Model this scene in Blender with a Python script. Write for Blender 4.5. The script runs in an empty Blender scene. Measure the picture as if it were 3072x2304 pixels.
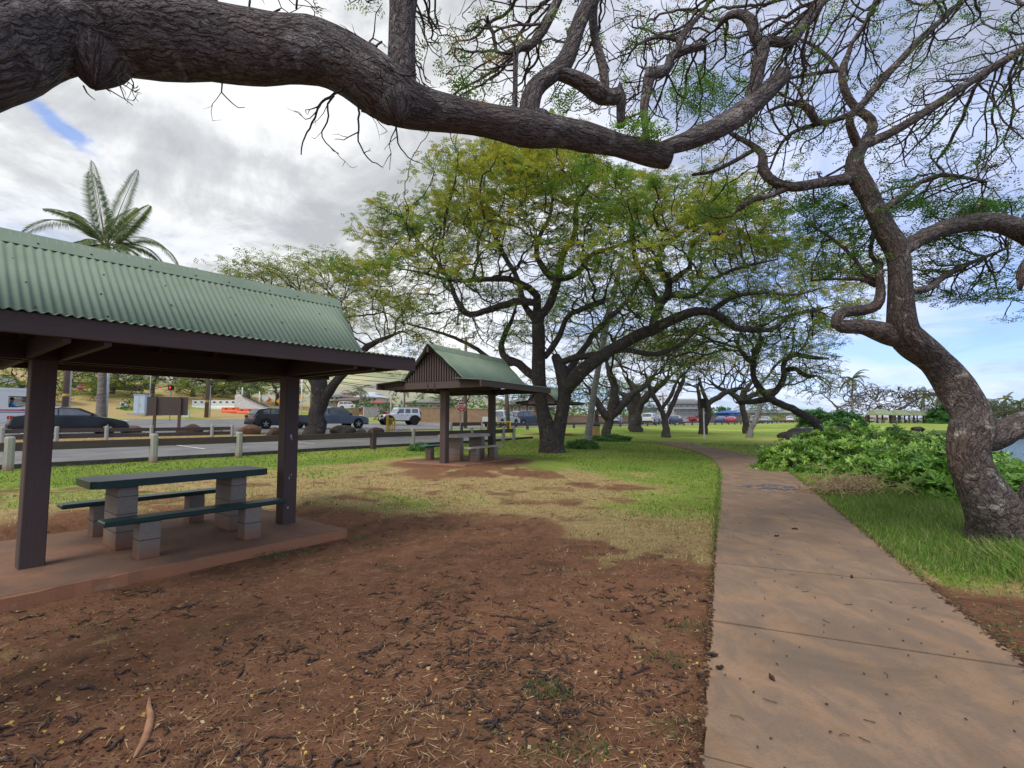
import bpy, math, random
import numpy as np
from mathutils import Vector, Matrix, kdtree
random.seed(7); RNG = np.random.default_rng(7)
PI = math.pi
scene = bpy.context.scene
COL = scene.collection
# ------------------------------------------------------------------ camera
F = 1480.0; CH = 1.6; TP = 103.0 / F; PITCH = math.atan(TP)
cp, sp = math.cos(PITCH), math.sin(PITCH)
cam_d = bpy.data.cameras.new('camera'); cam = bpy.data.objects.new('camera', cam_d); COL.objects.link(cam)
cam.location = (0, 0, CH); cam.rotation_euler = (PI / 2 + PITCH, 0, 0)
cam_d.sensor_width = 36; cam_d.lens = 36 * F / 3072; cam_d.clip_end = 12000; cam_d.clip_start = 0.05
scene.camera = cam

def ray(x, y):
    a = (x - 1536) / F; c = (1152 - y) / F
    return a, cp - sp * c, sp + cp * c
def P(x, y, Y):                      # point seen at photo pixel x, y (3072 wide) at depth Y metres
    a, b, c = ray(x, y); k = Y / b
    return (a * k, Y, CH + c * k)
DS = 3072 / 2212.0
def PD(x, y, Y): return P(x * DS, y * DS, Y)
ux, uy = .618, .786
def uv(X, Y): return X * ux + Y * uy, -X * uy + Y * ux
def xy(u, v): return u * ux - v * uy, u * uy + v * ux
def sstep(a, b, x):
    t = min(1, max(0, (x - a) / (b - a))); return t * t * (3 - 2 * t)
SEA = [(9.6, -60), (9.9, 3), (12.0, 9), (14.5, 16), (17, 23), (19, 29), (22.5, 38), (31, 50), (44, 60), (60, 66), (90, 71), (200, 82), (900, 120), (900, -400), (9.6, -400)]
SEAN = np.array(SEA)
def sea_sd(X, Y):                    # >0 inside the sea (metres from the shore), arrays
    X = np.asarray(X, float); Y = np.asarray(Y, float)
    d = np.full(X.shape, 1e9); ins = np.zeros(X.shape, bool)
    n = len(SEAN)
    for i in range(n):
        ax, ay = SEAN[i]; bx, by = SEAN[(i + 1) % n]
        ex, ey = bx - ax, by - ay
        t = np.clip(((X - ax) * ex + (Y - ay) * ey) / (ex * ex + ey * ey), 0, 1)
        d = np.minimum(d, np.hypot(X - ax - t * ex, Y - ay - t * ey))
        c = ((ay > Y) != (by > Y)) & (X < ex * (Y - ay) / (ey if ey else 1e-9) + ax)
        ins ^= c
    return np.where(ins, d, -d)
def vroad(u): return 39.5 - np.clip(np.asarray(u) - 70, 0, 400) * .13
GK = [(-50, 0), (5, 0), (11, .2), (17.7, .28), (27, .45), (31, .62), (43, .88), (50, 1.08), (62, 1.5), (78, 3.1), (120, 8.6), (260, 20), (700, 60)]
def gbase(X, Y):
    X = np.asarray(X, float); Y = np.asarray(Y, float)
    u, v = X * ux + Y * uy, -X * uy + Y * ux
    v = v + (39.5 - vroad(u))
    h = np.interp(v, [k[0] for k in GK], [k[1] for k in GK])
    flat = np.clip((u - 40) / 45, 0, 1)               # to the right the land beyond the road stays flat
    hf = np.interp(v, [-50, 5, 11, 18, 31, 60, 100, 200, 700], [0, 0, .2, .28, .5, .8, 2.2, 5, 9])
    h = h * (1 - flat) + hf * flat
    return h
def gz(X, Y):
    X = np.asarray(X, float); Y = np.asarray(Y, float)
    h = gbase(X, Y)
    s = sea_sd(X, Y)
    t = np.clip((s + 1.2) / 3.2, 0, 1); t = t * t * (3 - 2 * t)
    h = h * (1 - t) + (-2.6) * t
    # low swales and mounds on the lawn
    m = np.clip((Y - 18) / 12, 0, 1) * (1 - np.clip((-X * uy + Y * ux - 20) / 8, 0, 1))
    h = h + m * (1 - t) * (.10 * np.sin(X * .31 + 1.1) * np.cos(Y * .17))
    return h
def gzf(x, y): return float(gz(x, y))
def G(x, y, far=400):                # ground point seen at a photo pixel
    a, b, c = ray(x, y)
    ys = np.geomspace(1.5, far, 900)
    d = CH + c / b * ys - gz(a / b * ys, ys)
    i = int(np.argmax(d < 0)) if (d < 0).any() else len(ys) - 1
    Y = ys[i]
    return (a / b * Y, Y, gzf(a / b * Y, Y))
# ------------------------------------------------------------------ materials
def nd(nt, t, **kw):
    n = nt.nodes.new(t)
    for k, v in kw.items():
        if k in ('op',): n.operation = v
        elif k in n.inputs.keys(): n.inputs[k].default_value = v
        else: setattr(n, k, v)
    return n
def L(nt, a, b): nt.links.new(a, b)
def newmat(name):
    m = bpy.data.materials.new(name); m.use_nodes = True
    return m, m.node_tree, m.node_tree.nodes['Principled BSDF']
def c4(c): return (c[0], c[1], c[2], 1)
def ramp(nt, fac, stops):
    r = nt.nodes.new('ShaderNodeValToRGB'); e = r.color_ramp.elements
    e[0].position, e[0].color = stops[0][0], c4(stops[0][1])
    e[1].position, e[1].color = stops[-1][0], c4(stops[-1][1])
    for p, c in stops[1:-1]:
        k = e.new(p); k.color = c4(c)
    L(nt, fac, r.inputs[0]); return r.outputs[0]
def mix(nt, fac, a, b, mode='MIX'):
    m = nt.nodes.new('ShaderNodeMix'); m.data_type = 'RGBA'; m.blend_type = mode
    for s, v in ((m.inputs[0], fac), (m.inputs[6], a), (m.inputs[7], b)):
        if isinstance(v, (int, float)): s.default_value = v
        elif isinstance(v, tuple): s.default_value = c4(v)
        else: L(nt, v, s)
    return m.outputs[2]
def math_(nt, op, a, b=None, clamp=False):
    m = nt.nodes.new('ShaderNodeMath'); m.operation = op; m.use_clamp = clamp
    for i, v in enumerate((a, b)):
        if v is None: continue
        if isinstance(v, (int, float)): m.inputs[i].default_value = v
        else: L(nt, v, m.inputs[i])
    return m.outputs[0]
def noise(nt, scale, detail=4, rough=.6, vec=None, dist=0, out='Fac'):
    n = nd(nt, 'ShaderNodeTexNoise'); n.inputs['Scale'].default_value = scale
    n.inputs['Detail'].default_value = detail; n.inputs['Roughness'].default_value = rough; n.inputs['Distortion'].default_value = dist
    if vec is not None: L(nt, vec, n.inputs['Vector'])
    return n.outputs[out]
def coord(nt, kind='Object', scale=None):
    t = nt.nodes.new('ShaderNodeTexCoord'); o = t.outputs[kind]
    if scale:
        m = nt.nodes.new('ShaderNodeMapping'); m.inputs['Scale'].default_value = scale; L(nt, o, m.inputs[0]); return m.outputs[0]
    return o
def bump(nt, bsdf, h, dist=.01, strength=1.0):
    b = nt.nodes.new('ShaderNodeBump'); b.inputs['Distance'].default_value = dist; b.inputs['Strength'].default_value = strength
    L(nt, h, b.inputs['Height']); L(nt, b.outputs[0], bsdf.inputs['Normal'])
def simple(name, ca, cb=None, rough=.7, scale=6, bd=0.0, metal=0, stretch=None, spec=.3, lo=.35, hi=.65, coat=0):
    m, nt, b = newmat(name)
    v = coord(nt, 'Object', stretch)
    if cb is None: cb = tuple(c * .75 for c in ca)
    n = noise(nt, scale, 5, .65, v)
    col = ramp(nt, n, [(lo, cb), (hi, ca)])
    L(nt, col, b.inputs['Base Color']); b.inputs['Roughness'].default_value = rough
    b.inputs['Metallic'].default_value = metal; b.inputs['Specular IOR Level'].default_value = spec
    if coat: b.inputs['Coat Weight'].default_value = coat; b.inputs['Coat Roughness'].default_value = .05
    if bd: bump(nt, b, noise(nt, scale * 5, 4, .7, v), bd)
    return m
def wood_paint(name, ca, cb, wear=(.3, .28, .26), wearamt=.72, rough=.65):
    # painted timber: grain along the board (UV v), scuffs where paint is gone
    m, nt, b = newmat(name)
    u = coord(nt, 'UV')
    mp = nt.nodes.new('ShaderNodeMapping'); mp.inputs['Scale'].default_value = (60, 1.4, 1); L(nt, u, mp.inputs[0])
    g = noise(nt, 1.0, 5, .6, mp.outputs[0], .4)
    base = ramp(nt, g, [(.3, cb), (.7, ca)])
    big = noise(nt, 1.7, 4, .6, coord(nt, 'Object'))
    base = mix(nt, math_(nt, 'MULTIPLY', big, .5), base, tuple(x * .62 for x in ca))
    sc = noise(nt, 9, 6, .75, coord(nt, 'Object'), .8)
    f = ramp(nt, sc, [(wearamt, (0, 0, 0)), (wearamt + .02, (1, 1, 1))])
    col = mix(nt, f, base, wear)
    L(nt, col, b.inputs['Base Color']); b.inputs['Roughness'].default_value = rough; b.inputs['Specular IOR Level'].default_value = .35
    bump(nt, b, g, .0015)
    return m
def bark(name, ca, cb, cc, su=24, sv=6, bd=.02, rough=.9, warm=(.09, .06, .045)):
    # furrowed bark running along the limb (UV in metres): ridged noise furrows broken by cross cracks
    m, nt, b = newmat(name)
    u = coord(nt, 'UV')
    n0 = noise(nt, 5, 4, .65, u, out='Color')
    wv = nt.nodes.new('ShaderNodeVectorMath'); wv.operation = 'MULTIPLY_ADD'
    L(nt, n0, wv.inputs[0]); wv.inputs[1].default_value = (.09, .12, 0); L(nt, u, wv.inputs[2])
    def mapped(a, c):
        mp = nt.nodes.new('ShaderNodeMapping'); mp.inputs['Scale'].default_value = (a, c, 1); L(nt, wv.outputs[0], mp.inputs[0]); return mp.outputs[0]
    def ridge(vec, det, w):
        n = noise(nt, 1.0, det, .55, vec, .3)
        r = math_(nt, 'ABSOLUTE', math_(nt, 'SUBTRACT', n, .5))
        return math_(nt, 'MULTIPLY', r, w, True)
    r1 = ridge(mapped(su, sv), 3, 11.0)
    r2 = ridge(mapped(su * 2.1, sv * 1.9), 3, 9.0)
    r3 = ridge(mapped(su * .8, sv * 2.6), 4, 22.0)
    fine = noise(nt, 2.2, 6, .75, mapped(su * 1.3, sv * 1.3), .8)
    plate = math_(nt, 'MULTIPLY', math_(nt, 'MULTIPLY', r1, math_(nt, 'ADD', math_(nt, 'MULTIPLY', r2, .5), .5)), math_(nt, 'ADD', math_(nt, 'MULTIPLY', r3, .4), .6))
    base = ramp(nt, fine, [(.32, cb), (.58, ca), (.76, cc)])
    big = noise(nt, 1.6, 4, .65, u)
    base = mix(nt, ramp(nt, big, [(.45, (0, 0, 0)), (.68, (.75, .75, .75))]), base, warm)
    pt = noise(nt, 4.5, 5, .7, u, .8); base = mix(nt, ramp(nt, pt, [(.56, (0, 0, 0)), (.64, (.65, .65, .65))]), base, tuple(min(.5, x * 1.25) for x in cc))
    pt2 = noise(nt, 2.3, 4, .7, wv.outputs[0], 1.2); base = mix(nt, ramp(nt, pt2, [(.60, (0, 0, 0)), (.68, (.6, .6, .6))]), base, tuple(x * .6 for x in cb))
    col = mix(nt, ramp(nt, plate, [(.0, (.8, .8, .8)), (.28, (0, 0, 0))]), base, tuple(x * .35 for x in cb))
    L(nt, col, b.inputs['Base Color']); b.inputs['Roughness'].default_value = rough; b.inputs['Specular IOR Level'].default_value = .2
    hh = math_(nt, 'ADD', plate, math_(nt, 'MULTIPLY', fine, .55))
    bump(nt, b, hh, bd)
    return m
def leafmat(name, rough=.5, trans=.35, spec=.3):
    # leaf colour comes from the leaf's own tint (colour attribute 'tint')
    m = bpy.data.materials.new(name); m.use_nodes = True; nt = m.node_tree
    b = nt.nodes['Principled BSDF']; out = nt.nodes['Material Output']
    a = nt.nodes.new('ShaderNodeAttribute'); a.attribute_name = 'tint'
    L(nt, a.outputs['Color'], b.inputs['Base Color']); b.inputs['Roughness'].default_value = rough; b.inputs['Specular IOR Level'].default_value = spec
    t = nt.nodes.new('ShaderNodeBsdfTranslucent'); L(nt, a.outputs['Color'], t.inputs['Color'])
    ms = nt.nodes.new('ShaderNodeMixShader'); ms.inputs[0].default_value = trans
    L(nt, b.outputs[0], ms.inputs[1]); L(nt, t.outputs[0], ms.inputs[2]); L(nt, ms.outputs[0], out.inputs[0])
    return m
# ------------------------------------------------------------------ mesh builder
class MB:
    def __init__(s): s.v = []; s.f = []; s.uv = []
    def face(s, idx, uvs=None):
        s.f.append(tuple(idx)); s.uv.extend(uvs if uvs else [(0, 0)] * len(idx))
    def add(s, pts, faces, uvs=None):
        o = len(s.v); s.v.extend(tuple(p) for p in pts)
        for k, f in enumerate(faces):
            s.face([o + i for i in f], uvs[k] if uvs else None)
    def box(s, c, size, rz=0, R=None, ch=0.0):
        x, y, z = (d / 2 for d in size); c = Vector(c)
        M = R if R is not None else Matrix.Rotation(rz, 3, 'Z')
        if ch <= 0:
            P8 = [(-x, -y, -z), (x, -y, -z), (x, y, -z), (-x, y, -z), (-x, -y, z), (x, -y, z), (x, y, z), (-x, y, z)]
            Fs = [(0, 3, 2, 1), (4, 5, 6, 7), (0, 1, 5, 4), (1, 2, 6, 5), (2, 3, 7, 6), (3, 0, 4, 7)]
        else:                        # chamfered box: 24 vertices
            P8 = []; 
            h = (x, y, z)
            for sx in (-1, 1):
                for sy in (-1, 1):
                    for sz in (-1, 1):
                        for ax in range(3):
                            p = [sx * (x - ch), sy * (y - ch), sz * (z - ch)]; p[ax] = (sx, sy, sz)[ax] * h[ax]; P8.append(tuple(p))
            def id_(sx, sy, sz, ax): return (((sx > 0) * 2 + (sy > 0)) * 2 + (sz > 0)) * 3 + ax
            Fs = []
            for ax in range(3):
                o1, o2 = (ax + 1) % 3, (ax + 2) % 3
                for sg in (-1, 1):
                    q = []
                    for a, b_ in ((-1, -1), (1, -1), (1, 1), (-1, 1)):
                        t = [0, 0, 0]; t[ax] = sg; t[o1] = a; t[o2] = b_; q.append(id_(*t, ax))
                    Fs.append(tuple(q if sg > 0 else q[::-1]))
            for ax in range(3):      # edge along ax
                o1, o2 = (ax + 1) % 3, (ax + 2) % 3
                for a in (-1, 1):
                    for b_ in (-1, 1):
                        def g(sa, k):
                            t = [0, 0, 0]; t[ax] = sa; t[o1] = a; t[o2] = b_; return id_(*t, k)
                        q = [g(-1, o1), g(1, o1), g(1, o2), g(-1, o2)]
                        Fs.append(tuple(q if a * b_ > 0 else q[::-1]) )
            for sx in (-1, 1):
                for sy in (-1, 1):
                    for sz in (-1, 1):
                        q = [id_(sx, sy, sz, 0), id_(sx, sy, sz, 1), id_(sx, sy, sz, 2)]
                        Fs.append(tuple(q if sx * sy * sz > 0 else q[::-1]))
        # uv: v runs along the longest side
        la = max(range(3), key=lambda i: size[i])
        o1, o2 = [i for i in range(3) if i != la]
        off = random.random() * 7
        uvs = [[(P8[i][o1] + P8[i][o2] + off, P8[i][la] + off) for i in f] for f in Fs]
        s.add([c + M @ Vector(p) for p in P8], Fs, uvs)
    def beam(s, a, b, w, h, up=(0, 0, 1), ch=0.0):
        a, b = Vector(a), Vector(b); d = b - a; l = d.length; d.normalize()
        side = d.cross(Vector(up)); side = side.normalized() if side.length > 1e-4 else Vector((1, 0, 0))
        u2 = side.cross(d).normalized()
        R = Matrix((side, d, u2)).transposed()
        s.box((a + b) / 2, (w, l, h), R=R, ch=ch)
    def tube(s, pts, rad, n=8, cap=True, flute=0):
        tube_np(s, pts, rad, n, cap, flute)
    def prism(s, poly, y0, y1, M=None, inset=0.0, steps=None):
        # side polygon (x, z) swept across y, optional softened edges
        sl = steps if steps else [(y0, 1), (y1, 1)]
        cx = sum(p[0] for p in poly) / len(poly); cz = sum(p[1] for p in poly) / len(poly)
        n = len(poly); pts = []
        for (y, k) in sl:
            for (x, z) in poly:
                dx, dz = x - cx, z - cz; r = math.hypot(dx, dz) + 1e-9
                q = max(0, 1 - k / r) if k < .5 else k
                pts.append((cx + dx * q, y, cz + dz * q) if k < .5 else (x, y, z))
        Fs = []
        for j in range(len(sl) - 1):
            for i in range(n):
                a = j * n + i; b = j * n + (i + 1) % n
                Fs.append((a, b, b + n, a + n))
        Fs.append(tuple(range(n))[::-1] if False else tuple(range(n - 1, -1, -1))); Fs.append(tuple((len(sl) - 1) * n + i for i in range(n)))
        if M is not None: pts = [M @ Vector(p) for p in pts]
        s.add(pts, Fs)
    def disc_rev(s, prof, c, axis, n=20):
        # revolve (r, t) profile about an axis through c
        ax = Vector(axis).normalized(); a = ax.orthogonal().normalized(); b = ax.cross(a); c = Vector(c)
        pts = []; 
        for (r, t) in prof:
            for i in range(n):
                w = 2 * PI * i / n; pts.append(c + ax * t + (a * math.cos(w) + b * math.sin(w)) * r)
        Fs = []
        for j in range(len(prof) - 1):
            for i in range(n):
                p = j * n + i; q = j * n + (i + 1) % n; Fs.append((p, q, q + n, p + n))
        Fs.append(tuple(range(n - 1, -1, -1))); Fs.append(tuple((len(prof) - 1) * n + i for i in range(n)))
        s.add(pts, Fs)
    def build(s, name, mat, parent=None, smooth=False, loc=None, sharp=None):
        me = bpy.data.meshes.new(name)
        me.from_pydata(s.v, [], s.f); 
        if s.uv and any(u != (0, 0) for u in s.uv[:200]) or len(s.uv) > 200:
            ul = me.uv_layers.new(name='UVMap'); ul.data.foreach_set('uv', np.array(s.uv, dtype=np.float32).ravel())
        me.materials.append(mat)
        if smooth: me.polygons.foreach_set('use_smooth', np.ones(len(s.f), bool))
        me.update()
        if sharp: me.set_sharp_from_angle(angle=math.radians(sharp))
        o = bpy.data.objects.new(name, me); COL.objects.link(o)
        if parent is not None: o.parent = parent
        if loc: o.location = loc
        return o
def tube_np(mb, pts, rad, n=8, cap=True, flute=0):
    pts = np.asarray(pts, float); rad = np.asarray(rad, float) if np.ndim(rad) else np.full(len(pts), float(rad))
    m = len(pts)
    if m < 2: return
    T = np.gradient(pts, axis=0); T /= (np.linalg.norm(T, axis=1)[:, None] + 1e-12)
    ref = np.array([0, 0, 1.0]) if abs(T[0][2]) < .9 else np.array([1.0, 0, 0])
    N = np.cross(T[0], ref); N /= np.linalg.norm(N)
    ang = np.linspace(0, 2 * PI, n, endpoint=False) + 1.2
    ca, sa = np.cos(ang), np.sin(ang)
    vs = []; cum = 0; lens = [0]
    for i in range(m):
        if i: 
            N = N - T[i] * np.dot(N, T[i]); N /= (np.linalg.norm(N) + 1e-12)
            cum += np.linalg.norm(pts[i] - pts[i - 1]); lens.append(cum)
        B = np.cross(T[i], N)
        rr = rad[i]
        if flute:
            k = 1 + flute * (np.sin(3 * ang + i * .17) * .5 + np.sin(5 * ang + 1 + i * .11) * .35 + np.sin(2 * ang + i * .23) * .5)
            vs.append(pts[i] + rr * (k * ca)[:, None] * N + rr * (k * sa)[:, None] * B)
        else:
            vs.append(pts[i] + rr * ca[:, None] * N + rr * sa[:, None] * B)
    o = len(mb.v); mb.v.extend(map(tuple, np.concatenate(vs)))
    circ = 2 * PI * float(np.mean(rad)); u0 = random.random() * 9; v0 = random.random() * 9
    for j in range(m - 1):
        for i in range(n):
            a = o + j * n + i; i2 = (i + 1) % n; b = o + j * n + i2
            mb.f.append((a, b, b + n, a + n))
            ua, ub = u0 + circ * i / n, u0 + circ * (i + 1) / n
            mb.uv.extend(((ua, v0 + lens[j]), (ub, v0 + lens[j]), (ub, v0 + lens[j + 1]), (ua, v0 + lens[j + 1])))
    if cap and n > 2:
        mb.f.append(tuple(o + (m - 1) * n + i for i in range(n))); mb.uv.extend([(u0 + rad[-1] * ca[i], v0 + rad[-1] * sa[i]) for i in range(n)])
        mb.f.append(tuple(o + i for i in range(n - 1, -1, -1))); mb.uv.extend([(u0 + rad[0] * ca[i], v0 + rad[0] * sa[i]) for i in range(n)])
def tag(o, label=None, cat=None, group=None, kind=None):
    if label: o['label'] = label
    if cat: o['category'] = cat
    if group: o['group'] = group
    if kind: o['kind'] = kind
    return o
def empty(name, loc=(0, 0, 0), rz=0, label=None, cat=None, group=None):
    o = bpy.data.objects.new(name, None); COL.objects.link(o); o.location = loc; o.rotation_euler = (0, 0, rz); o.empty_display_size = .1
    return tag(o, label, cat, group)
def copy_tree(o, loc=None, rz=None, sc=None, label=None, group=None):
    c = o.copy(); COL.objects.link(c)
    for ch in list(o.children):
        d = ch.copy(); COL.objects.link(d); d.parent = c
        for g in list(ch.children):
            e = g.copy(); COL.objects.link(e); e.parent = d
    if loc is not None: c.location = loc
    if rz is not None: c.rotation_euler = (0, 0, rz)
    if sc is not None: c.scale = (sc, sc, sc) if isinstance(sc, (int, float)) else sc
    if label: c['label'] = label
    if group: c['group'] = group
    return c
def quads_mesh(name, V, mat, tint=None, parent=None, tri=False):
    # V: (n, k, 3) faces with k corners
    n, k = V.shape[0], V.shape[1]
    me = bpy.data.meshes.new(name)
    me.vertices.add(n * k); me.vertices.foreach_set('co', V.astype(np.float32).ravel())
    me.loops.add(n * k); me.loops.foreach_set('vertex_index', np.arange(n * k, dtype=np.int32))
    me.polygons.add(n); me.polygons.foreach_set('loop_start', np.arange(0, n * k, k, dtype=np.int32))
    me.update(calc_edges=True)
    if tint is not None:
        a = me.color_attributes.new('tint', 'FLOAT_COLOR', 'POINT')
        t = np.repeat(np.concatenate([tint, np.ones((n, 1))], axis=1), k, axis=0)
        a.data.foreach_set('color', t.astype(np.float32).ravel())
    me.materials.append(mat)
    o = bpy.data.objects.new(name, me); COL.objects.link(o)
    if parent is not None: o.parent = parent
    return o
# ------------------------------------------------------------------ sky and sun
w = bpy.data.worlds.new('World'); scene.world = w; w.use_nodes = True
nt = w.node_tree; bg = nt.nodes['Background']
SUN_EL, SUN_AZ = math.radians(58), math.radians(215)          # azimuth from +Y clockwise: behind and left of the camera
sky = nt.nodes.new('ShaderNodeTexSky'); sky.sky_type = 'NISHITA'; sky.sun_disc = False
sky.sun_elevation = SUN_EL; sky.sun_rotation = SUN_AZ; sky.air_density = 1.0; sky.dust_density = .6; sky.ozone_density = 1.4
tc = nt.nodes.new('ShaderNodeTexCoord')
sx = nt.nodes.new('ShaderNodeSeparateXYZ'); L(nt, tc.outputs['Generated'], sx.inputs[0])
den = math_(nt, 'ADD', math_(nt, 'MAXIMUM', sx.outputs[2], 0.0), .24)
pxn = math_(nt, 'DIVIDE', sx.outputs[0], den); pyn = math_(nt, 'DIVIDE', sx.outputs[1], den)
cb = nt.nodes.new('ShaderNodeCombineXYZ'); L(nt, pxn, cb.inputs[0]); L(nt, pyn, cb.inputs[1]); cb.inputs[2].default_value = 3.1
n1 = noise(nt, .8, 7, .56, cb.outputs[0], .7)
n2 = noise(nt, .5, 7, .52, cb.outputs[0], .8)
mpb = nt.nodes.new('ShaderNodeMapping'); mpb.inputs['Location'].default_value = (4.1, 2.2, 5); L(nt, cb.outputs[0], mpb.inputs[0])
n3 = noise(nt, 2.0, 8, .62, mpb.outputs[0], .5)
# cover: nearly closed to the left, thinner to the right and low
side = math_(nt, 'MULTIPLY', math_(nt, 'MAXIMUM', sx.outputs[0], -.2), -.20)
low = math_(nt, 'MULTIPLY', math_(nt, 'SUBTRACT', .30, sx.outputs[2]), -.24)
cov = math_(nt, 'ADD', math_(nt, 'ADD', n1, side), .09)
cov = math_(nt, 'ADD', cov, low)
hv = ray(235, 400); hl = math.sqrt(sum(a * a for a in hv)); hv = tuple(a / hl for a in hv)
ax_ = ray(330, 470); al = math.sqrt(sum(a * a for a in ax_)); ax_ = tuple(a / al for a in ax_)
dv_ = nt.nodes.new('ShaderNodeVectorMath'); dv_.operation = 'SUBTRACT'; L(nt, tc.outputs['Generated'], dv_.inputs[0]); dv_.inputs[1].default_value = hv
e1 = Vector(ax_) - Vector(hv); e1.normalize(); e2 = e1.cross(Vector(hv)).normalized()
def dotn(v):
    q = nt.nodes.new('ShaderNodeVectorMath'); q.operation = 'DOT_PRODUCT'; L(nt, dv_.outputs[0], q.inputs[0]); q.inputs[1].default_value = tuple(v); return q.outputs['Value']
d1 = math_(nt, 'DIVIDE', math_(nt, 'ADD', dotn(e1), math_(nt, 'MULTIPLY', math_(nt, 'SUBTRACT', n3, .5), .12)), .085); d2 = math_(nt, 'DIVIDE', math_(nt, 'ADD', dotn(e2), math_(nt, 'MULTIPLY', math_(nt, 'SUBTRACT', n1, .5), .22)), .026)
dist_ = math_(nt, 'SQRT', math_(nt, 'ADD', math_(nt, 'MULTIPLY', d1, d1), math_(nt, 'MULTIPLY', d2, d2)))
gap = ramp(nt, math_(nt, 'ADD', math_(nt, 'MULTIPLY', dist_, .4), math_(nt, 'MULTIPLY', math_(nt, 'SUBTRACT', n3, .5), 1.1)), [(.2, (.38, .38, .38)), (.5, (0, 0, 0))])
cov = math_(nt, 'SUBTRACT', cov, gap)
covr = ramp(nt, cov, [(.36, (.22, .22, .22)), (.50, (.86, .86, .86)), (.60, (1, 1, 1))])
gray = ramp(nt, math_(nt, 'ADD', n2, math_(nt, 'MULTIPLY', math_(nt, 'SUBTRACT', n3, .5), .8)), [(.37, (3.0, 3.1, 3.25)), (.45, (3.9, 4.0, 4.15)), (.51, (5.1, 5.2, 5.3)), (.59, (5.8, 5.85, 5.9))])
rt = ramp(nt, math_(nt, 'ADD', math_(nt, 'MULTIPLY', sx.outputs[0], .5), .5), [(.45, (1, 1, 1)), (.72, (.88, .93, 1.14))])
gray = mix(nt, 1.0, gray, rt, 'MULTIPLY')
skyc = mix(nt, 1.0, sky.outputs[0], (1.08, 1.12, 1.32), 'MULTIPLY')
skyc = mix(nt, 1.0, skyc, ramp(nt, sx.outputs[2], [(0, (.50, .62, .86)), (.15, (.58, .70, .92)), (.5, (1, 1, 1))]), 'MULTIPLY')
col = mix(nt, covr, skyc, gray)
L(nt, col, bg.inputs['Color']); bg.inputs['Strength'].default_value = .1
sd = bpy.data.lights.new('sun', 'SUN'); so = bpy.data.objects.new('sun', sd); COL.objects.link(so)
sd.energy = 1.35; sd.angle = math.radians(24); sd.color = (1, .96, .9)
sv = Vector((math.sin(SUN_AZ) * math.cos(SUN_EL), math.cos(SUN_AZ) * math.cos(SUN_EL), math.sin(SUN_EL)))
so.rotation_euler = sv.to_track_quat('Z', 'Y').to_euler()
scene.view_settings.view_transform = 'Standard'; scene.view_settings.look = 'None'
scene.view_settings.exposure = 0.9; scene.view_settings.gamma = 1
scene.render.engine = 'CYCLES'
scene.cycles.max_bounces = 6; scene.cycles.diffuse_bounces = 3; scene.cycles.glossy_bounces = 2; scene.cycles.transmission_bounces = 3; scene.cycles.transparent_max_bounces = 6
scene.cycles.use_denoising = True
# ------------------------------------------------------------------ ground sheet
def axis(lo, hi, fine_lo, fine_hi, step, grow=1.06):
    a = list(np.arange(fine_lo, fine_hi, step)); s = step
    while a[-1] < hi: s *= grow; a.append(a[-1] + s)
    s = step; b = [fine_lo]
    while b[-1] > lo: s *= grow; b.append(b[-1] - s)
    return np.array(b[:0:-1] + a)
def vnoise(X, Y, sc, seed=0):
    # smooth value noise on arrays
    r = np.random.default_rng(seed); T = r.random((256, 256))
    x, y = X * sc, Y * sc; xi, yi = np.floor(x).astype(int), np.floor(y).astype(int)
    fx, fy = x - xi, y - yi; fx = fx * fx * (3 - 2 * fx); fy = fy * fy * (3 - 2 * fy)
    a = T[xi & 255, yi & 255]; b = T[(xi + 1) & 255, yi & 255]; c = T[xi & 255, (yi + 1) & 255]; d = T[(xi + 1) & 255, (yi + 1) & 255]
    return (a * (1 - fx) + b * fx) * (1 - fy) + (c * (1 - fx) + d * fx) * fy
def fbm(X, Y, sc, seed=0, o=4):
    s = 0; a = 1; t = 0
    for k in range(o): s = s + a * vnoise(X, Y, sc * 2 ** k, seed + k * 17); t += a; a *= .55
    return s / t
def SS(a, b, x): 
    t = np.clip((x - a) / (b - a), 0, 1); return t * t * (3 - 2 * t)
def blob(X, Y, cx, cy, rx, ry, soft=.35, ang=0):
    c, s = math.cos(ang), math.sin(ang); dx, dy = X - cx, Y - cy
    r = np.hypot((dx * c + dy * s) / rx, (-dx * s + dy * c) / ry)
    return 1 - SS(1 - soft, 1 + soft, r)
def path_left(Y): return np.interp(Y, [-5, 2.2, 4.5, 8, 12, 16, 20, 24, 28, 31], [.55, .87, 1.86, 3.3, 4.95, 6.75, 8.2, 8.6, 8.2, 7.0])
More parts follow.
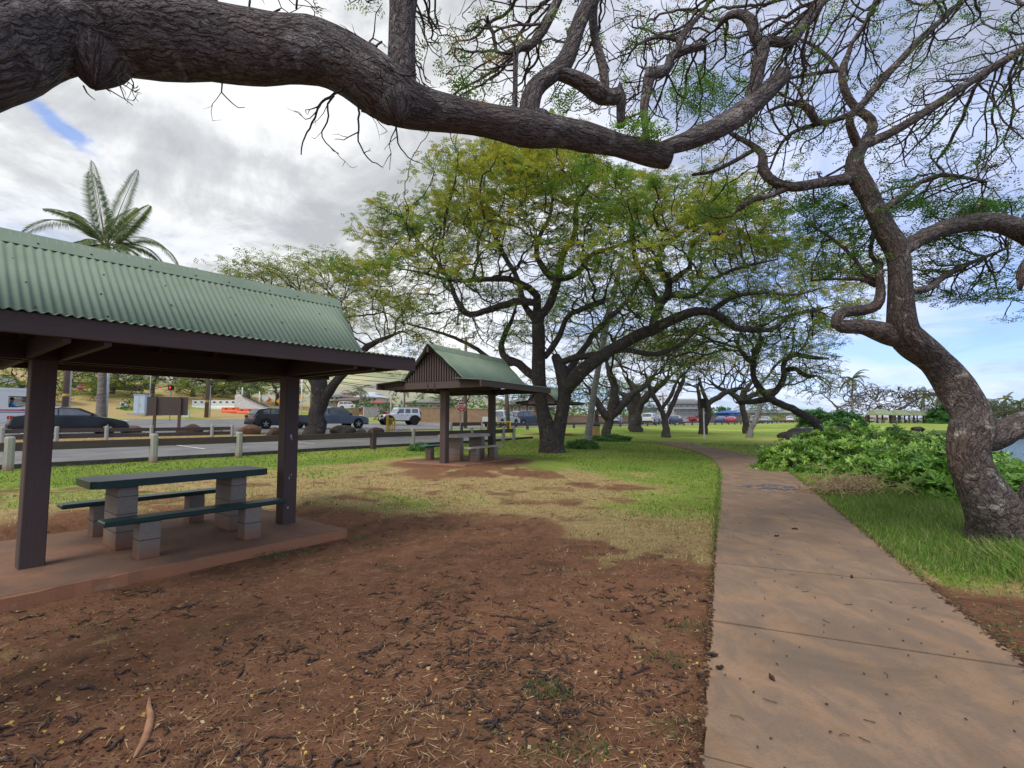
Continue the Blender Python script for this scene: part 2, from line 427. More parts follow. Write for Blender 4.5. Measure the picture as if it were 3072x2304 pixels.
def masks(X, Y):
    # returns green cover, dry cover (0..1) of the ground at world points
    u, v = uv_np(X, Y)
    n = fbm(X, Y, .55, 3) ; n2 = fbm(X, Y, 1.9, 11); n3 = fbm(X, Y, .22, 29)
    # bare red earth in the foreground
    edge = np.interp(X, [-12, -6, -2.3, 0, 1.2, 2.2, 4], [7.3, 7.2, 7.2, 7.7, 7.0, 6.3, 5.8])
    bare = 1 - SS(-.9, 1.3, (Y - edge) + (n - .5) * 3.0 + (n2 - .5) * 2.4)
    bare = np.maximum(bare, blob(X, Y, *SH1, 2.9, 2.5, .25, ANG1) * 1.0)
    bare = np.maximum(bare, blob(X, Y, -.6, 13.2, 2.9, 1.1, .5, .1) * .8 * SS(.3, .55, n2))
    bare = np.maximum(bare, blob(X, Y, -1.5, 15.3, 2.3, 1.9, .25, .5))
    bare = np.maximum(bare, blob(X, Y, 2.4, 11.6, 1.9, .55, .6, -.15) * .85 * SS(.25, .5, n2))
    bare = np.maximum(bare, blob(X, Y, 0.8, 9.4, 2.2, .6, .9, .1) * SS(.35, .6, n2) * .75)
    bare = np.maximum(bare, SS(.5, .68, n2) * .7 * SS(15.5, 13, Y) * (v < 14))
    bare = np.maximum(bare, blob(X, Y, 15.5, 37, 3.4, 2.2, .5) * .7)
    # right of the walk, near
    rp = SS(0, .4, X - (path_left(Y) + 1.95))
    bare = np.where(rp > 0, np.maximum(bare * 0, 1 - SS(4.3, 5.6, Y + (n - .5) * 2)) * rp + bare * (1 - rp), bare)
    far = SS(12.5, 17.5, Y + X * .5 + (n - .5) * 6.0)             # lawn turns green with distance and toward the walk
    nearwalk = SS(3.0, 0.4, path_left(Y) - X + (n - .5) * 2.2) * SS(6.3, 8.5, Y) * .85
    strip = SS(12.2, 14.2, v + (n - .5) * 1.6) * SS(18.6, 18.0, v)
    green = np.maximum(np.maximum(far, nearwalk), strip * .95)
    green = np.maximum(green, SS(.46, .64, n3 * .4 + n * .6) * .42 + .08)
    bare = bare * (1 - .5 * blob(X, Y, -3.35, 3.5, .75, .28, .8, .5) * SS(.42, .62, n2)) * (1 - .3 * blob(X, Y, -2.5, 3.8, .5, .14, .6, .4) * SS(.35, .5, n2)) * (1 - .55 * SS(.56, .7, n * .5 + n2 * .5) * SS(2.0, 3.5, X + 2.2))
    green = np.where(rp > .5, SS(4.4, 5.6, Y + (n - .5) * 1.5), green)
    green = np.where((rp > .5) | (v > 11), green, green * (.12 + .88 * SS(7.0, 9.2, Y + (n - .5) * 2)))
    # beyond the road: tawny fields; median: dry earth
    vv = v + (39.5 - vroad(u))
    thr = np.where(u < 27, 61.5, 49.5); fld = SS(thr, thr + 1.5, vv)
    tawny = fld * (1 - .75 * SS(.5, .62, n3) * SS(120, 70, vv))
    med = SS(27, 28, vv) * SS(32, 31, vv) * (u < 28)
    green = green * (1 - tawny) * (1 - med * .8)
    bare = bare * (1 - fld); bare = np.maximum(bare, med * .35)
    sand = blob(X, Y, 17.5, 30, 3.5, 9, .4, -.35)
    green = green * (1 - .45 * sand)
    cover = 1 - np.clip(bare, 0, 1)
    return green * cover, (1 - green) * cover
def uv_np(X, Y): return X * ux + Y * uy, -X * uy + Y * ux
def origin(u, v): return xy(u, v)
SH1 = xy(2.28, 7.0); ANG1 = math.atan2(uy, ux)
ax_x = axis(-700, 900, -9, 9, .11, 1.045); ax_y = axis(-60, 1500, 1.2, 17, .11, 1.035)
GX, GY = np.meshgrid(ax_x, ax_y, indexing='ij')
GZ = gz(GX, GY)
nearm = np.clip((22 - GY) / 12, 0, 1)
gr, dr = masks(GX, GY)
GZ = GZ + (fbm(GX, GY, 2.4, 5, 4) - .5) * .035 * nearm + (fbm(GX, GY, .8, 51, 3) - .5) * .05 * nearm * (1 - SS(-.5, .3, GX - path_left(GY)))
_du, _dv = uv_np(GX - SH1[0], GY - SH1[1])
_mk = SS(2.7, 2.0, np.abs(_du)) * SS(-2.0, -1.3, _dv) * SS(2.6, 2.1, _dv)
GZ = GZ * (1 - _mk) + (-.028) * _mk
_r2 = np.hypot(GX + 1.33, GY - 15.6); _m2 = SS(3.6, 1.8, _r2); GZ = np.maximum(GZ, GZ * (1 - _m2) + .262 * _m2)
nx, ny = GX.shape
me = bpy.data.meshes.new('ground')
me.vertices.add(nx * ny); me.vertices.foreach_set('co', np.stack([GX, GY, GZ], -1).astype(np.float32).ravel())
I = np.arange(nx * ny).reshape(nx, ny)
Q = np.stack([I[:-1, :-1], I[1:, :-1], I[1:, 1:], I[:-1, 1:]], -1).reshape(-1, 4)
me.loops.add(Q.size); me.loops.foreach_set('vertex_index', Q.astype(np.int32).ravel())
me.polygons.add(len(Q)); me.polygons.foreach_set('loop_start', np.arange(0, Q.size, 4, dtype=np.int32))
me.update(calc_edges=True); me.polygons.foreach_set('use_smooth', np.ones(len(Q), bool))
ca = me.color_attributes.new('cover', 'FLOAT_COLOR', 'POINT')
rockm = SS(-2.0, -.6, sea_sd(GX, GY)) * SS(24, 30, GY)
ca.data.foreach_set('color', np.stack([gr, dr, rockm, np.ones_like(gr)], -1).astype(np.float32).ravel())
ground = bpy.data.objects.new('ground', me); COL.objects.link(ground); tag(ground, 'red earth and lawn', None, None, 'structure')
m, nt, b = newmat('earth_and_lawn')
at = nt.nodes.new('ShaderNodeAttribute'); at.attribute_name = 'cover'
sp3 = nt.nodes.new('ShaderNodeSeparateColor'); L(nt, at.outputs['Color'], sp3.inputs[0])
ob = coord(nt, 'Object')
nf = noise(nt, 38, 6, .75, ob); nm = noise(nt, 6, 5, .65, ob); nl = noise(nt, .7, 4, .6, ob); nff = noise(nt, 120, 3, .7, ob)
earth = ramp(nt, nm, [(.25, (.14, .062, .034)), (.5, (.225, .106, .060)), (.75, (.31, .162, .098))])
earth = mix(nt, ramp(nt, nl, [(.4, (0, 0, 0)), (.7, (.6, .6, .6))]), earth, (.20, .11, .062))
earth = mix(nt, ramp(nt, nf, [(.3, (.8, .8, .8)), (.47, (0, 0, 0))]), earth, (.055, .026, .018))
earth = mix(nt, ramp(nt, noise(nt, 2.1, 6, .7, ob, .6), [(.5, (0, 0, 0)), (.62, (.7, .7, .7))]), earth, (.10, .058, .034))
earth = mix(nt, ramp(nt, noise(nt, 3.3, 6, .75, ob, 1.0), [(.58, (0, 0, 0)), (.66, (.6, .6, .6))]), earth, (.30, .19, .11))
earth = mix(nt, ramp(nt, nff, [(.66, (0, 0, 0)), (.72, (.5, .5, .5))]), earth, (.33, .25, .17))
straw = ramp(nt, nf, [(.25, (.20, .13, .06)), (.5, (.44, .33, .15)), (.75, (.64, .52, .27))])
straw = mix(nt, ramp(nt, nm, [(.35, (.6, .6, .6)), (.6, (0, 0, 0))]), straw, (.2, .13, .055))
grass = ramp(nt, nf, [(.25, (.08, .135, .022)), (.5, (.165, .255, .038)), (.75, (.29, .38, .075))])
grass = mix(nt, ramp(nt, nl, [(.45, (0, 0, 0)), (.7, (.5, .5, .5))]), grass, (.24, .30, .06))
def thresh(ch, nz, lo=.16):
    s = math_(nt, 'SUBTRACT', ch, nz); s = math_(nt, 'MULTIPLY', s, 3.2); return math_(nt, 'ADD', s, .5, True)
comb = math_(nt, 'ADD', math_(nt, 'MULTIPLY', nf, .55), math_(nt, 'MULTIPLY', nm, .45))
comb2 = math_(nt, 'MULTIPLY', math_(nt, 'SUBTRACT', comb, .34), 2.8)
fcov = thresh(math_(nt, 'ADD', sp3.outputs[0], sp3.outputs[1]), comb2)
tot = math_(nt, 'MAXIMUM', math_(nt, 'ADD', sp3.outputs[0], sp3.outputs[1]), .02)
fgr = thresh(math_(nt, 'DIVIDE', sp3.outputs[0], tot), comb2)
nbig = noise(nt, .13, 5, .6, ob, .6)
grass = mix(nt, ramp(nt, nbig, [(.42, (0, 0, 0)), (.6, (.75, .75, .75))]), grass, (.34, .37, .085))
veg = mix(nt, fgr, straw, grass)
colr = mix(nt, fcov, earth, veg)
rock = ramp(nt, nm, [(.35, (.018, .017, .018)), (.65, (.07, .065, .062))])
colr = mix(nt, sp3.outputs[2], colr, rock)
L(nt, colr, b.inputs['Base Color']); b.inputs['Roughness'].default_value = .95; b.inputs['Specular IOR Level'].default_value = .1
bump(nt, b, math_(nt, 'ADD', nf, math_(nt, 'MULTIPLY', nm, .8)), .03)
me.materials.append(m)
def drape(name, rows, mat, dz, smooth=True, kind='structure', label=None):
    # rows: list of lists of (X, Y); laid on the ground dz above it
    mb = MB(); nr = len(rows); nc = len(rows[0])
    pts = [(X, Y, gzf(X, Y) + dz) for r in rows for (X, Y) in r]
    Fs = [(i * nc + j, i * nc + j + 1, (i + 1) * nc + j + 1, (i + 1) * nc + j) for i in range(nr - 1) for j in range(nc - 1)]
    # face up
    a, b_, c = (Vector(pts[k]) for k in Fs[0][:3])
    if (b_ - a).cross(c - a).z < 0: Fs = [f[::-1] for f in Fs]
    mb.add(pts, Fs, [[(pts[k][0], pts[k][1]) for k in f] for f in Fs])
    return tag(mb.build(name, mat, smooth=smooth), label, None, None, kind)
m, nt, b = newmat('asphalt')
o = coord(nt, 'Object'); f1 = noise(nt, 60, 4, .8, o); f2 = noise(nt, .6, 5, .65, o); f3 = noise(nt, 4, 5, .6, o)
c = ramp(nt, f1, [(.3, (.085, .085, .09)), (.7, (.17, .168, .17))]); c = mix(nt, ramp(nt, f2, [(.4, (0, 0, 0)), (.65, (.65, .65, .65))]), c, (.24, .235, .235))
c = mix(nt, ramp(nt, f3, [(.6, (0, 0, 0)), (.8, (.5, .5, .5))]), c, (.10, .095, .095))
L(nt, c, b.inputs['Base Color']); b.inputs['Roughness'].default_value = .85; bump(nt, b, f1, .004); M_ASPH = m
M_LINE = simple('road_paint', (.75, .75, .72), (.45, .45, .43), .7, 8, spec=.2)
M_KERB = simple('kerb_concrete', (.10, .095, .09), (.05, .048, .046), .9, 8, .004)
def strip_uv(u0, u1, v0, v1, nu, nv, road=False, dv=None):
    rows = []
    for i in range(nu + 1):
        u = u0 + (u1 - u0) * i / nu; off = (39.5 - float(vroad(u))) if road else 0
        rows.append([xy(u, v0 + (v1 - v0) * j / nv - off) for j in range(nv + 1)])
    return rows
drape('road', strip_uv(-60, 330, 31.5, 49.5, 120, 10, True), M_ASPH, .03)
drape('parking_lane', strip_uv(-40, 25, 18.3, 27.2, 70, 14), M_ASPH, .035)
drape('driveway', strip_uv(16.5, 25, 27.2, 31.8, 8, 8), M_ASPH, .04)
drape('road_junction', strip_uv(-60, 26, 49.4, 61.4, 60, 8), M_ASPH, .034)
drape('side_road', [[xy(a, v) for a in np.linspace(-2 + (v - 49) * -.02, 12 + (v - 49) * .02, 6)] for v in np.linspace(61, 130, 28)], M_ASPH, .045)
# painted road lines, each its own strip
for (a, b2, v0, v1) in ((-60, 300, 33.4, 33.55), (-60, 300, 47.6, 47.75)):
    drape('edge_line', strip_uv(a, b2, v0, v1, 100, 1, True), M_LINE, .055, label='white line along the road')
for k in range(24):
    drape('lane_line', strip_uv(14 + k * 9, 17 + k * 9, 40.4, 40.55, 3, 1, True), M_LINE, .055, label='dashed white lane line')
drape('stop_line', strip_uv(4.5, 5.0, 33.8, 39.8, 1, 4, True), M_LINE, .057, label='white stop line on the road')
drape('crossing_line', strip_uv(-3, 9, 42.5, 42.9, 8, 1, True), M_LINE, .058, label='white line crossing the junction')
drape('crossing_line', strip_uv(-3, 9, 54.2, 54.7, 8, 1, True), M_LINE, .058, label='white line crossing the junction')
for uu in (3.2, 7.8, 12.4):
    drape('bay_line', strip_uv(uu, uu + .12, 21.5, 26.5, 1, 6), M_LINE, .05, label='white parking bay line')
kb = MB()
for i in range(60):
    u0_ = -12 + i * .62
    a = xy(u0_, 18.22); b2 = xy(u0_ + .62, 18.22)
    kb.beam((a[0], a[1], gzf(*a) + .04), (b2[0], b2[1], gzf(*b2) + .04), .16, .16)
tag(kb.build('kerb', M_KERB), 'low dark kerb along the parking lane', None, None, 'structure')
# ------------------------------------------------------------------ footpath of separate slabs
LP = [(1517, 1659), (1522, 1560), (1530, 1480), (1539, 1330), (1547, 1180), (1555, 1080), (1559, 1020), (1545, 995), (1516, 981), (1480, 970), (1420, 958), (1405, 953)]
lp = [G(x * DS, y * DS)[:2] for x, y in LP]
p0 = lp[0]; d0 = (lp[2][0] - lp[0][0], lp[2][1] - lp[0][1]); dl = math.hypot(*d0); lp = [(p0[0] - d0[0] / dl * 6, p0[1] - d0[1] / dl * 6)] + lp
PATHL = np.array(lp)
def resample(pts, step):
    pts = np.asarray(pts, float); d = np.r_[0, np.cumsum(np.linalg.norm(np.diff(pts, axis=0), axis=1))]
    n = max(2, int(round(d[-1] / step)) + 1); t = np.linspace(0, d[-1], n)
    return np.stack([np.interp(t, d, pts[:, k]) for k in range(pts.shape[1])], 1)
def smooth_poly(pts, it=3):
    pts = np.asarray(pts, float)
    for _ in range(it):
        q = [pts[0]]
        for a, b_ in zip(pts[:-1], pts[1:]): q += [a * .75 + b_ * .25, a * .25 + b_ * .75]
        q.append(pts[-1]); pts = np.array(q)
    return pts
pl = resample(smooth_poly(PATHL, 3), .3)
T = np.gradient(pl, axis=0); T /= np.linalg.norm(T, axis=1)[:, None]; Nn = np.stack([T[:, 1], -T[:, 0]], 1)
WP = 1.86
pr = pl + Nn * WP
m, nt, b = newmat('walk_concrete')
o = coord(nt, 'Object'); f1 = noise(nt, 55, 5, .75, o); f2 = noise(nt, 1.1, 6, .66, o, .6); f3 = noise(nt, 3.5, 6, .7, coord(nt, 'Object', (1, .5, 1)), .5)
c = ramp(nt, f2, [(.3, (.17, .12, .08)), (.43, (.255, .165, .102)), (.57, (.305, .20, .128)), (.7, (.275, .165, .098))])
c = mix(nt, ramp(nt, f3, [(.42, (.65, .65, .65)), (.6, (0, 0, 0))]), c, (.16, .125, .10))
c = mix(nt, ramp(nt, f1, [(.3, (.3, .3, .3)), (.5, (0, 0, 0))]), c, (.11, .08, .06))
L(nt, c, b.inputs['Base Color']); b.inputs['Roughness'].default_value = .85; b.inputs['Specular IOR Level'].default_value = .2; bump(nt, b, math_(nt, 'ADD', f1, math_(nt, 'MULTIPLY', f3, .8)), .007); M_WALK = m
JOINTS_Y = [-2, -.2, 1.0, 2.42, 3.95, 5.5, 7.2, 9.2, 11.2, 13.2, 15.2, 17.2, 19.4, 21.6, 24, 26.5]
def zpath(X, Y): return gzf(X, Y) + .035
seg = []; cur = [0]
jd = resample(pl, .3)
arc = np.r_[0, np.cumsum(np.linalg.norm(np.diff(pl, axis=0), axis=1))]
a_of_y = lambda yv: float(np.interp(yv, pl[:np.argmax(pl[:, 1]) + 1, 1], arc[:np.argmax(pl[:, 1]) + 1]))
js = [0.0] + [a_of_y(yv) for yv in JOINTS_Y if a_of_y(yv) > .3]
while js[-1] + 1.6 < arc[-1]: js.append(js[-1] + 1.55)
js = sorted(set(js)); js = [a for i, a in enumerate(js) if i == 0 or a - js[i - 1] > .5]
for a0, a1 in zip(js[:-1], js[1:]):
    a1 -= .018
    n = max(2, int((a1 - a0) / .09)); mb = MB(); top = []
    tilt = random.uniform(-.004, .004)
    for t in np.linspace(a0, a1, n + 1):
        l = np.array([np.interp(t, arc, pl[:, k]) for k in range(2)]); r = np.array([np.interp(t, arc, pr[:, k]) for k in range(2)])
        for k in range(5):
            q = l + (r - l) * k / 4
            if k in (0, 4): q = q + np.array([random.gauss(0, .008), random.gauss(0, .008)])
            top.append((q[0], q[1], zpath(q[0], q[1]) + tilt))
    k5 = 5; N5 = len(top)
    bot = [(p[0], p[1], p[2] - .12) for p in top]
    Fs = [(i * 5 + j, i * 5 + j + 1, (i + 1) * 5 + j + 1, (i + 1) * 5 + j) for i in range(n) for j in range(4)]
    rim = [j for j in range(5)] + [(i + 1) * 5 + 4 for i in range(n)] + [n * 5 + j for j in (3, 2, 1, 0)] + [i * 5 for i in range(n - 1, 0, -1)]
    Fs += [(rim[i], rim[(i + 1) % len(rim)], rim[(i + 1) % len(rim)] + N5, rim[i] + N5)[::-1] for i in range(len(rim))]
    mb.add(top + bot, Fs); tag(mb.build('footpath_slab', M_WALK), 'pinkish brown concrete slab of the footpath', None, None, 'structure')
# ------------------------------------------------------------------ sea
m, nt, b = newmat('sea_water')
b.inputs['Base Color'].default_value = (.10, .17, .21, 1); b.inputs['Roughness'].default_value = .12; b.inputs['IOR'].default_value = 1.33
wv1 = noise(nt, .9, 5, .6, coord(nt, 'Object', (1, 1.8, 1)), .4); wv2 = noise(nt, 5, 3, .6, coord(nt, 'Object', (1, 1.6, 1)))
bump(nt, b, math_(nt, 'ADD', wv1, math_(nt, 'MULTIPLY', wv2, .2)), .35)
mb = MB(); mb.add([(5, -400, -1.15), (4000, -400, -1.15), (4000, 4000, -1.15), (5, 4000, -1.15)], [(0, 1, 2, 3)])
tag(mb.build('sea', m), 'blue grey sea', None, None, 'structure')
# ------------------------------------------------------------------ hills
m, nt, b = newmat('hill_slopes')
o = coord(nt, 'Object'); h1 = noise(nt, .004, 6, .6, o, .5); h2 = noise(nt, .0012, 4, .6, o)
c = ramp(nt, h1, [(.3, (.16, .20, .10)), (.5, (.34, .34, .17)), (.7, (.50, .46, .28))]); c = mix(nt, ramp(nt, h2, [(.4, (.7, .7, .7)), (.6, (0, 0, 0))]), c, (.22, .20, .21))
L(nt, c, b.inputs['Base Color']); b.inputs['Roughness'].default_value = 1; M_HILL = m
mb = MB(); nxh, nyh = 90, 26; pts = []
for i in range(nxh + 1):
    pxx = -1700 + i * (3700 / nxh)
    top_y = np.interp(pxx, [-1700, -600, 300, 900, 1130, 1280, 1420, 1550, 1700, 2000], [950, 1000, 1080, 1118, 1092, 1110, 1165, 1212, 1240, 1262])
    for j in range(nyh + 1):
        t = j / nyh; Y = 700 + 2400 * t
        X = (pxx - 1536) / F * Y
        hz = (1255 - top_y) / F * 3100 * (t ** 1.5)
        rid = (fbm(np.array([X * .0022 + 5]), np.array([Y * .0006]), 1, 77, 4)[0] - .5) * 2
        pts.append((X, Y, 8 + max(0, hz) * (1 + rid * .5 * (1 - t * .75)) + 0 * t))
Fs = [(i * (nyh + 1) + j, (i + 1) * (nyh + 1) + j, (i + 1) * (nyh + 1) + j + 1, i * (nyh + 1) + j + 1) for i in range(nxh) for j in range(nyh)]
mb.add(pts, Fs); tag(mb.build('hills', M_HILL, smooth=True), 'dry green and tan mountain slopes far inland', None, None, 'structure')
# ------------------------------------------------------------------ trees
BARK_DARK = bark('bark_dark', (.14, .122, .122), (.055, .048, .05), (.22, .20, .20), 26, 7, .03)
BARK_BIG = bark('bark_plated', (.22, .19, .185), (.085, .075, .075), (.36, .335, .325), 15, 3.6, .065, warm=(.235, .185, .175))
BARK_LICHEN = bark('bark_blotched', (.165, .14, .13), (.06, .052, .052), (.36, .33, .30), 12, 5, .028, warm=(.15, .10, .082))
BARK_PALE = bark('bark_pale', (.30, .28, .27), (.14, .13, .125), (.42, .40, .38), 4, 16, .02, warm=(.22, .20, .18))
M_TWIG = simple('twig_bark', (.07, .058, .055), (.035, .03, .03), .9, 5, spec=.15)
M_LEAF = leafmat('small_leaves', .55, .42, .25)
M_FROND = leafmat('palm_leaflets', .45, .3, .4)
M_SHRUB = leafmat('shrub_leaves', .38, .28, .45)

class Skel:
    def __init__(s): s.p = []; s.par = []; s.r = []; s.fix = []
    def limb(s, pts, attach=None, step=.25, wob=0.0, close=True):
        # pts: (x, y, z, r) ; attach to the nearest existing node (or to index)
        pts = np.asarray(pts, float); q = smooth_poly(pts, 2) if len(pts) > 2 else pts
        d = np.r_[0, np.cumsum(np.linalg.norm(np.diff(q[:, :3], axis=0), axis=1))]
        n = max(2, int(d[-1] / step) + 1); t = np.linspace(0, d[-1], n)
        q = np.stack([np.interp(t, d, q[:, k]) for k in range(4)], 1)
        if wob: q[1:-1, :3] += RNG.normal(0, wob, (n - 2, 3)) * q[1:-1, 3:4]
        par = -1
        if s.p and close:
            P_ = np.array(s.p); par = int(np.argmin(np.linalg.norm(P_ - q[0, :3], axis=1)))
        idx = []; k_ = np.interp(np.arange(n), np.arange(0, n + 4, 4), RNG.normal(1, .055, len(np.arange(0, n + 4, 4)))); k2_ = np.interp(np.arange(n), np.arange(0, n + 2, 2), RNG.normal(1, .02, len(np.arange(0, n + 2, 2)))); q[:, 3] *= k_ * k2_
        for i in range(n):
            s.p.append(q[i, :3].copy()); s.par.append(par); s.r.append(q[i, 3]); s.fix.append(True); par = len(s.p) - 1; idx.append(par)
        return idx
    def grow(s, att, step, di, dk, start=None, jit=.25, grav=(0, 0, 0), maxit=140, maxnodes=30000, keep=.45):
        att = np.asarray(att, float); P_ = [np.array(p) for p in s.p]
        act = np.arange(len(P_)) if start is None else np.array(start)
        NP = np.array(s.p)[act]; best = np.full(len(att), 1e9); bi = np.zeros(len(att), int)
        for c0 in range(0, len(NP), 400):
            D = np.linalg.norm(att[:, None] - NP[None, c0:c0 + 400], axis=2); k = D.argmin(1); dm = D[np.arange(len(att)), k]
            u_ = dm < best; best[u_] = dm[u_]; bi[u_] = act[c0 + k[u_]]
        alive = best > dk * .3; g = np.array(grav, float); last = {}
        for it in range(maxit):
            m_ = alive & (best < di)
            if not m_.any():
                if not alive.any(): break
                di *= 1.5
                if di > 60: break
                continue
            ids = bi[m_]; A = att[m_]; uq, inv = np.unique(ids, return_inverse=True)
            base = np.array([s.p[i] for i in uq])
            dv = A - base[inv]; dv /= np.linalg.norm(dv, axis=1)[:, None] + 1e-9
            acc = np.zeros((len(uq), 3)); np.add.at(acc, inv, dv)
            acc /= np.linalg.norm(acc, axis=1)[:, None] + 1e-9
            # carry on in the parent's direction a little
            pd = np.array([s.p[i] - s.p[s.par[i]] if s.par[i] >= 0 and not s.fix[i] else np.zeros(3) for i in uq]); pd /= np.linalg.norm(pd, axis=1)[:, None] + 1e-9
            acc = acc + pd * keep + RNG.normal(0, jit, acc.shape) + g
            acc /= np.linalg.norm(acc, axis=1)[:, None] + 1e-9
            new = base + acc * step; o = len(s.p)
            for i, q in zip(uq, new): s.p.append(q); s.par.append(int(i)); s.r.append(0.0); s.fix.append(False)
            idx = np.where(alive)[0]
            D = np.linalg.norm(att[idx][:, None] - new[None], axis=2) if len(idx) * len(new) < 4e7 else None
            if D is None: break
            k = D.argmin(1); dm = D[np.arange(len(idx)), k]; u_ = dm < best[idx] - 1e-6
            best[idx[u_]] = dm[u_]; bi[idx[u_]] = o + k[u_]
            stuck = {}
            alive &= best > dk
            # drop attractors whose node no longer gets closer
            if it % 6 == 5:
                if 'pb' in last:
                    alive &= ~((np.abs(last['pb'] - best) < 1e-6) & (last['pi'] == bi) & (best < di))
                last['pb'] = best.copy(); last['pi'] = bi.copy()
            if len(s.p) > maxnodes: break
    def radii(s, tip, ex=2.3, cap=.75):
        n = len(s.p); acc = np.zeros(n); ch = [[] for _ in range(n)]
        for i in range(n - 1, -1, -1):
            if not s.fix[i]:
                s.r[i] = max(tip, acc[i] ** (1 / ex))
                if s.par[i] >= 0: acc[s.par[i]] += s.r[i] ** ex
            if s.par[i] >= 0: ch[s.par[i]].append(i)
        for i in range(n):
            if not s.fix[i] and s.par[i] >= 0: s.r[i] = min(s.r[i], s.r[s.par[i]] * (cap if s.fix[s.par[i]] else 1.0))
        s.ch = ch; return s
    def chains(s):
        n = len(s.p); out = []; roots = [i for i in range(n) if s.par[i] < 0]
        st = [(r, -1) for r in roots]
        while st:
            i, fr = st.pop(); c = [i] if fr < 0 else [fr, i]
            while s.ch[i]:
                ks = s.ch[i]
                if s.fix[i]:
                    fk = [k for k in ks if s.fix[k] and k == i + 1]
                    main = fk[0] if fk else None
                else: main = max(ks, key=lambda k: s.r[k])
                for k in ks:
                    if k != main: st.append((k, i))
                if main is None: break
                c.append(main); i = main
            out.append(c)
        return out
    def mesh(s, parent, mat, name_trunk='trunk', name_br='branches', thick=.05, twigmat=None, sides=(14, 6, 4, 3), flute=.0, twig_name='twigs'):
        A, B, C = MB(), MB(), MB()
        for c in s.chains():
            pts = np.array([s.p[i] for i in c]); r = np.array([s.r[i] for i in c])
            if not s.fix[c[-1]] or len(c) < 2:
                if s.par[c[1]] == c[0] and not s.fix[c[1]]: r[0] = min(r[0], r[1] * 1.35)
                r[-1] *= .45
            rm = r.max()
            isfix = s.fix[c[min(1, len(c) - 1)]]
            if isfix: 
                if r[0] > r[1] * 1.5 : r[0] = r[1] * 1.3
                tube_np(A, pts, r, sides[0] if rm > thick else sides[1], True, flute if rm > thick else 0)
            elif rm > thick * .35: tube_np(B, pts, r, sides[1] if rm > thick * .8 else sides[2], False)
            else: tube_np(C, pts, r, sides[3], False)
        out = []
        if A.v: out.append(A.build(name_trunk, mat, parent, True))
        if B.v: out.append(B.build(name_br, mat, parent, True))
        if C.v: out.append(C.build(twig_name, twigmat or M_TWIG, parent, True))
        return out
    def tips(s, rmax=None):
        return np.array([s.p[i] for i in range(len(s.p)) if not s.fix[i] and (not s.ch[i] or (rmax and s.r[i] < rmax))])
def pal(cols, n, var=.15):
    cols = np.array(cols); k = RNG.integers(0, len(cols), n); t = cols[k] * (1 + RNG.normal(0, var, (n, 1)))
    return np.clip(t, .005, .9)
def leaves(name, centers, per, spread, size, cols, mat, parent, flat=.35, asp=.45, clump=None, zs=.6, keep=None, spray=0, slen=2.6):
    if spray and len(centers):
        # feathery compound leaves: pairs of leaflets set along a short stalk
        ns = max(1, int(round(per / spray))); m = len(centers) * ns
        c0 = np.repeat(centers, ns, 0) + RNG.normal(0, 1, (m, 3)) * np.array([spread, spread, spread * zs])
        a = RNG.uniform(0, 2 * PI, m); d = np.stack([np.cos(a), np.sin(a), RNG.normal(-.12, flat * .8, m)], 1); d /= np.linalg.norm(d, axis=1)[:, None]
        up = np.stack([RNG.normal(0, flat * .6, m), RNG.normal(0, flat * .6, m), np.ones(m)], 1); sd0 = np.cross(d, up); sd0 /= np.linalg.norm(sd0, axis=1)[:, None]
        k = np.tile(np.arange(spray), m); sg = np.where(k % 2 == 0, 1.0, -1.0)[:, None]; tt = ((k // 2 + .5) / (spray / 2))[:, None]
        L_ = size * slen * RNG.uniform(.8, 1.2, (m, 1)); dd = np.repeat(d, spray, 0); sd_ = np.repeat(sd0, spray, 0); LL = np.repeat(L_, spray, 0)
        q = np.repeat(c0, spray, 0) + dd * LL * (tt - .5) + np.array([0, 0, -1.0]) * LL * .25 * (tt - .4) ** 2
        ld = sd_ * sg * .9 + dd * .45 + RNG.normal(0, .12, (len(q), 3)); ld /= np.linalg.norm(ld, axis=1)[:, None]
        s_ = size * RNG.uniform(.75, 1.2, (len(q), 1)) * (1 - .35 * np.abs(tt - .45)); w_ = dd * s_ * asp * .5
        V = np.stack([q, q + ld * s_ * .5 + w_, q + ld * s_, q + ld * s_ * .5 - w_], 1)
        cc = pal(cols, len(centers), .10); t = np.repeat(np.repeat(cc, ns, 0) * (1 + RNG.normal(0, .13, (m, 1))), spray, 0) * (1 + RNG.normal(0, .08, (len(q), 1)))
        return quads_mesh(name, V, mat, np.clip(t, .005, .9), parent)
    n = len(centers) * per
    c = np.repeat(centers, per, axis=0) + RNG.normal(0, 1, (n, 3)) * np.array([spread, spread, spread * zs])
    cc = pal(cols, len(centers), .12); t = np.repeat(cc, per, axis=0) * (1 + RNG.normal(0, .16, (n, 1)))
    if keep is not None:
        k = keep(c); c, t = c[k], t[k]; n = len(c)
    a = RNG.uniform(0, 2 * PI, n); d = np.stack([np.cos(a), np.sin(a), RNG.normal(0, flat, n)], 1); d /= np.linalg.norm(d, axis=1)[:, None]
    up = np.stack([RNG.normal(0, flat * 1.3, n), RNG.normal(0, flat * 1.3, n), np.ones(n)], 1)
    sd_ = np.cross(d, up); sd_ /= np.linalg.norm(sd_, axis=1)[:, None]
    s_ = size * RNG.uniform(.6, 1.3, (n, 1)); h = s_ * asp
    V = np.stack([c - d * s_ * .5, c + sd_ * h * .5 - d * s_ * .05, c + d * s_ * .5, c - sd_ * h * .5 - d * s_ * .05], 1)
    return quads_mesh(name, V, mat, np.clip(t, .005, .9), parent)
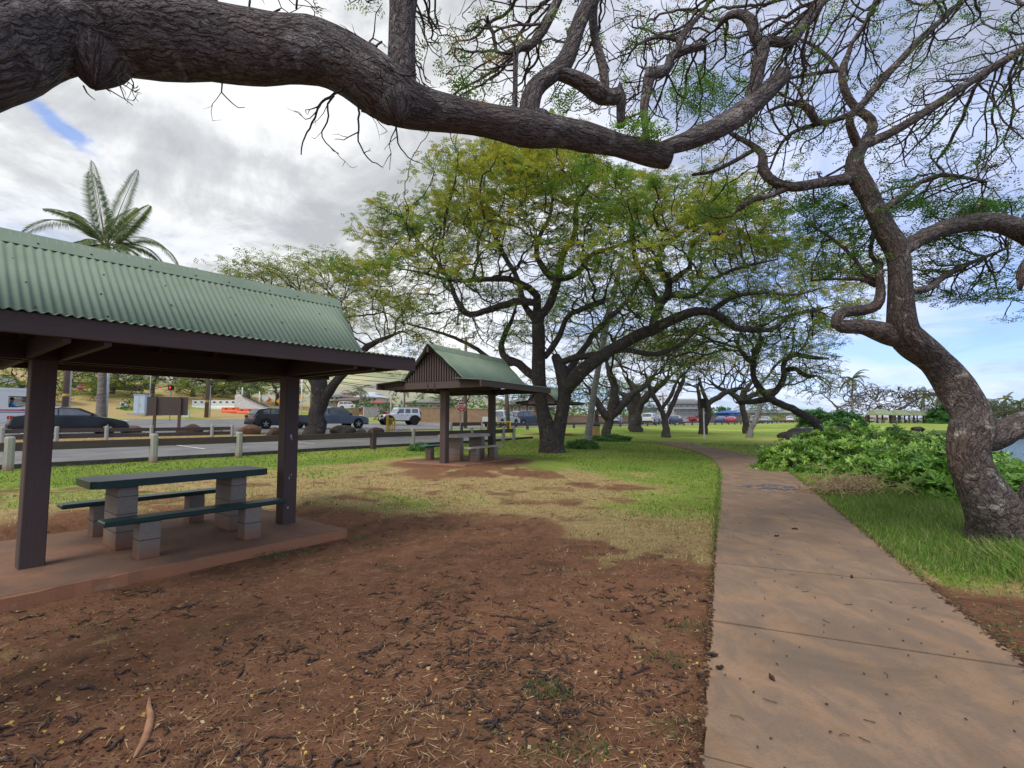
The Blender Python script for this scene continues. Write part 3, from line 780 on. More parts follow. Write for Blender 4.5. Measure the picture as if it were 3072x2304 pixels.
def PL(pts, Y0, Y1=None, rs=1.0):
    # traced limb: (x, y, r) in 2212-wide picture units -> world with depth from Y0 to Y1
    Y1 = Y0 if Y1 is None else Y1; n = len(pts); out = []
    for i, (x, y, r) in enumerate(pts):
        Y = Y0 + (Y1 - Y0) * i / max(1, n - 1); p = PD(x, y, Y)
        out.append((p[0], p[1], p[2], r * rs * Y / (F / DS)))
    return out
def PLy(pts, rs=1.0):
    out = []
    for (x, y, r, Y) in pts:
        p = PD(x, y, Y); out.append((p[0], p[1], p[2], r * rs * Y / (F / DS)))
    return out
GREEN = [(.15, .28, .04), (.11, .22, .035), (.20, .33, .05)]
OLIVE = [(.31, .35, .045), (.38, .38, .05), (.26, .32, .045), (.43, .38, .045), (.22, .30, .04)]
DARKG = [(.035, .10, .02), (.05, .13, .025), (.03, .08, .02)]

# ---- tree A: the huge overhead limb, upper left
def overhead_tree():
    t = empty('shade_tree', (-3.6, 2.1, 0), 0, 'massive dark limb with plated bark reaching across the top from the upper left corner', 'tree')
    K = Skel(); off = Vector(t.location)
    gx, gy = -3.75, 1.75
    K.limb([(gx, gy, -.1, .62), (gx + .02, gy, .7, .48), (gx + .08, gy + .1, 1.8, .42), (gx + .15, gy + .35, 2.7, .40), (gx + .45, gy + .65, 3.4, .39)] + PLy([(-60, 110, 120, 2.6), (60, 62, 104, 2.75)]), step=.12)
    main = PLy([(-60, 120, 118, 2.6), (60, 72, 100, 2.75), (160, 66, 88, 2.9), (270, 72, 82, 3.0), (400, 80, 85, 3.1), (500, 98, 78, 3.2), (565, 106, 72, 3.25), (640, 108, 66, 3.3), (690, 112, 66, 3.35), (760, 145, 67, 3.4), (820, 190, 70, 3.45), (868, 222, 56, 3.5), (920, 238, 42, 3.6), (1000, 250, 35, 3.7), (1075, 265, 36, 3.8), (1130, 277, 43, 3.85), (1165, 281, 40, 3.9), (1205, 284, 31, 3.95), (1281, 300, 29, 4.05), (1350, 318, 27, 4.15), (1400, 332, 27, 4.2), (1442, 340, 25, 4.25)])
    K.limb(main, step=.08)
    K.limb(PLy([(1400, 330, 12, 4.2), (1440, 318, 17, 4.2), (1490, 303, 21, 4.25), (1560, 272, 24, 4.35), (1610, 240, 24, 4.45), (1650, 205, 21, 4.5), (1692, 163, 19, 4.6)]), step=.08)
    K.limb(PLy([(1618, 235, 12, 4.45), (1632, 183, 14, 4.5), (1640, 131, 14, 4.55), (1650, 95, 15, 4.6)]), step=.08)
    K.limb(PLy([(1660, 100, 14, 4.6), (1630, 88, 13, 4.6), (1626, 45, 12, 4.65), (1600, 28, 10, 4.7), (1570, 33, 8, 4.8), (1547, 64, 4, 4.9)]), step=.08)
    K.limb(PLy([(1650, 90, 12, 4.6), (1680, 90, 12, 4.6), (1709, 95, 13, 4.65), (1733, 58, 11, 4.7), (1763, 18, 11, 4.8), (1800, -20, 9, 4.9), (1850, -70, 7, 5)]), step=.08)
    K.limb(PLy([(868, 205, 36, 3.5), (866, 150, 34, 3.5), (868, 100, 32, 3.5), (869, 40, 33, 3.5), (874, -50, 33, 3.5), (880, -200, 28, 3.55), (900, -400, 18, 3.6)]), step=.08)
    K.limb(PLy([(1143, 245, 22, 3.85), (1144, 220, 24, 3.85), (1154, 190, 22, 3.9), (1188, 163, 20, 3.9), (1218, 142, 20, 3.95), (1239, 91, 18, 4.0), (1251, 46, 17, 4.05), (1275, 5, 18, 4.1), (1300, -40, 18, 4.2), (1340, -140, 14, 4.4)]), step=.08)
    K.limb(PLy([(1200, 155, 14, 3.92), (1240, 168, 17, 3.95), (1269, 183, 18, 4.0), (1300, 208, 21, 4.05), (1335, 212, 12, 4.1)]), step=.07)
    K.limb(PLy([(1342, 187, 12, 4.08), (1342, 225, 11, 4.1), (1340, 275, 9, 4.12)]), step=.07)
    K.limb(PLy([(1307, 200, 10, 4.05), (1307, 180, 12, 4.05), (1302, 137, 12, 4.1), (1286, 91, 10, 4.2), (1279, 30, 10, 4.3), (1290, -30, 9, 4.4)]), step=.08)
    K.limb(PLy([(1111, 262, 7, 3.85), (1113, 200, 6, 3.85), (1113, 152, 6, 3.9), (1114, 100, 7, 4.0), (1139, 106, 10, 4.05), (1160, 85, 9, 4.1), (1178, 61, 9, 4.15), (1205, 0, 10, 4.2), (1230, -60, 9, 4.3)]), step=.08)
    K.limb(PLy([(1397, 300, 9, 4.2), (1392, 262, 8, 4.2), (1390, 231, 10, 4.25), (1400, 182, 11, 4.3), (1403, 158, 14, 4.3), (1430, 156, 12, 4.35), (1446, 145, 11, 4.4), (1446, 122, 11, 4.4), (1482, 107, 10, 4.45), (1520, 100, 8, 4.5)]), step=.07)
    K.limb(PLy([(1465, 112, 7, 4.4), (1467, 85, 9, 4.45), (1494, 52, 6, 4.5), (1525, 18, 5, 4.6), (1540, -20, 4, 4.7)]), step=.08)
    K.limb(PLy([(1466, 86, 6, 4.45), (1440, 80, 5, 4.5), (1415, 79, 4, 4.5), (1370, 97, 3, 4.55), (1354, 131, 2, 4.6)]), step=.08)
    # extra limbs above the frame so that the crown has something to hang from
    K.limb([(*PD(400, 10, 3.1), .2), (*PD(420, -150, 3.6), .16), (*PD(560, -320, 4.3), .12), (*PD(700, -420, 5.2), .08)], step=.12)
    for (x, y, r, Y_, x2, y2, r2) in ((215, 95, 74, 2.95, 202, 178, 26), (850, 212, 50, 3.42, 858, 258, 22), (1163, 272, 34, 3.86, 1172, 283, 26), (1402, 165, 13, 4.28, 1403, 150, 17), (1325, 210, 18, 4.08, 1343, 203, 14), (560, 100, 62, 3.2, 560, 118, 60)):
        K.limb(PLy([(x, y, r * .95, Y_), ((x * 2 + x2) / 3, (y * 2 + y2) / 3, r * .92, Y_), ((x + 2 * x2) / 3, (y + 2 * y2) / 3, (r * .5 + r2 * .6), Y_), (x2, y2, r2, Y_), (x2, y2 + (y2 - y) * .12, r2 * .45, Y_)]), step=.04)
    nfix = len(K.p)
    A = []
    def reg(n, x0, x1, y0, y1, d0, d1):
        n = int(n * 1.6)
        for _ in range(n):
            A.append(PD(random.uniform(x0, x1), random.uniform(y0, y1), random.uniform(d0, d1)))
    reg(380, 1330, 1760, 20, 330, 4.3, 6.2)
    reg(480, 900, 1800, -160, 130, 4.0, 6.5)
    reg(170, 950, 1420, 60, 250, 4.1, 5.6)
    reg(90, 900, 1120, 40, 240, 3.7, 4.6)
    reg(70, 560, 860, -120, 25, 3.6, 5.0)
    reg(300, 400, 2000, -600, -100, 3.5, 7)
    K.grow(A, .07, 1.2, .085, jit=.27, maxit=140, keep=.55)
    K.radii(.0048, 1.95, .65)
    for i, p in enumerate(K.p): K.p[i] = np.array(p) - np.array(off)
    K.mesh(t, BARK_BIG, 'trunk', 'branches', .03, sides=(26, 7, 5, 3), flute=.045)
    # knobs and collars
    mb = MB()
    def knob(x, y, Y, r, dirv=(0, 0, -1), sq=.8):
        c = Vector(PD(x, y, Y)) - off; R = r * Y / (F / DS); pr = []
        for k in range(9):
            a = PI * k / 8; pr.append((max(.001, R * math.sin(a) * (1 + .12 * math.sin(k * 2.1))), R * sq * -math.cos(a)))
        mb.disc_rev(pr, c, dirv, 22)
    tp = K.tips()
    wp = tp + np.array(off)
    sel = RNG.random(len(tp)) < .30
    if sel.any(): leaves('foliage', tp[sel], 40, .05, .040, GREEN + [(.28, .20, .08)], M_LEAF, t, .6, .4, spray=10, slen=3.6)
    # two fresh leafy sprays with bigger leaves and the green tuft by the fork
    cen = []
    for (x, y, Y, r_, n) in ((1390, 268, 4.05, 30, 26), (1410, 290, 4.1, 26, 20), (1350, 270, 4.1, 16, 8), (1500, 210, 4.9, 70, 90), (1560, 190, 5.0, 60, 60), (1215, 215, 4.1, 24, 16), (1000, 180, 4.0, 26, 18), (1490, 165, 5.1, 40, 30), (1590, 255, 5, 40, 30)):
        for _ in range(n):
            a = random.uniform(0, 2 * PI); q = r_ * math.sqrt(random.random()); cen.append(np.array(PD(x + q * math.cos(a), y + q * .6 * math.sin(a), Y + random.uniform(-.15, .15))) - np.array(off))
    leaves('fresh_leaves', np.array(cen), 20, .05, .034, [(.17, .33, .05), (.12, .27, .04), (.20, .36, .07)], M_LEAF, t, .7, .45, spray=10, slen=3.4)
    # dead twigs hanging below the limb
    tw = MB()
    def twig(p, d, ln, r, dep=0):
        pts = [np.array(p, float)]; d = np.array(d, float); n = max(3, int(ln / .05))
        for i in range(n):
            d = d + RNG.normal(0, .26, 3); d /= np.linalg.norm(d); pts.append(pts[-1] + d * ln / n)
            if dep < 2 and random.random() < .42 and i > 0:
                e = d + RNG.normal(0, .75, 3); twig(pts[-1], e / np.linalg.norm(e), ln * random.uniform(.25, .55) * (1 - i / n * .4), r * .6, dep + 1)
        tube_np(tw, pts, np.linspace(r, r * .4, len(pts)), 4, False)
    def trace(pts, Y, r):
        q = [np.array(PD(x, y, Y + 0.03 * i)) - np.array(off) for i, (x, y) in enumerate(pts)]
        q = resample(smooth_poly(np.array(q), 1), .04); q[1:] += RNG.normal(0, .004, q[1:].shape)
        tube_np(tw, q, np.linspace(r, r * .4, len(q)), 5, False)
        for i in range(2, len(q), 4):
            if random.random() < .75:
                d = (q[i] - q[i - 1]); d = d / np.linalg.norm(d) + RNG.normal(0, .6, 3); twig(q[i], d / np.linalg.norm(d), random.uniform(.07, .24), r * .5, 1)
    trace([(742, 192), (722, 205), (697, 216), (683, 245), (668, 280), (655, 305), (650, 333)], 3.3, .011)
    trace([(722, 206), (705, 228), (712, 258), (690, 290), (712, 318), (733, 332)], 3.32, .008)
    trace([(697, 216), (672, 262), (636, 240)], 3.3, .005)
    trace([(773, 205), (776, 240), (772, 300), (785, 330), (800, 348), (825, 360)], 3.4, .009)
    trace([(775, 285), (745, 300), (720, 300)], 3.4, .005); trace([(780, 240), (805, 250), (838, 285)], 3.42, .005)
    trace([(855, 270), (858, 300), (865, 325), (890, 345), (917, 357)], 3.5, .007)
    trace([(480, 172), (476, 195), (490, 212), (510, 230), (528, 232)], 3.2, .006)
    trace([(972, 280), (974, 305), (985, 320)], 3.6, .004)
    for (x, y) in ((245, 175), (255, 165), (225, 190), (205, 195), (262, 158), (180, 185), (270, 160)):
        twig(np.array(PD(x, y, 2.9)) - np.array(off), (random.uniform(.2, 1), random.uniform(-.2, .2), random.uniform(-.7, -.05)), random.uniform(.12, .26), .005, 0)
    for _ in range(26):
        k = random.randrange(6, nfix); 
        if K.r[k] > .03: twig(K.p[k], RNG.normal(0, 1, 3) + np.array([0, 0, -.3]), random.uniform(.15, .4), .006, 0)
    for (x, y) in ((605, 20), (540, 0), (640, 20), (825, 90), (815, 100), (900, 160), (898, 150), (895, 120)):
        twig(np.array(PD(x, y, 3.35)) - np.array(off), (random.uniform(-.6, .6), 0, random.uniform(-.6, 1)), random.uniform(.25, .45), .008, 0)
    tw.build('dead_twigs', M_TWIG, t, True)
overhead_tree()

# ---- tree B: twisted tree at the right
def twisted_tree():
    bx, by, bz = G(3010, 1655); off = np.array([bx, by, bz])
    t = empty('twisted_tree', (bx, by, bz), 0, 'twisted bare-limbed tree right of the footpath with a blotched leaning trunk', 'tree')
    K = Skel(); Y = by
    K.limb([(bx + .12, by + .1, bz - .25, .55), (bx + .12, by + .1, bz + .05, .43), (bx + .07, by + .08, bz + .25, .34)] + PLy([(2140, 1090, 52, Y), (2110, 1040, 41, Y), (2092, 995, 36, Y), (2091, 960, 37, Y), (2101, 930, 43, Y), (2101, 900, 38, Y + .05), (2084, 868, 34, Y + .1), (2062, 832, 32, Y + .15), (2036, 795, 31, Y + .15), (2005, 765, 31, Y + .1), (1972, 742, 34, Y), (1950, 715, 28, Y - .1), (1947, 670, 25, Y - .15), (1946, 620, 23, Y - .2), (1944, 570, 23, Y - .2), (1936, 530, 26, Y - .2), (1915, 505, 22, Y - .2), (1894, 462, 20, Y - .2), (1873, 415, 19, Y - .15), (1850, 380, 19, Y - .1), (1842, 348, 15, Y), (1860, 318, 13, Y)]), step=.1)
    K.limb([(bx + .25, by, bz - .2, .45), (bx + .5, by - .02, bz + .18, .30)] + PLy([(2232, 1072, 33, Y), (2275, 1020, 31, Y), (2330, 920, 27, Y + .1), (2400, 800, 22, Y + .2), (2420, 640, 18, Y + .2)]), step=.1)
    K.limb(PLy([(2105, 940, 34, Y), (2140, 948, 32, Y), (2175, 930, 28, Y), (2215, 908, 24, Y + .05), (2300, 880, 22, Y + .1), (2380, 830, 18, Y + .1)]), step=.1)
    K.limb(PLy([(1861, 314, 11, Y), (1885, 305, 11, Y), (1934, 283, 10, Y + .05), (2010, 235, 9, Y + .1), (2086, 183, 8, Y + .2), (2150, 142, 8, Y + .3), (2212, 104, 7, Y + .4), (2320, 40, 6, Y + .6)]), step=.1)
    K.limb(PLy([(1855, 318, 9, Y), (1838, 280, 9, Y - .1), (1831, 250, 8, Y - .15), (1861, 230, 8, Y - .15), (1904, 171, 9, Y - .1), (1940, 137, 8, Y), (1989, 82, 7, Y + .1), (2032, 46, 6, Y + .2), (2080, 0, 5, Y + .3), (2120, -40, 4, Y + .4)]), step=.1)
    K.limb(PLy([(1862, 312, 9, Y), (1888, 280, 10, Y + .1), (1882, 255, 9, Y + .15), (1845, 234, 8, Y + .2), (1821, 189, 9, Y + .25), (1818, 149, 9, Y + .3), (1832, 120, 6, Y + .35), (1840, 90, 4, Y + .4), (1870, 50, 3, Y + .5), (1890, 0, 3, Y + .6)]), step=.1)
    K.limb(PLy([(1818, 150, 6, Y + .3), (1785, 155, 5, Y + .3), (1751, 161, 4, Y + .35), (1703, 168, 4, Y + .4), (1660, 190, 3, Y + .5)]), step=.1)
    K.limb(PLy([(1810, 152, 5, Y + .3), (1795, 128, 5, Y + .4), (1751, 94, 4, Y + .5), (1721, 82, 3, Y + .6)]), step=.1)
    K.limb(PLy([(1838, 246, 7, Y), (1810, 258, 6, Y), (1776, 266, 5, Y), (1709, 283, 4, Y + .05), (1680, 320, 3, Y + .1), (1663, 366, 2, Y + .15)]), step=.1)
    K.limb(PLy([(1775, 265, 6, Y), (1762, 268, 7, Y - .05), (1752, 240, 8, Y - .1), (1735, 225, 7, Y - .1), (1700, 222, 4, Y - .1), (1660, 240, 3, Y)]), step=.1)
    K.limb(PLy([(1848, 382, 14, Y - .1), (1820, 389, 12, Y - .15), (1782, 393, 11, Y - .2), (1721, 405, 10, Y - .25), (1688, 402, 9, Y - .25), (1655, 382, 11, Y - .2), (1645, 356, 11, Y - .15), (1651, 335, 9, Y - .1), (1623, 311, 6, Y), (1584, 293, 5, Y + .1), (1560, 270, 4, Y + .2)]), step=.1)
    K.limb(PLy([(1635, 320, 5, Y), (1605, 338, 5, Y), (1578, 353, 5, Y), (1538, 372, 4, Y), (1495, 378, 3, Y)]), step=.1)
    K.limb(PLy([(1705, 404, 7, Y - .25), (1690, 411, 6, Y - .25), (1660, 425, 5, Y - .3), (1623, 430, 6, Y - .3), (1596, 451, 8, Y - .3)]), step=.1)
    K.limb(PLy([(1940, 550, 16, Y - .2), (1955, 535, 17, Y - .2), (1984, 517, 17, Y - .15), (2036, 492, 17, Y - .1), (2106, 479, 18, Y), (2158, 480, 19, Y), (2212, 500, 20, Y + .05), (2300, 560, 20, Y + .1), (2380, 640, 18, Y + .15)]), step=.1)
    K.limb(PLy([(1898, 465, 8, Y - .2), (1925, 438, 7, Y - .2), (1958, 420, 6, Y - .1), (1989, 390, 5, Y), (2040, 374, 4, Y + .1), (2130, 393, 3, Y + .3)]), step=.1)
    K.limb(PLy([(1940, 728, 22, Y), (1900, 716, 20, Y - .05), (1863, 704, 17, Y - .1), (1822, 707, 15, Y - .15), (1804, 698, 14, Y - .15), (1812, 678, 13, Y - .15), (1835, 671, 12, Y - .1), (1870, 670, 11, Y - .1), (1895, 662, 12, Y - .1), (1903, 640, 11, Y - .1), (1902, 612, 9, Y - .1), (1898, 590, 8, Y - .1), (1901, 572, 7, Y - .05)]), step=.08)
    K.limb(PLy([(1900, 580, 6, Y), (1888, 560, 4, Y), (1877, 546, 4, Y), (1888, 501, 3, Y + .1), (1880, 470, 2, Y + .2)]), step=.1)
    K.limb(PLy([(1898, 612, 8, Y), (1877, 602, 7, Y), (1862, 585, 4, Y), (1856, 571, 4, Y + .05), (1835, 546, 4, Y + .1), (1794, 512, 3, Y + .2), (1766, 495, 3, Y + .3), (1738, 480, 2, Y + .4)]), step=.1)
    K.limb(PLy([(1890, 615, 6, Y), (1863, 602, 4, Y), (1830, 604, 3, Y), (1800, 602, 3, Y + .1), (1752, 606, 2, Y + .2)]), step=.1)
    K.limb(PLy([(1955, 632, 8, Y - .15), (1985, 627, 7, Y - .1), (2012, 622, 7, Y), (2036, 595, 6, Y + .1), (2106, 564, 4, Y + .3), (2175, 536, 3, Y + .5)]), step=.1)
    K.limb(PLy([(2260, 520, 10, Y - .3), (2225, 560, 10, Y - .3), (2207, 590, 11, Y - .3), (2203, 625, 4, Y - .3)]), step=.08)
    A = []
    def reg(n, x0, x1, y0, y1, d0, d1):
        for _ in range(int(n * 1.55)): A.append(PD(random.uniform(x0, x1), random.uniform(y0, y1), Y + random.uniform(d0, d1)))
    reg(620, 1700, 2230, -60, 330, -.5, 2.0)
    reg(230, 1880, 2160, 320, 470, -.3, 1.6)
    reg(150, 1500, 1840, 230, 470, -.4, 1.0)
    reg(120, 1740, 1900, 430, 600, -.1, 1.2)
    reg(120, 1960, 2180, 480, 650, 0, 1.4)
    reg(250, 1650, 2500, -350, -50, -.5, 2.5)
    reg(90, 2040, 2215, 430, 500, .0, 1.2); reg(90, 1985, 2190, 560, 650, .1, 1.2); reg(70, 1715, 1850, 430, 520, .1, 1.2)
    reg(110, 2150, 2450, 150, 700, .2, 2.0)
    K.grow(A, .09, 1.6, .105, jit=.24, maxit=140, keep=.6)
    K.radii(.0058, 1.95, .65)
    for i, p in enumerate(K.p): K.p[i] = np.array(p) - off
    K.mesh(t, BARK_LICHEN, 'trunk', 'branches', .045, sides=(22, 7, 5, 3), flute=.05)
    tp = K.tips(); wp = tp + off
    # leafier toward the right and low, near bare above
    sx_ = wp[:, 0] / wp[:, 1]; sz_ = (wp[:, 2] - CH) / wp[:, 1]
    pr = np.where(sz_ > .48, .36, 1.0)
    sel = RNG.random(len(tp)) < pr
    low_ = tp[sz_ <= .46]; leaves('dense_foliage', low_, 50, .12, .05, [(.08, .20, .035), (.06, .16, .03), (.11, .24, .04)], M_LEAF, t, .35, .5, zs=.3, spray=10, slen=3.2)
    leaves('foliage', tp[sel], 40, .09, .050, [(.09, .21, .04), (.06, .16, .035), (.13, .26, .05), (.20, .21, .06)], M_LEAF, t, .4, .45, zs=.35, spray=10, slen=3.6)
twisted_tree()

# ---- tree C: the wide crowned tree in the middle
def centre_tree():
    bx, by, bz = G(1655, 1357); off = np.array([bx, by, bz]); Y = by
    t = empty('wide_crowned_tree', (bx, by, bz), 0, 'broad yellow green shade tree with a forked trunk beside the second pavilion', 'tree')
    K = Skel()
    K.limb([(bx, by, bz - .5, .75)] + PLy([(1192, 985, 33, Y), (1191, 965, 28, Y), (1188, 940, 24, Y), (1178, 915, 17, Y), (1170, 880, 14, Y), (1167, 845, 14, Y), (1164, 820, 15, Y), (1163, 790, 14, Y), (1164, 747, 13, Y), (1163, 715, 14, Y), (1163, 697, 13, Y), (1160, 670, 9, Y)]), step=.35)
    K.limb(PLy([(1196, 965, 22, Y), (1204, 940, 18, Y - .1), (1212, 905, 14, Y - .2), (1217, 875, 14, Y - .3), (1222, 840, 16, Y - .35), (1218, 815, 17, Y - .4), (1210, 790, 14, Y - .3), (1200, 770, 10, Y)]), step=.35)
    def lb(pts, d0, d1, step=.35, rs=1):
        pts = list(pts); pts[-1] = (pts[-1][0], pts[-1][1], pts[-1][2] * (.5 if pts[-1][2] < 6 else .9)); K.limb(PL(pts, Y + d0, Y + d1, rs), step=step, wob=.12)
    lb([(1222, 845, 14), (1232, 826, 16), (1273, 788, 15), (1329, 750, 14), (1384, 718, 13), (1425, 704, 12), (1460, 688, 10), (1495, 671, 9), (1535, 670, 8), (1565, 690, 7)], -.3, -3.0)
    lb([(1408, 706, 8), (1415, 685, 9), (1423, 662, 9), (1443, 637, 8), (1447, 609, 8), (1428, 590, 7), (1417, 560, 6), (1430, 535, 5), (1470, 500, 4), (1540, 470, 3)], -2.0, -1)
    lb([(1446, 610, 6), (1470, 592, 6), (1495, 576, 5), (1488, 548, 4), (1505, 510, 3), (1560, 480, 3)], -1.8, .8)
    lb([(1445, 638, 6), (1480, 640, 6), (1511, 640, 5), (1539, 600, 4), (1600, 575, 4), (1680, 560, 3)], -2, -4)
    lb([(1539, 671, 7), (1560, 690, 7), (1583, 709, 7), (1628, 714, 6), (1677, 713, 5), (1702, 680, 4), (1760, 670, 3), (1800, 660, 2)], -2.8, -2)
    lb([(1540, 670, 6), (1580, 640, 5), (1640, 630, 4), (1720, 640, 3), (1780, 620, 2)], -2.8, -5)
    lb([(1163, 697, 11), (1172, 680, 11), (1186, 660, 11), (1198, 630, 10), (1206, 605, 10), (1207, 585, 9)], 0, .6)
    lb([(1204, 602, 8), (1225, 603, 7), (1251, 588, 7), (1262, 567, 6), (1273, 553, 6), (1300, 540, 5), (1340, 531, 4), (1400, 500, 3), (1440, 440, 3)], .5, 1.5)
    lb([(1205, 600, 8), (1190, 600, 8), (1174, 581, 7), (1160, 560, 6), (1157, 543, 6), (1163, 509, 5), (1190, 470, 4), (1195, 420, 3), (1180, 370, 2)], .5, -1)
    lb([(1160, 640, 9), (1148, 628, 8), (1135, 618, 8), (1096, 600, 7), (1041, 603, 5), (980, 609, 4), (920, 590, 3), (860, 580, 2)], 0, -3)
    lb([(1160, 655, 9), (1130, 648, 8), (1107, 653, 8), (1052, 672, 7), (1008, 682, 7), (990, 655, 6), (980, 635, 5), (975, 610, 4), (940, 560, 3), (900, 520, 3)], 0, 2.5)
    lb([(1170, 840, 12), (1150, 810, 10), (1118, 783, 9), (1085, 770, 8), (1083, 736, 6), (1107, 690, 4), (1120, 640, 3)], 0, 3)
    lb([(1118, 783, 6), (1080, 790, 5), (1020, 745, 4), (960, 720, 3), (880, 700, 3)], 1.2, 4)
    lb([(1179, 769, 8), (1195, 745, 7), (1212, 725, 7), (1217, 697, 6), (1228, 680, 6), (1240, 675, 6), (1268, 664, 6), (1305, 650, 7)], 0, -1.2)
    lb([(1207, 785, 8), (1245, 770, 7), (1290, 768, 7), (1345, 753, 6), (1412, 768, 5), (1461, 753, 5), (1490, 728, 4), (1520, 690, 3)], -.3, -2.6)
    lb([(1207, 590, 8), (1215, 550, 7), (1245, 510, 6), (1240, 450, 5), (1270, 400, 4), (1300, 360, 3)], .6, -2)
    lb([(1163, 700, 8), (1130, 660, 7), (1120, 600, 6), (1080, 540, 5), (1060, 480, 4), (1020, 430, 3)], 0, 3.5)
    lb([(1205, 600, 7), (1190, 540, 6), (1150, 480, 5), (1110, 420, 4), (1100, 380, 3)], .5, 4)
    lb([(1425, 662, 7), (1400, 610, 6), (1370, 560, 5), (1360, 480, 4), (1380, 420, 3)], -1.5, 2.5)
    lb([(1218, 820, 10), (1240, 780, 8), (1300, 700, 6), (1360, 650, 5), (1400, 560, 4)], .3, 6)
    # crown: attractors inside the traced outline of the crown (an upper shell and some inside)
    ctr = np.array([bx + (1330 - 1192) / 1066 * Y, by, 0])
    outl = [(770, 600), (775, 545), (830, 480), (905, 440), (940, 375), (1000, 330), (1070, 305), (1200, 315), (1320, 350), (1420, 370), (1520, 400), (1600, 430), (1690, 480), (1760, 530), (1830, 580), (1845, 625), (1800, 680), (1820, 740), (1740, 760), (1600, 720), (1480, 720), (1330, 700), (1180, 720), (1050, 730), (950, 690), (850, 660)]
    def inside(x, y):
        c = False; n = len(outl)
        for i in range(n):
            x1, y1 = outl[i]; x2, y2 = outl[(i + 1) % n]
            if (y1 > y) != (y2 > y) and x < (x2 - x1) * (y - y1) / (y2 - y1) + x1: c = not c
        return c
    A = []
    B = []
    while len(A) < 6400:
        if B and random.random() < .8:
            c = random.choice(B); A.append((c[0] + random.gauss(0, .8), c[1] + random.gauss(0, .9), c[2] + random.gauss(0, .26))); continue
        x = random.uniform(765, 1850); y = random.uniform(300, 765)
        if not inside(x, y): continue
        topy = np.interp(x, [765, 850, 940, 1070, 1320, 1520, 1700, 1850], [560, 470, 375, 305, 350, 400, 490, 600])
        dep = (y - topy) / 1066 * Y                      # metres below the crown's top line
        # crown is a shallow dome in depth: near the outline thin, in the middle deep
        hx = max(.12, 1 - abs(x - 1310) / 560); dd = 7.0 * math.sqrt(hx)
        if random.random() < min(1, dep / 9.0) * .55: continue
        yy = random.uniform(-dd, dd)
        if dep < 1.2: yy *= .8
        A.append(PD(x, y, Y + yy)); 
        if len(B) < 260: B.append(A[-1])
    K.grow(A, .22, 3.2, .25, jit=.34, maxit=110, keep=.6, grav=(0, 0, .06))
    K.radii(.0105, 2.12, .65)
    for i, p in enumerate(K.p): K.p[i] = np.array(p) - off
    K.mesh(t, BARK_DARK, 'trunk', 'branches', .10, sides=(14, 6, 4, 3), flute=.06)
    tp = K.tips(.0122); wp = tp + off
    px_ = wp[:, 0] / wp[:, 1] * 1066 + 1106; py_ = 903.6 - (wp[:, 2] - CH) / wp[:, 1] * 1066
    topy = np.interp(px_, [765, 850, 940, 1070, 1320, 1520, 1700, 1850], [560, 470, 375, 305, 350, 400, 490, 600])
    dep = (py_ - topy)
    nz = fbm(wp[:, 0] * 1.0 + wp[:, 2] * 1.3, wp[:, 1] + wp[:, 2], .5, 91, 3)
    pr = np.clip(1.2 - dep / 330, .2, 1) * np.clip((nz - .18) * 3.8, .25, 1)
    sel = RNG.random(len(tp)) < pr
    yel = fbm(wp[:, 0] + 40, wp[:, 1] + wp[:, 2] * .8, .28, 17, 2) + RNG.normal(0, .03, len(nz)) > .45
    a = sel & yel & (dep < 230); b_ = sel & ~a
    leaves('yellowed_foliage', tp[a], 72, .20, .10, OLIVE, M_LEAF, t, .4, .55, zs=.45, spray=12, slen=3.4)
    leaves('green_foliage', tp[b_], 66, .20, .10, [(.14, .26, .037), (.10, .21, .033), (.19, .30, .045), (.21, .28, .04)], M_LEAF, t, .4, .55, zs=.45, spray=12, slen=3.4)
centre_tree()

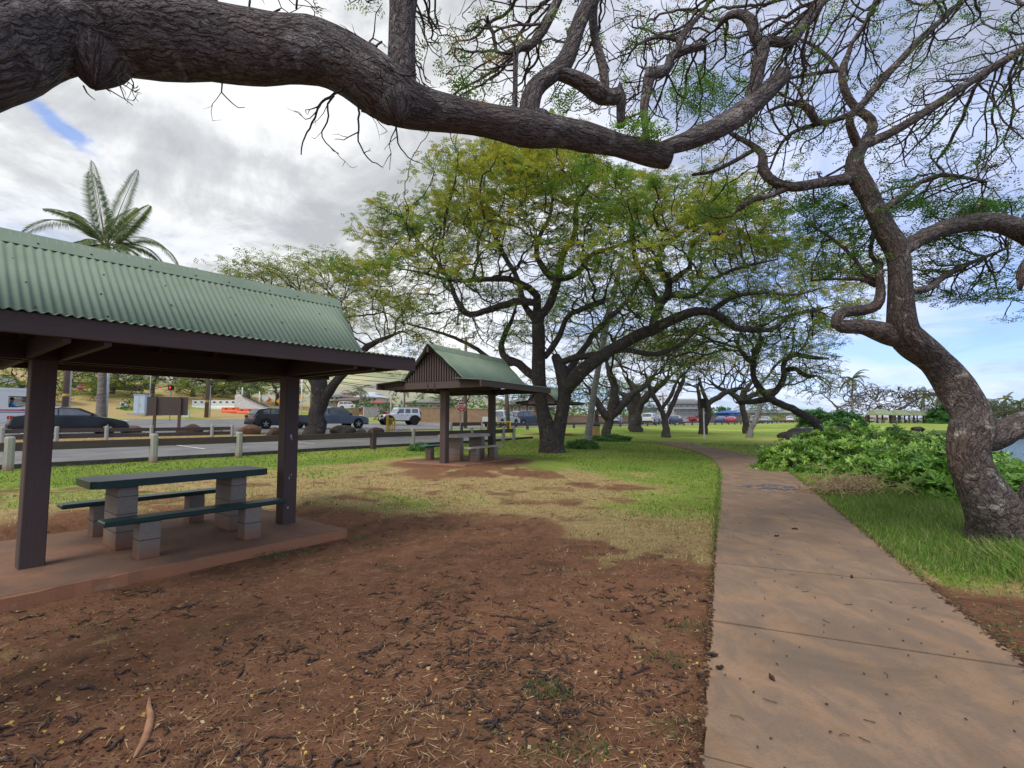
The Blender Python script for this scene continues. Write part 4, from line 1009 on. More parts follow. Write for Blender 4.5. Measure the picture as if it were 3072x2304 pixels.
# ---- general umbrella tree for the background
def umbrella_tree(name, base, H, R, label, cat='tree', group=None, crownbase=.55, lean=(0, 0), forks=3, trunk_r=.28, dens=1.0, leafy=1.0, cols=GREEN, seed=1, barkm=None, trace=None, offc=(0, 0), flatness=.45, step=None, leafsize=.2, n_att=None, lper=7):
    global RNG
    RNG = np.random.default_rng(seed); random.seed(seed)
    bx, by, bz = base; off = np.array([bx, by, bz])
    t = empty(name, (bx, by, bz), 0, label, cat, group)
    K = Skel(); st = step or max(.22, R * .05)
    zc = H * crownbase
    if trace:
        for pts in trace: K.limb([(p[0] - bx, p[1] - by, p[2] - bz, p[3] * (.5 if p is pts[-1] else 1)) for p in pts], step=st * .8, wob=.1)
    else:
        K.limb([(0, 0, -.3, trunk_r * 1.5), (0, 0, .25, trunk_r * 1.15), (lean[0] * .3, lean[1] * .3, H * .14, trunk_r), (lean[0] * .6, lean[1] * .6, H * .25, trunk_r * .95)], step=st * .8)
        a0 = random.uniform(0, 6)
        for k in range(forks):
            a = a0 + k * 2 * PI / forks + random.uniform(-.4, .4); rr = R * random.uniform(.35, .6)
            x0, y0 = lean[0] * .6, lean[1] * .6
            K.limb([(x0, y0, H * .23, trunk_r * .7), (x0 + rr * .18 * math.cos(a), y0 + rr * .18 * math.sin(a), H * .36, trunk_r * .62), (lean[0] + rr * .55 * math.cos(a), lean[1] + rr * .55 * math.sin(a), H * .5, trunk_r * .45), (lean[0] + rr * math.cos(a + .3), lean[1] + rr * math.sin(a + .3), H * .68, trunk_r * .25)], step=st * .8, wob=.35)
    n = int((n_att or 420 * dens) * 1.9); A = []
    while len(A) < n:
        a = random.uniform(0, 2 * PI); q = math.sqrt(random.random()); x = q * math.cos(a); y = q * math.sin(a)
        top = H - (H - zc) * (1 - math.sqrt(max(0, 1 - q * q))) * 1.0
        th = (H - zc) * flatness * (1.1 - q * .5)
        z = top - th * random.random() ** 1.3
        z += .08 * H * math.sin(x * 5 + seed) * math.cos(y * 4)
        c = (offc[0] + lean[0] + x * R * random.uniform(.88, 1.08), offc[1] + lean[1] + y * R, z); A.append(c)
        for _ in range(7): A.append((c[0] + random.gauss(0, R * .09), c[1] + random.gauss(0, R * .09), c[2] + random.gauss(0, R * .03)))
    st2 = st * .82; K.grow(A, st2, R, st2 * 1.12, jit=.32, maxit=90, keep=.55, grav=(0, 0, .05))
    K.radii(max(.012, by * .00042), 2.2, .6)
    K.mesh(t, barkm or BARK_DARK, 'trunk', 'branches', .08, sides=(9, 5, 4, 3))
    tp = K.tips(max(.012, by * .00042) * 1.05)
    if leafy > 0 and len(tp):
        nz = fbm(tp[:, 0] + tp[:, 2], tp[:, 1], .5, seed, 3)
        sel = RNG.random(len(tp)) < np.clip((nz - .2) * 3 * leafy, .02, 1)
        if sel.any(): leaves('foliage', tp[sel], int(lper * 2.2), R * .045, leafsize * .68, cols, M_LEAF, t, .4, .55, zs=.45, spray=6, slen=2.6)
    return t
def tb(px, py, **k):
    return G(px, py)
# ------------------------------------------------------------------ picnic pavilions
random.seed(11); RNG = np.random.default_rng(11)
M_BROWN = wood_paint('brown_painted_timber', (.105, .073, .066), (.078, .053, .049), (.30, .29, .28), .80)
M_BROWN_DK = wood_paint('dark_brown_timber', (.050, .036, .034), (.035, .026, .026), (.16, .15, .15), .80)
M_ROOF = simple('green_roof_metal', (.205, .262, .195), (.16, .215, .16), .72, 1.3, spec=.2)
M_SCREW = simple('screw_heads', (.03, .035, .03), None, .5)
M_CHIP = simple('worn_patch', (.5, .49, .47), (.3, .29, .28), .8, 30)
def block_mat(name, ca, cb, stain):
    m, nt, b = newmat(name)
    o = coord(nt, 'Object'); g = coord(nt, 'Generated')
    f = noise(nt, 70, 4, .75, o); f2 = noise(nt, 4, 5, .6, o, .5)
    c = ramp(nt, f, [(.3, cb), (.7, ca)]); c = mix(nt, math_(nt, 'MULTIPLY', f2, .45), c, tuple(x * .6 for x in ca))
    s = nt.nodes.new('ShaderNodeSeparateXYZ'); L(nt, o, s.inputs[0])
    z = math_(nt, 'ADD', s.outputs[2], math_(nt, 'MULTIPLY', f2, .22))
    k = ramp(nt, z, [(.10, (.9, .9, .9)), (.34, (0, 0, 0))]); c = mix(nt, k, c, stain)
    L(nt, c, b.inputs['Base Color']); b.inputs['Roughness'].default_value = .92; b.inputs['Specular IOR Level'].default_value = .15
    bump(nt, b, f, .004); return m
M_BLOCK = block_mat('concrete_block', (.33, .29, .25), (.20, .175, .15), (.26, .115, .06))
M_BLOCK2 = block_mat('brown_block', (.30, .25, .215), (.18, .15, .13), (.22, .10, .055))
M_MORT = simple('mortar', (.10, .085, .07), (.07, .06, .05), .95, 20)
M_TOPG = wood_paint('dark_green_paint', (.022, .058, .052), (.016, .044, .04), (.11, .13, .125), .82, .38)
M_TOPC = simple('weathered_concrete_top', (.52, .48, .42), (.34, .31, .27), .9, 9, .003)
M_TOPLG = wood_paint('bright_green_paint', (.03, .17, .11), (.02, .12, .08), (.3, .4, .35), .7, .4)
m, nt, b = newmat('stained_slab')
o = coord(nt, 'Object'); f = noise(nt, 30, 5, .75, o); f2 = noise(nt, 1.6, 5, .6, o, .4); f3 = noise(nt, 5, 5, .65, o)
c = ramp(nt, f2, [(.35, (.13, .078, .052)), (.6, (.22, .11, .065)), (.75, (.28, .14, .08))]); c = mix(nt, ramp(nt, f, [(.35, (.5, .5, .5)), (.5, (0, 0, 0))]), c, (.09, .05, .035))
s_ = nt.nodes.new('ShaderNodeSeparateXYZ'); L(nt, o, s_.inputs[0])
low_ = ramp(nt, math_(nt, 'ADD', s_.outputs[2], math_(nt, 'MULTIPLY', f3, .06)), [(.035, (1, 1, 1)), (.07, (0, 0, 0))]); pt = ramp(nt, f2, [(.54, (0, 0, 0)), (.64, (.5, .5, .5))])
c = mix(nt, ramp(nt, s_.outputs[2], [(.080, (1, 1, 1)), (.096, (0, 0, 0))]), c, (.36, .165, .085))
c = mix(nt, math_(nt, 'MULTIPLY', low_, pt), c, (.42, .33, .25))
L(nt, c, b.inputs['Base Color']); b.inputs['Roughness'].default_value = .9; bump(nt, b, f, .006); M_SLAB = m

def corr(mb, x0, x1, ex0, ex1, y_r, z_r, y_e, z_e, pitch=.070, amp=.009, thick=.006, per=6):
    # corrugated sheet: ridge edge x0..x1 at (y_r, z_r), eave edge ex0..ex1 at (y_e, z_e)
    sl = np.array([0, y_e - y_r, z_e - z_r]); ln = np.linalg.norm(sl); sl /= ln
    nrm = np.array([0, -sl[2], sl[1]]); nrm = nrm if nrm[2] > 0 else -nrm
    n = int(round((x1 - x0) / pitch * per)); cols = []
    for i in range(n + 1):
        x = x0 + (x1 - x0) * i / n; t = 1.0
        if x < ex0: t = (x - x0) / (ex0 - x0) if ex0 > x0 else 1
        if x > ex1: t = (x1 - x) / (x1 - ex1) if x1 > ex1 else 1
        t = max(.02, t); w = amp * math.sin(2 * PI * i / per)
        a = np.array([x, y_r, z_r]) + nrm * w; b_ = a + sl * ln * t
        cols.append((a, b_, a - nrm * thick, b_ - nrm * thick))
    o = len(mb.v)
    for c in cols: mb.v.extend([tuple(q) for q in c])
    flip = (y_e > y_r)
    for i in range(n):
        a, b_ = o + 4 * i, o + 4 * i + 4
        for f in ((a, a + 1, b_ + 1, b_), (a + 3, a + 2, b_ + 2, b_ + 3), (a + 1, a + 3, b_ + 3, b_ + 1), (a + 2, a, b_, b_ + 2)):
            mb.face(f if not flip else f[::-1])
    for a in (o, o + 4 * n): mb.face((a, a + 1, a + 3, a + 2))

def px_s(sx): return 1.385 if sx > 0 else -1.275
def pavilion(name, u0v0, ang, zbase, label, chips=True, slabx=(-1.62, 1.72), slaby=(-.98, 1.75)):
    X, Y = u0v0
    t = empty(name, (X, Y, zbase), ang, label, 'pavilion')
    # slab
    mb = MB(); x0, x1 = slabx; y0, y1 = slaby; n = 26
    rim = []
    def side(ax, ay, bx, by, k):
        for i in range(k):
            s = i / k; rim.append((ax + (bx - ax) * s + random.uniform(-.012, .012), ay + (by - ay) * s + random.uniform(-.012, .012)))
    side(x0, y0, x1, y0, n); side(x1, y0, x1, y1, 12); side(x1, y1, x0, y1, n); side(x0, y1, x0, y0, 12)
    N_ = len(rim); cx, cy = (x0 + x1) / 2, (y0 + y1) / 2
    pts = [(x, y, -.2) for x, y in rim] + [(x, y, .085 + random.uniform(-.006, .006)) for x, y in rim] + [(cx + (x - cx) * .985, cy + (y - cy) * .985, .10) for x, y in rim] + [(cx, cy, .10)]
    Fs = [(i, (i + 1) % N_, (i + 1) % N_ + N_, i + N_) for i in range(N_)] + [(i + N_, (i + 1) % N_ + N_, (i + 1) % N_ + 2 * N_, i + 2 * N_) for i in range(N_)] + [(i + 2 * N_, (i + 1) % N_ + 2 * N_, 3 * N_) for i in range(N_)]
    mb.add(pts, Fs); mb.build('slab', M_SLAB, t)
    for sx in (-1, 1):
        mb = MB(); mb.box((px_s(sx), .03, 1.14), (.2, .2, 2.14), ch=.008); p = mb.build('post', M_BROWN if sx > 0 else M_BROWN, t)
        if chips and sx > 0:
            cm = MB()
            for (yy, zz, w, h) in ((-.01, 1.34, .035, .075), (.0, 1.30, .025, .03), (-.02, .75, .02, .05), (.01, .79, .014, .03), (-.03, .33, .03, .04), (.04, 1.05, .006, .006), (-.04, 1.2, .006, .006), (.03, .6, .006, .006)):
                k = 9; q = [(px_s(sx) + yy + w * .5 * math.cos(a) * random.uniform(.7, 1.2), -.0725, zz + h * .5 * math.sin(a) * random.uniform(.7, 1.2)) for a in np.linspace(0, 2 * PI, k, endpoint=False)]
                cm.add(q, [tuple(range(k))])
            cm.build('paint_chip', M_CHIP, t)
    # beams along the ridge direction on the posts, cross beams carrying the skirts
    SY, SZ0, SZ1, XS = 1.82, 2.475, 2.405, 2.16
    for yy in (-.09, .15):
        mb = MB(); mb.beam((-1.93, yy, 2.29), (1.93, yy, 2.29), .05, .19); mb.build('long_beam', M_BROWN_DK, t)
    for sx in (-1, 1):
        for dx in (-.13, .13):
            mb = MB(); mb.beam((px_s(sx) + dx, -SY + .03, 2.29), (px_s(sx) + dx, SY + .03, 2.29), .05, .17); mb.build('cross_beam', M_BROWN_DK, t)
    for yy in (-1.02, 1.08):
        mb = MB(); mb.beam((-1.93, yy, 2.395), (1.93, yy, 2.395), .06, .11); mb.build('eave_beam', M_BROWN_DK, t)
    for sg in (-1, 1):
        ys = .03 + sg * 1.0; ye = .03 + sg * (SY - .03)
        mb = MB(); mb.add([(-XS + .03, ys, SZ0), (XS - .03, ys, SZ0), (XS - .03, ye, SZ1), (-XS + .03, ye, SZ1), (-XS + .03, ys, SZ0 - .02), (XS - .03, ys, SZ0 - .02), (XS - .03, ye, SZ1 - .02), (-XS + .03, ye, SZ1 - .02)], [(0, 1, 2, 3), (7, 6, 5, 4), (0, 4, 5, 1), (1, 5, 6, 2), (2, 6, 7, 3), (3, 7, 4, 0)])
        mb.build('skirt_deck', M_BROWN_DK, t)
        mb = MB()
        for i in range(8):
            x = -2.0 + i * 4.0 / 7; mb.beam((x, ys, SZ0 - .055), (x, ye, SZ1 - .055), .04, .065)
        mb.build('skirt_joist', M_BROWN_DK, t)
        mb = MB(); corr(mb, -XS - .02, XS + .02, -XS - .02, XS + .02, ys - sg * .03, SZ0 + .012, ye + sg * .085, SZ1 + .012, amp=.010); mb.build('skirt_roofing', M_ROOF, t, True)
        mb = MB(); mb.box((0, .03 + sg * SY, 2.325), (XS * 2 + .05, .045, .165), ch=.004); mb.build('fascia', M_BROWN, t)
    ZR, ZE, YE, XR, XE = 3.49, 2.46, 1.12, 2.10, 1.88
    for sg in (-1, 1):
        y_r, y_e = .03, .03 + sg * YE
        mb = MB(); corr(mb, -XR, XR, -XE, XE, y_r + sg * .02, ZR, y_e, ZE, amp=.0085); mb.build('roofing', M_ROOF, t, True)
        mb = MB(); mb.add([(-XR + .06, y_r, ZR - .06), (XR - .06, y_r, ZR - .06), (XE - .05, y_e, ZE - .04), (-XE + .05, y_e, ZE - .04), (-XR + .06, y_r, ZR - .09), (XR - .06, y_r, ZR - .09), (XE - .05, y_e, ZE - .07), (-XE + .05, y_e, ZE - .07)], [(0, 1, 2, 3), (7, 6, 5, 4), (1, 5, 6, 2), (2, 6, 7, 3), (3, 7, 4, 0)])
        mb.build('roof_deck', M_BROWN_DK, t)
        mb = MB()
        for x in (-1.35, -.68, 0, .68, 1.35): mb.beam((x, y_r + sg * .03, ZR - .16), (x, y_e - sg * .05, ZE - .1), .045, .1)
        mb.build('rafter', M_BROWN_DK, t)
        s = np.array([0, y_e - y_r, ZE - ZR]); s = s / np.linalg.norm(s) * .265; nn = np.array([0, -s[2], s[1]]); nn = nn / np.linalg.norm(nn); nn = nn if nn[2] > 0 else -nn
        a = np.array([0, y_r, ZR + .022]) + nn * .004; b_ = a + s; XC = XR + .02; dxc = (XR - XE) * .265 / 1.52
        mb = MB(); mb.add([(-XC, a[1], a[2]), (XC, a[1], a[2]), (XC - dxc, b_[1], b_[2]), (-XC + dxc, b_[1], b_[2])] + [(-XC, a[1] - nn[1] * .006, a[2] - nn[2] * .006), (XC, a[1] - nn[1] * .006, a[2] - nn[2] * .006), (XC - dxc, b_[1] - nn[1] * .006, b_[2] - nn[2] * .006), (-XC + dxc, b_[1] - nn[1] * .006, b_[2] - nn[2] * .006)], [(0, 1, 2, 3), (7, 6, 5, 4), (2, 6, 7, 3), (0, 4, 5, 1), (1, 5, 6, 2), (3, 7, 4, 0)])
        mb.build('ridge_cap', M_ROOF, t)
        mb = MB(); slope = np.array([0, y_e - y_r, ZE - ZR])
        for i in range(9):
            x = -1.9 + i * .475 + random.uniform(-.05, .05); c = a + s * .72 + np.array([x, 0, 0]) + nn * .003; mb.box(c, (.016, .016, .012))
        for f_ in (.36, .62, .88):
            for i in range(6):
                x = -1.55 + i * .62 + random.uniform(-.06, .06); c = np.array([x, y_r, ZR]) + slope * f_ + nn * .012; mb.box(c, (.014, .014, .01))
        mb.build('screws', M_SCREW, t)
    # gable walls of upright slats over the end beams
    for sx in (-1, 1):
        mb = MB(); mb.box((sx * 1.90, .03, 2.33), (.05, SY * 2 - .02, .185)); mb.build('end_beam', M_BROWN, t)
        mb = MB()
        for i in range(-12, 13):
            y = i * .088; h = (1 - abs(y) / YE) * (ZR - ZE) - .07
            if h > .05: mb.box((sx * 1.845, .03 + y, 2.43 + h / 2), (.022, .052, h))
        mb.build('gable_slats', M_BROWN, t)
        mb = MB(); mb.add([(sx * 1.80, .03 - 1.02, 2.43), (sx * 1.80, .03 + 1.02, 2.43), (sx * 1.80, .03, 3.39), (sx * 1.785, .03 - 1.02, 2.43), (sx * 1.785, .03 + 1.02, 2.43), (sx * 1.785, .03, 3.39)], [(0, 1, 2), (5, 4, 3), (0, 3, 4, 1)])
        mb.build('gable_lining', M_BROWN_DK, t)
        mb = MB(); mb.box((sx * 1.96, .03, 3.33), (.30, .05, .15)); mb.build('ridge_beam', M_BROWN, t)
    return t

def table_set(X, Y, ang, z, tl, bl1, bl2, mats, cx=.14, cy=.37, kind='a'):
    mt, mb1, mb2, mped, mbp = mats
    def T(lx, ly): c, s = math.cos(ang), math.sin(ang); return (X + lx * c - ly * s, Y + lx * s + ly * c)
    a = T(cx, cy); t = empty('picnic_table', (a[0], a[1], z), ang, tl, 'table')
    mb = MB(); hw, hl, c_ = .385, .97, .07
    pl_ = [(-hl, -hw), (hl - c_, -hw), (hl, -hw + c_), (hl, hw - c_), (hl - c_, hw), (-hl + c_, hw), (-hl, hw - c_), (-hl, -hw)][:7]
    pl_ = [(-hl + c_, -hw), (hl - c_, -hw), (hl, -hw + c_), (hl, hw - c_), (hl - c_, hw), (-hl + c_, hw), (-hl, hw - c_), (-hl, -hw + c_)]
    n = 8; th = .085 if kind == 'a' else .07
    pts = [(x * .996, y * .99, .80) for x, y in pl_] + [(x, y, .794) for x, y in pl_] + [(x, y, .80 - th) for x, y in pl_]
    Fs = [tuple(range(n))] + [(i, i + n, (i + 1) % n + n, (i + 1) % n) for i in range(n)] + [(i + n, i + 2 * n, (i + 1) % n + 2 * n, (i + 1) % n + n) for i in range(n)] + [tuple(2 * n + i for i in range(n - 1, -1, -1))]
    mb.add(pts, Fs, [[(pts[k][1], pts[k][0]) for k in f] for f in Fs]); mb.build('tabletop', mt, t)
    for px_ in (-.62, .60):
        mb = MB(); mb.box((px_, -.06, .355), (.195, .50, .70), ch=.004)
        mb.build('pedestal', mped, t)
        for zz in (.20, .40, .60):
            mb = MB(); mb.box((px_, -.06, zz), (.200, .505, .008)); mb.build('mortar_joint', M_MORT, t)
    for (ly, lab, mt2, lx) in ((-.48, bl1, mb1, .09), (1.2, bl2, mb2, .05)):
        a = T(lx, ly); s = empty('bench', (a[0], a[1], z), ang, lab, 'bench')
        mb = MB(); mb.box((.025, 0, .415), (1.91, .25, .055), ch=.012); mb.build('seat', mt2, s)
        for px_ in (-.52, .56):
            mb = MB(); mb.box((px_, 0, .193), (.195, .21, .388), ch=.004); mb.build('pedestal', mbp, s); mb = MB(); mb.box((px_, 0, .2), (.201, .216, .009)); mb.build('mortar_joint', M_MORT, s)
ZS1 = 0.0
pavilion('picnic_pavilion', SH1, ANG1, ZS1, 'near brown timber picnic pavilion with corrugated green metal roof')
table_set(SH1[0], SH1[1], ANG1, ZS1 + .10, 'dark green picnic table on grey block pedestals under the near pavilion', 'dark green bench nearest the camera in front of the near picnic table', 'dark green bench on the road side of the near picnic table', (M_TOPG, M_TOPG, M_TOPG, M_BLOCK, M_BLOCK))
SH2 = (-1.33, 15.6); ANG2 = PI / 2 - math.radians(29)
ZS2 = .2
pavilion('picnic_pavilion', SH2, ANG2, ZS2, 'second picnic pavilion with slatted gable standing left of the wide crowned tree', False, (-1.5, 1.65), (-.85, 1.55))
table_set(SH2[0], SH2[1], ANG2, ZS2 + .10, 'pale concrete picnic table under the second pavilion', 'pale concrete bench beside the table of the second pavilion', 'bright green bench behind the second pavilion post', (M_TOPC, M_TOPC, M_TOPLG, M_BLOCK2, M_BLOCK), cx=.1, cy=.25)
s3 = G(1690, 1318); s3 = (P(1655, 1250, 36)[0], 36)
pavilion('picnic_pavilion', s3, ANG2 + .05, gzf(*s3) - .05, 'green roofed pavilion partly hidden behind the forked trunk of the wide crowned tree', False)
# pavilions across the bay
far = None
for i, (px0, px1, Yd) in enumerate(((2610, 2670, 132), (2674, 2722, 137), (2724, 2760, 142), (2758, 2800, 146))):
    pc = P((px0 + px1) / 2, 1260, Yd)
    if far is None:
        t = empty('far_pavilion', (pc[0], pc[1], gzf(pc[0], pc[1])), .12, 'olive roofed open shelter across the bay, leftmost of four', 'pavilion', 'open shelters across the bay')
        mb = MB(); t.scale = (.92, 1, 1); mb.add([(-2.9, -1.9, 2.35), (2.9, -1.9, 2.35), (2.3, 0, 3.7), (-2.3, 0, 3.7), (-2.9, 1.9, 2.35), (2.9, 1.9, 2.35), (-2.9, -1.9, 2.2), (2.9, -1.9, 2.2), (-2.9, 1.9, 2.2), (2.9, 1.9, 2.2)], [(0, 1, 2, 3), (3, 2, 5, 4), (0, 3, 4), (1, 5, 2), (0, 6, 7, 1), (4, 5, 9, 8), (0, 4, 8, 6), (1, 7, 9, 5), (6, 8, 9, 7)])
        mb.build('roof', simple('olive_roof', (.23, .27, .16), (.19, .23, .14), .6), t)
        for sx in (-1, 1):
            for sy in (-1, 1):
                mb = MB(); mb.box((sx * 2.2, sy * 1.3, 1.1), (.28, .28, 2.3)); mb.build('post', M_BROWN_DK, t)
        mb = MB(); mb.box((0, 0, .76), (2.2, .8, .09)); mb.box((-.7, 0, .36), (.2, .5, .7)); mb.box((.7, 0, .36), (.2, .5, .7)); mb.build('table', M_TOPC, t)
        far = t
    else:
        copy_tree(far, (pc[0], pc[1], gzf(pc[0], pc[1])), .12 + .05 * i, (.78, 1, 1), ('', 'olive roofed open shelter across the bay, second from the left', 'olive roofed open shelter across the bay, third from the left', 'olive roofed open shelter across the bay, rightmost of four')[i], 'open shelters across the bay')
# ------------------------------------------------------------------ fences
M_POSTC = block_mat('concrete_post', (.50, .48, .42), (.33, .31, .27), (.30, .17, .10))
M_RAILW = wood_paint('weathered_rail', (.115, .082, .07), (.075, .055, .048), (.33, .28, .25), .70)
M_HOLE = simple('dark_hole', (.015, .012, .012), None, .9)
def fv(u, v): a = xy(u, v); return a
def fence(name, label, posts, z_rail, rail_h, hgt, wood=(), w=.15, rails=1, mat_post=None, mat_rail=None, cat='fence', raily=0):
    a = posts[0]; t = empty(name, (a[0], a[1], gzf(*a)), 0, label, cat); off = Vector(t.location)
    pz = []
    for i, p in enumerate(posts):
        z = gzf(*p); pz.append(z); q = posts[min(i + 1, len(posts) - 1)]; q0 = posts[max(i - 1, 0)]
        ang = math.atan2(q[1] - q0[1], q[0] - q0[0])
        mb = MB(); c = Vector((p[0], p[1], z)) - off
        if i in wood: mb.box(c + Vector((0, 0, hgt * .5 - .1)), (w, w, hgt + .2), ang, ch=.008)
        else:
            R = Matrix.Rotation(ang, 3, 'Z')
            pr = [(w * .56, -.25), (w * .54, hgt * .93), (w * .5, hgt * .98), (w * .38, hgt)]
            pts = []; n = 8
            for (r, zz) in pr:
                for k in range(n):
                    an = PI / 8 + k * PI / 4; cx_, sy_ = math.cos(an), math.sin(an); m_ = max(abs(cx_), abs(sy_)); pts.append(c + R @ Vector((cx_ * r * 1.0, sy_ * r * 1.0, zz)))
            Fs = [(j * n + k, j * n + (k + 1) % n, (j + 1) * n + (k + 1) % n, (j + 1) * n + k) for j in range(3) for k in range(n)] + [tuple(3 * n + k for k in range(n))]
            mb.add(pts, Fs)
        mb.build('fence_post', (mat_post or M_POSTC) if i not in wood else M_BROWN, t)
    for i in range(len(posts) - 1):
        a, b_ = posts[i], posts[i + 1]; d = Vector((b_[0] - a[0], b_[1] - a[1], 0)); ln = d.length; d.normalize(); nrm = Vector((d.y, -d.x, 0)) * raily
        for k in range(rails):
            zr = z_rail - k * rail_h * 1.5
            A = Vector((a[0], a[1], pz[i] + zr)) + d * .0 + nrm - off; B = Vector((b_[0], b_[1], pz[i + 1] + zr)) - d * .0 + nrm - off
            if raily == 0: A = A + d * w * .52; B = B - d * w * .52
            mb = MB(); mb.beam(A, B, .075, rail_h, ch=.006); mb.build('rail', mat_rail or M_RAILW, t)
    return t
VF = 17.7
us = []
def u_at(px_, v):                    # u where the line v=const crosses a picture column
    k = (px_ - 1536) / F           # X = k*Y (pitch effect negligible near the horizon)
    # X = u*ux - v*uy ; Y = u*uy + v*ux
    return (v * (k * ux + uy)) / (ux - k * uy)
pp = [xy(u_at(px_, VF), VF) for px_ in (-260, 38, 468, 722, 885, 1122, 1240, 1415, 1510, 1541)]
fence('post_and_rail_fence', 'long low fence of pale concrete posts and brown rails between lawn and parking lane', pp, .60, .22, .86, wood=(4, 5), w=.20)
pp = [xy(u_at(px_, 27.4), 27.4) for px_ in (-150, 14, 176, 325, 459, 640, 700)]
fence('post_and_rail_fence', 'low timber fence with short posts behind the parking lane at the left', pp, .62, .16, .8, wood=(), rails=2, mat_post=M_POSTC, w=.14, raily=-.1)
gp = []
for k in range(44):
    u = 33 + k * 2.9; off_v = 39.5 - float(vroad(u)); gp.append(xy(u, 28.6 - off_v))
fence('low_guard_fence', 'long low timber guard fence running along the road behind the lawn', gp, .50, .22, .62, wood=tuple(range(44)), w=.2, mat_rail=M_RAILW, raily=-.12)
pp = [xy(u_at(px_, 25.5), 25.5) for px_ in (1355, 1385, 1445)]
fence('striped_end_fence', 'short guard fence with a yellow and black striped end beyond the second pavilion', pp, .75, .26, .85, wood=(1,), w=.16)
# yellow pipe gates
M_YEL = simple('yellow_paint', (.62, .42, .05), (.42, .28, .05), .5, 8)
def gate(name, label, px0, px1, py_top, py_bot, Y, bars, legs=True):
    a = P(px0, py_bot, Y); b_ = P(px1, py_bot, Y); z0 = gzf(a[0], a[1]); top = P(px0, py_top, Y)[2] - z0
    t = empty(name, (a[0], a[1], z0), 0, label, 'gate'); w = b_[0] - a[0]
    mb = MB(); mb.box((0, 0, top / 2 + .05), (.14, .14, top + .25)); mb.build('gate_post', M_YEL, t)
    mb = MB()
    mb.tube([(0, 0, top * .92), (w, .25, top * .92)], .04, 8); mb.tube([(0, 0, top * .2), (w, .25, top * .3)], .04, 8); mb.tube([(w, .25, 0 if not bars else top * .25), (w, .25, top * .95)], .05, 8)
    for i in range(bars): mb.tube([(w * (i + 1) / (bars + 1), .1, top * .22), (w * (i + 1) / (bars + 1), .1, top * .92)], .03, 6)
    mb.build('gate_frame', M_YEL, t)
gate('yellow_gate', 'yellow barred gate between the lane and the white off-roader', 1162, 1181, 1252, 1298, 34, 3)
gate('yellow_gate', 'open yellow pipe gate right of the second pavilion', 1482, 1531, 1262, 1305, 33, 0)
# ------------------------------------------------------------------ vehicles
random.seed(21); RNG = np.random.default_rng(21)
def paint(name, c, rough=.25, metal=.2):
    m, nt, b = newmat(name); n = noise(nt, 5, 4, .6, coord(nt, 'Object'))
    L(nt, mix(nt, math_(nt, 'MULTIPLY', n, .25), c, tuple(x * .6 for x in c)), b.inputs['Base Color'])
    b.inputs['Roughness'].default_value = rough; b.inputs['Metallic'].default_value = metal; b.inputs['Coat Weight'].default_value = .5; b.inputs['Coat Roughness'].default_value = .08
    return m
M_GLASS = simple('car_glass', (.12, .15, .18), (.05, .06, .075), .05, 2, spec=.9)  # lighter bluish base colour paints in the reflection on the glass
M_TYRE = simple('tyre_rubber', (.02, .02, .021), (.012, .012, .012), .85, 20)
M_RIM = simple('alloy_rim', (.5, .5, .52), (.35, .35, .36), .3, 9, metal=.8)
M_DARKP = simple('dark_plastic', (.02, .02, .022), (.012, .012, .013), .6, 9)
M_LAMP = simple('lamp_lens', (.75, .77, .78), (.5, .52, .55), .12, 4, spec=.7)
M_TAIL = simple('tail_lens', (.45, .02, .015), (.3, .01, .01), .2, 4, spec=.6)
def wheel(t, x, y, r, w=.22, rimr=.64, dark=False):
    sg = 1 if y > 0 else -1
    mb = MB(); mb.disc_rev([(r * rimr, -w / 2), (r * .93, -w / 2), (r, -w / 2 + .03), (r, w / 2 - .03), (r * .93, w / 2), (r * rimr, w / 2)], (x, y, r), (0, 1, 0), 22)
    wt = mb.build('tyre', M_TYRE, t, False)
    mb = MB(); mb.disc_rev([(r * rimr, sg * (w / 2 - .02)), (r * rimr * .9, sg * (w / 2 - .05)), (.03, sg * (w / 2 - .04))], (x, y, r), (0, 1, 0), 18)
    for k in range(5):
        a = 2 * PI * k / 5 + .3; mb.beam((x, y + sg * (w / 2 - .01), r), (x + math.cos(a) * r * rimr * .93, y + sg * (w / 2 - .01), r + math.sin(a) * r * rimr * .93), .07, .03, up=(0, 1, 0))
    mb.build('rim', M_DARKP if dark else M_RIM, t)
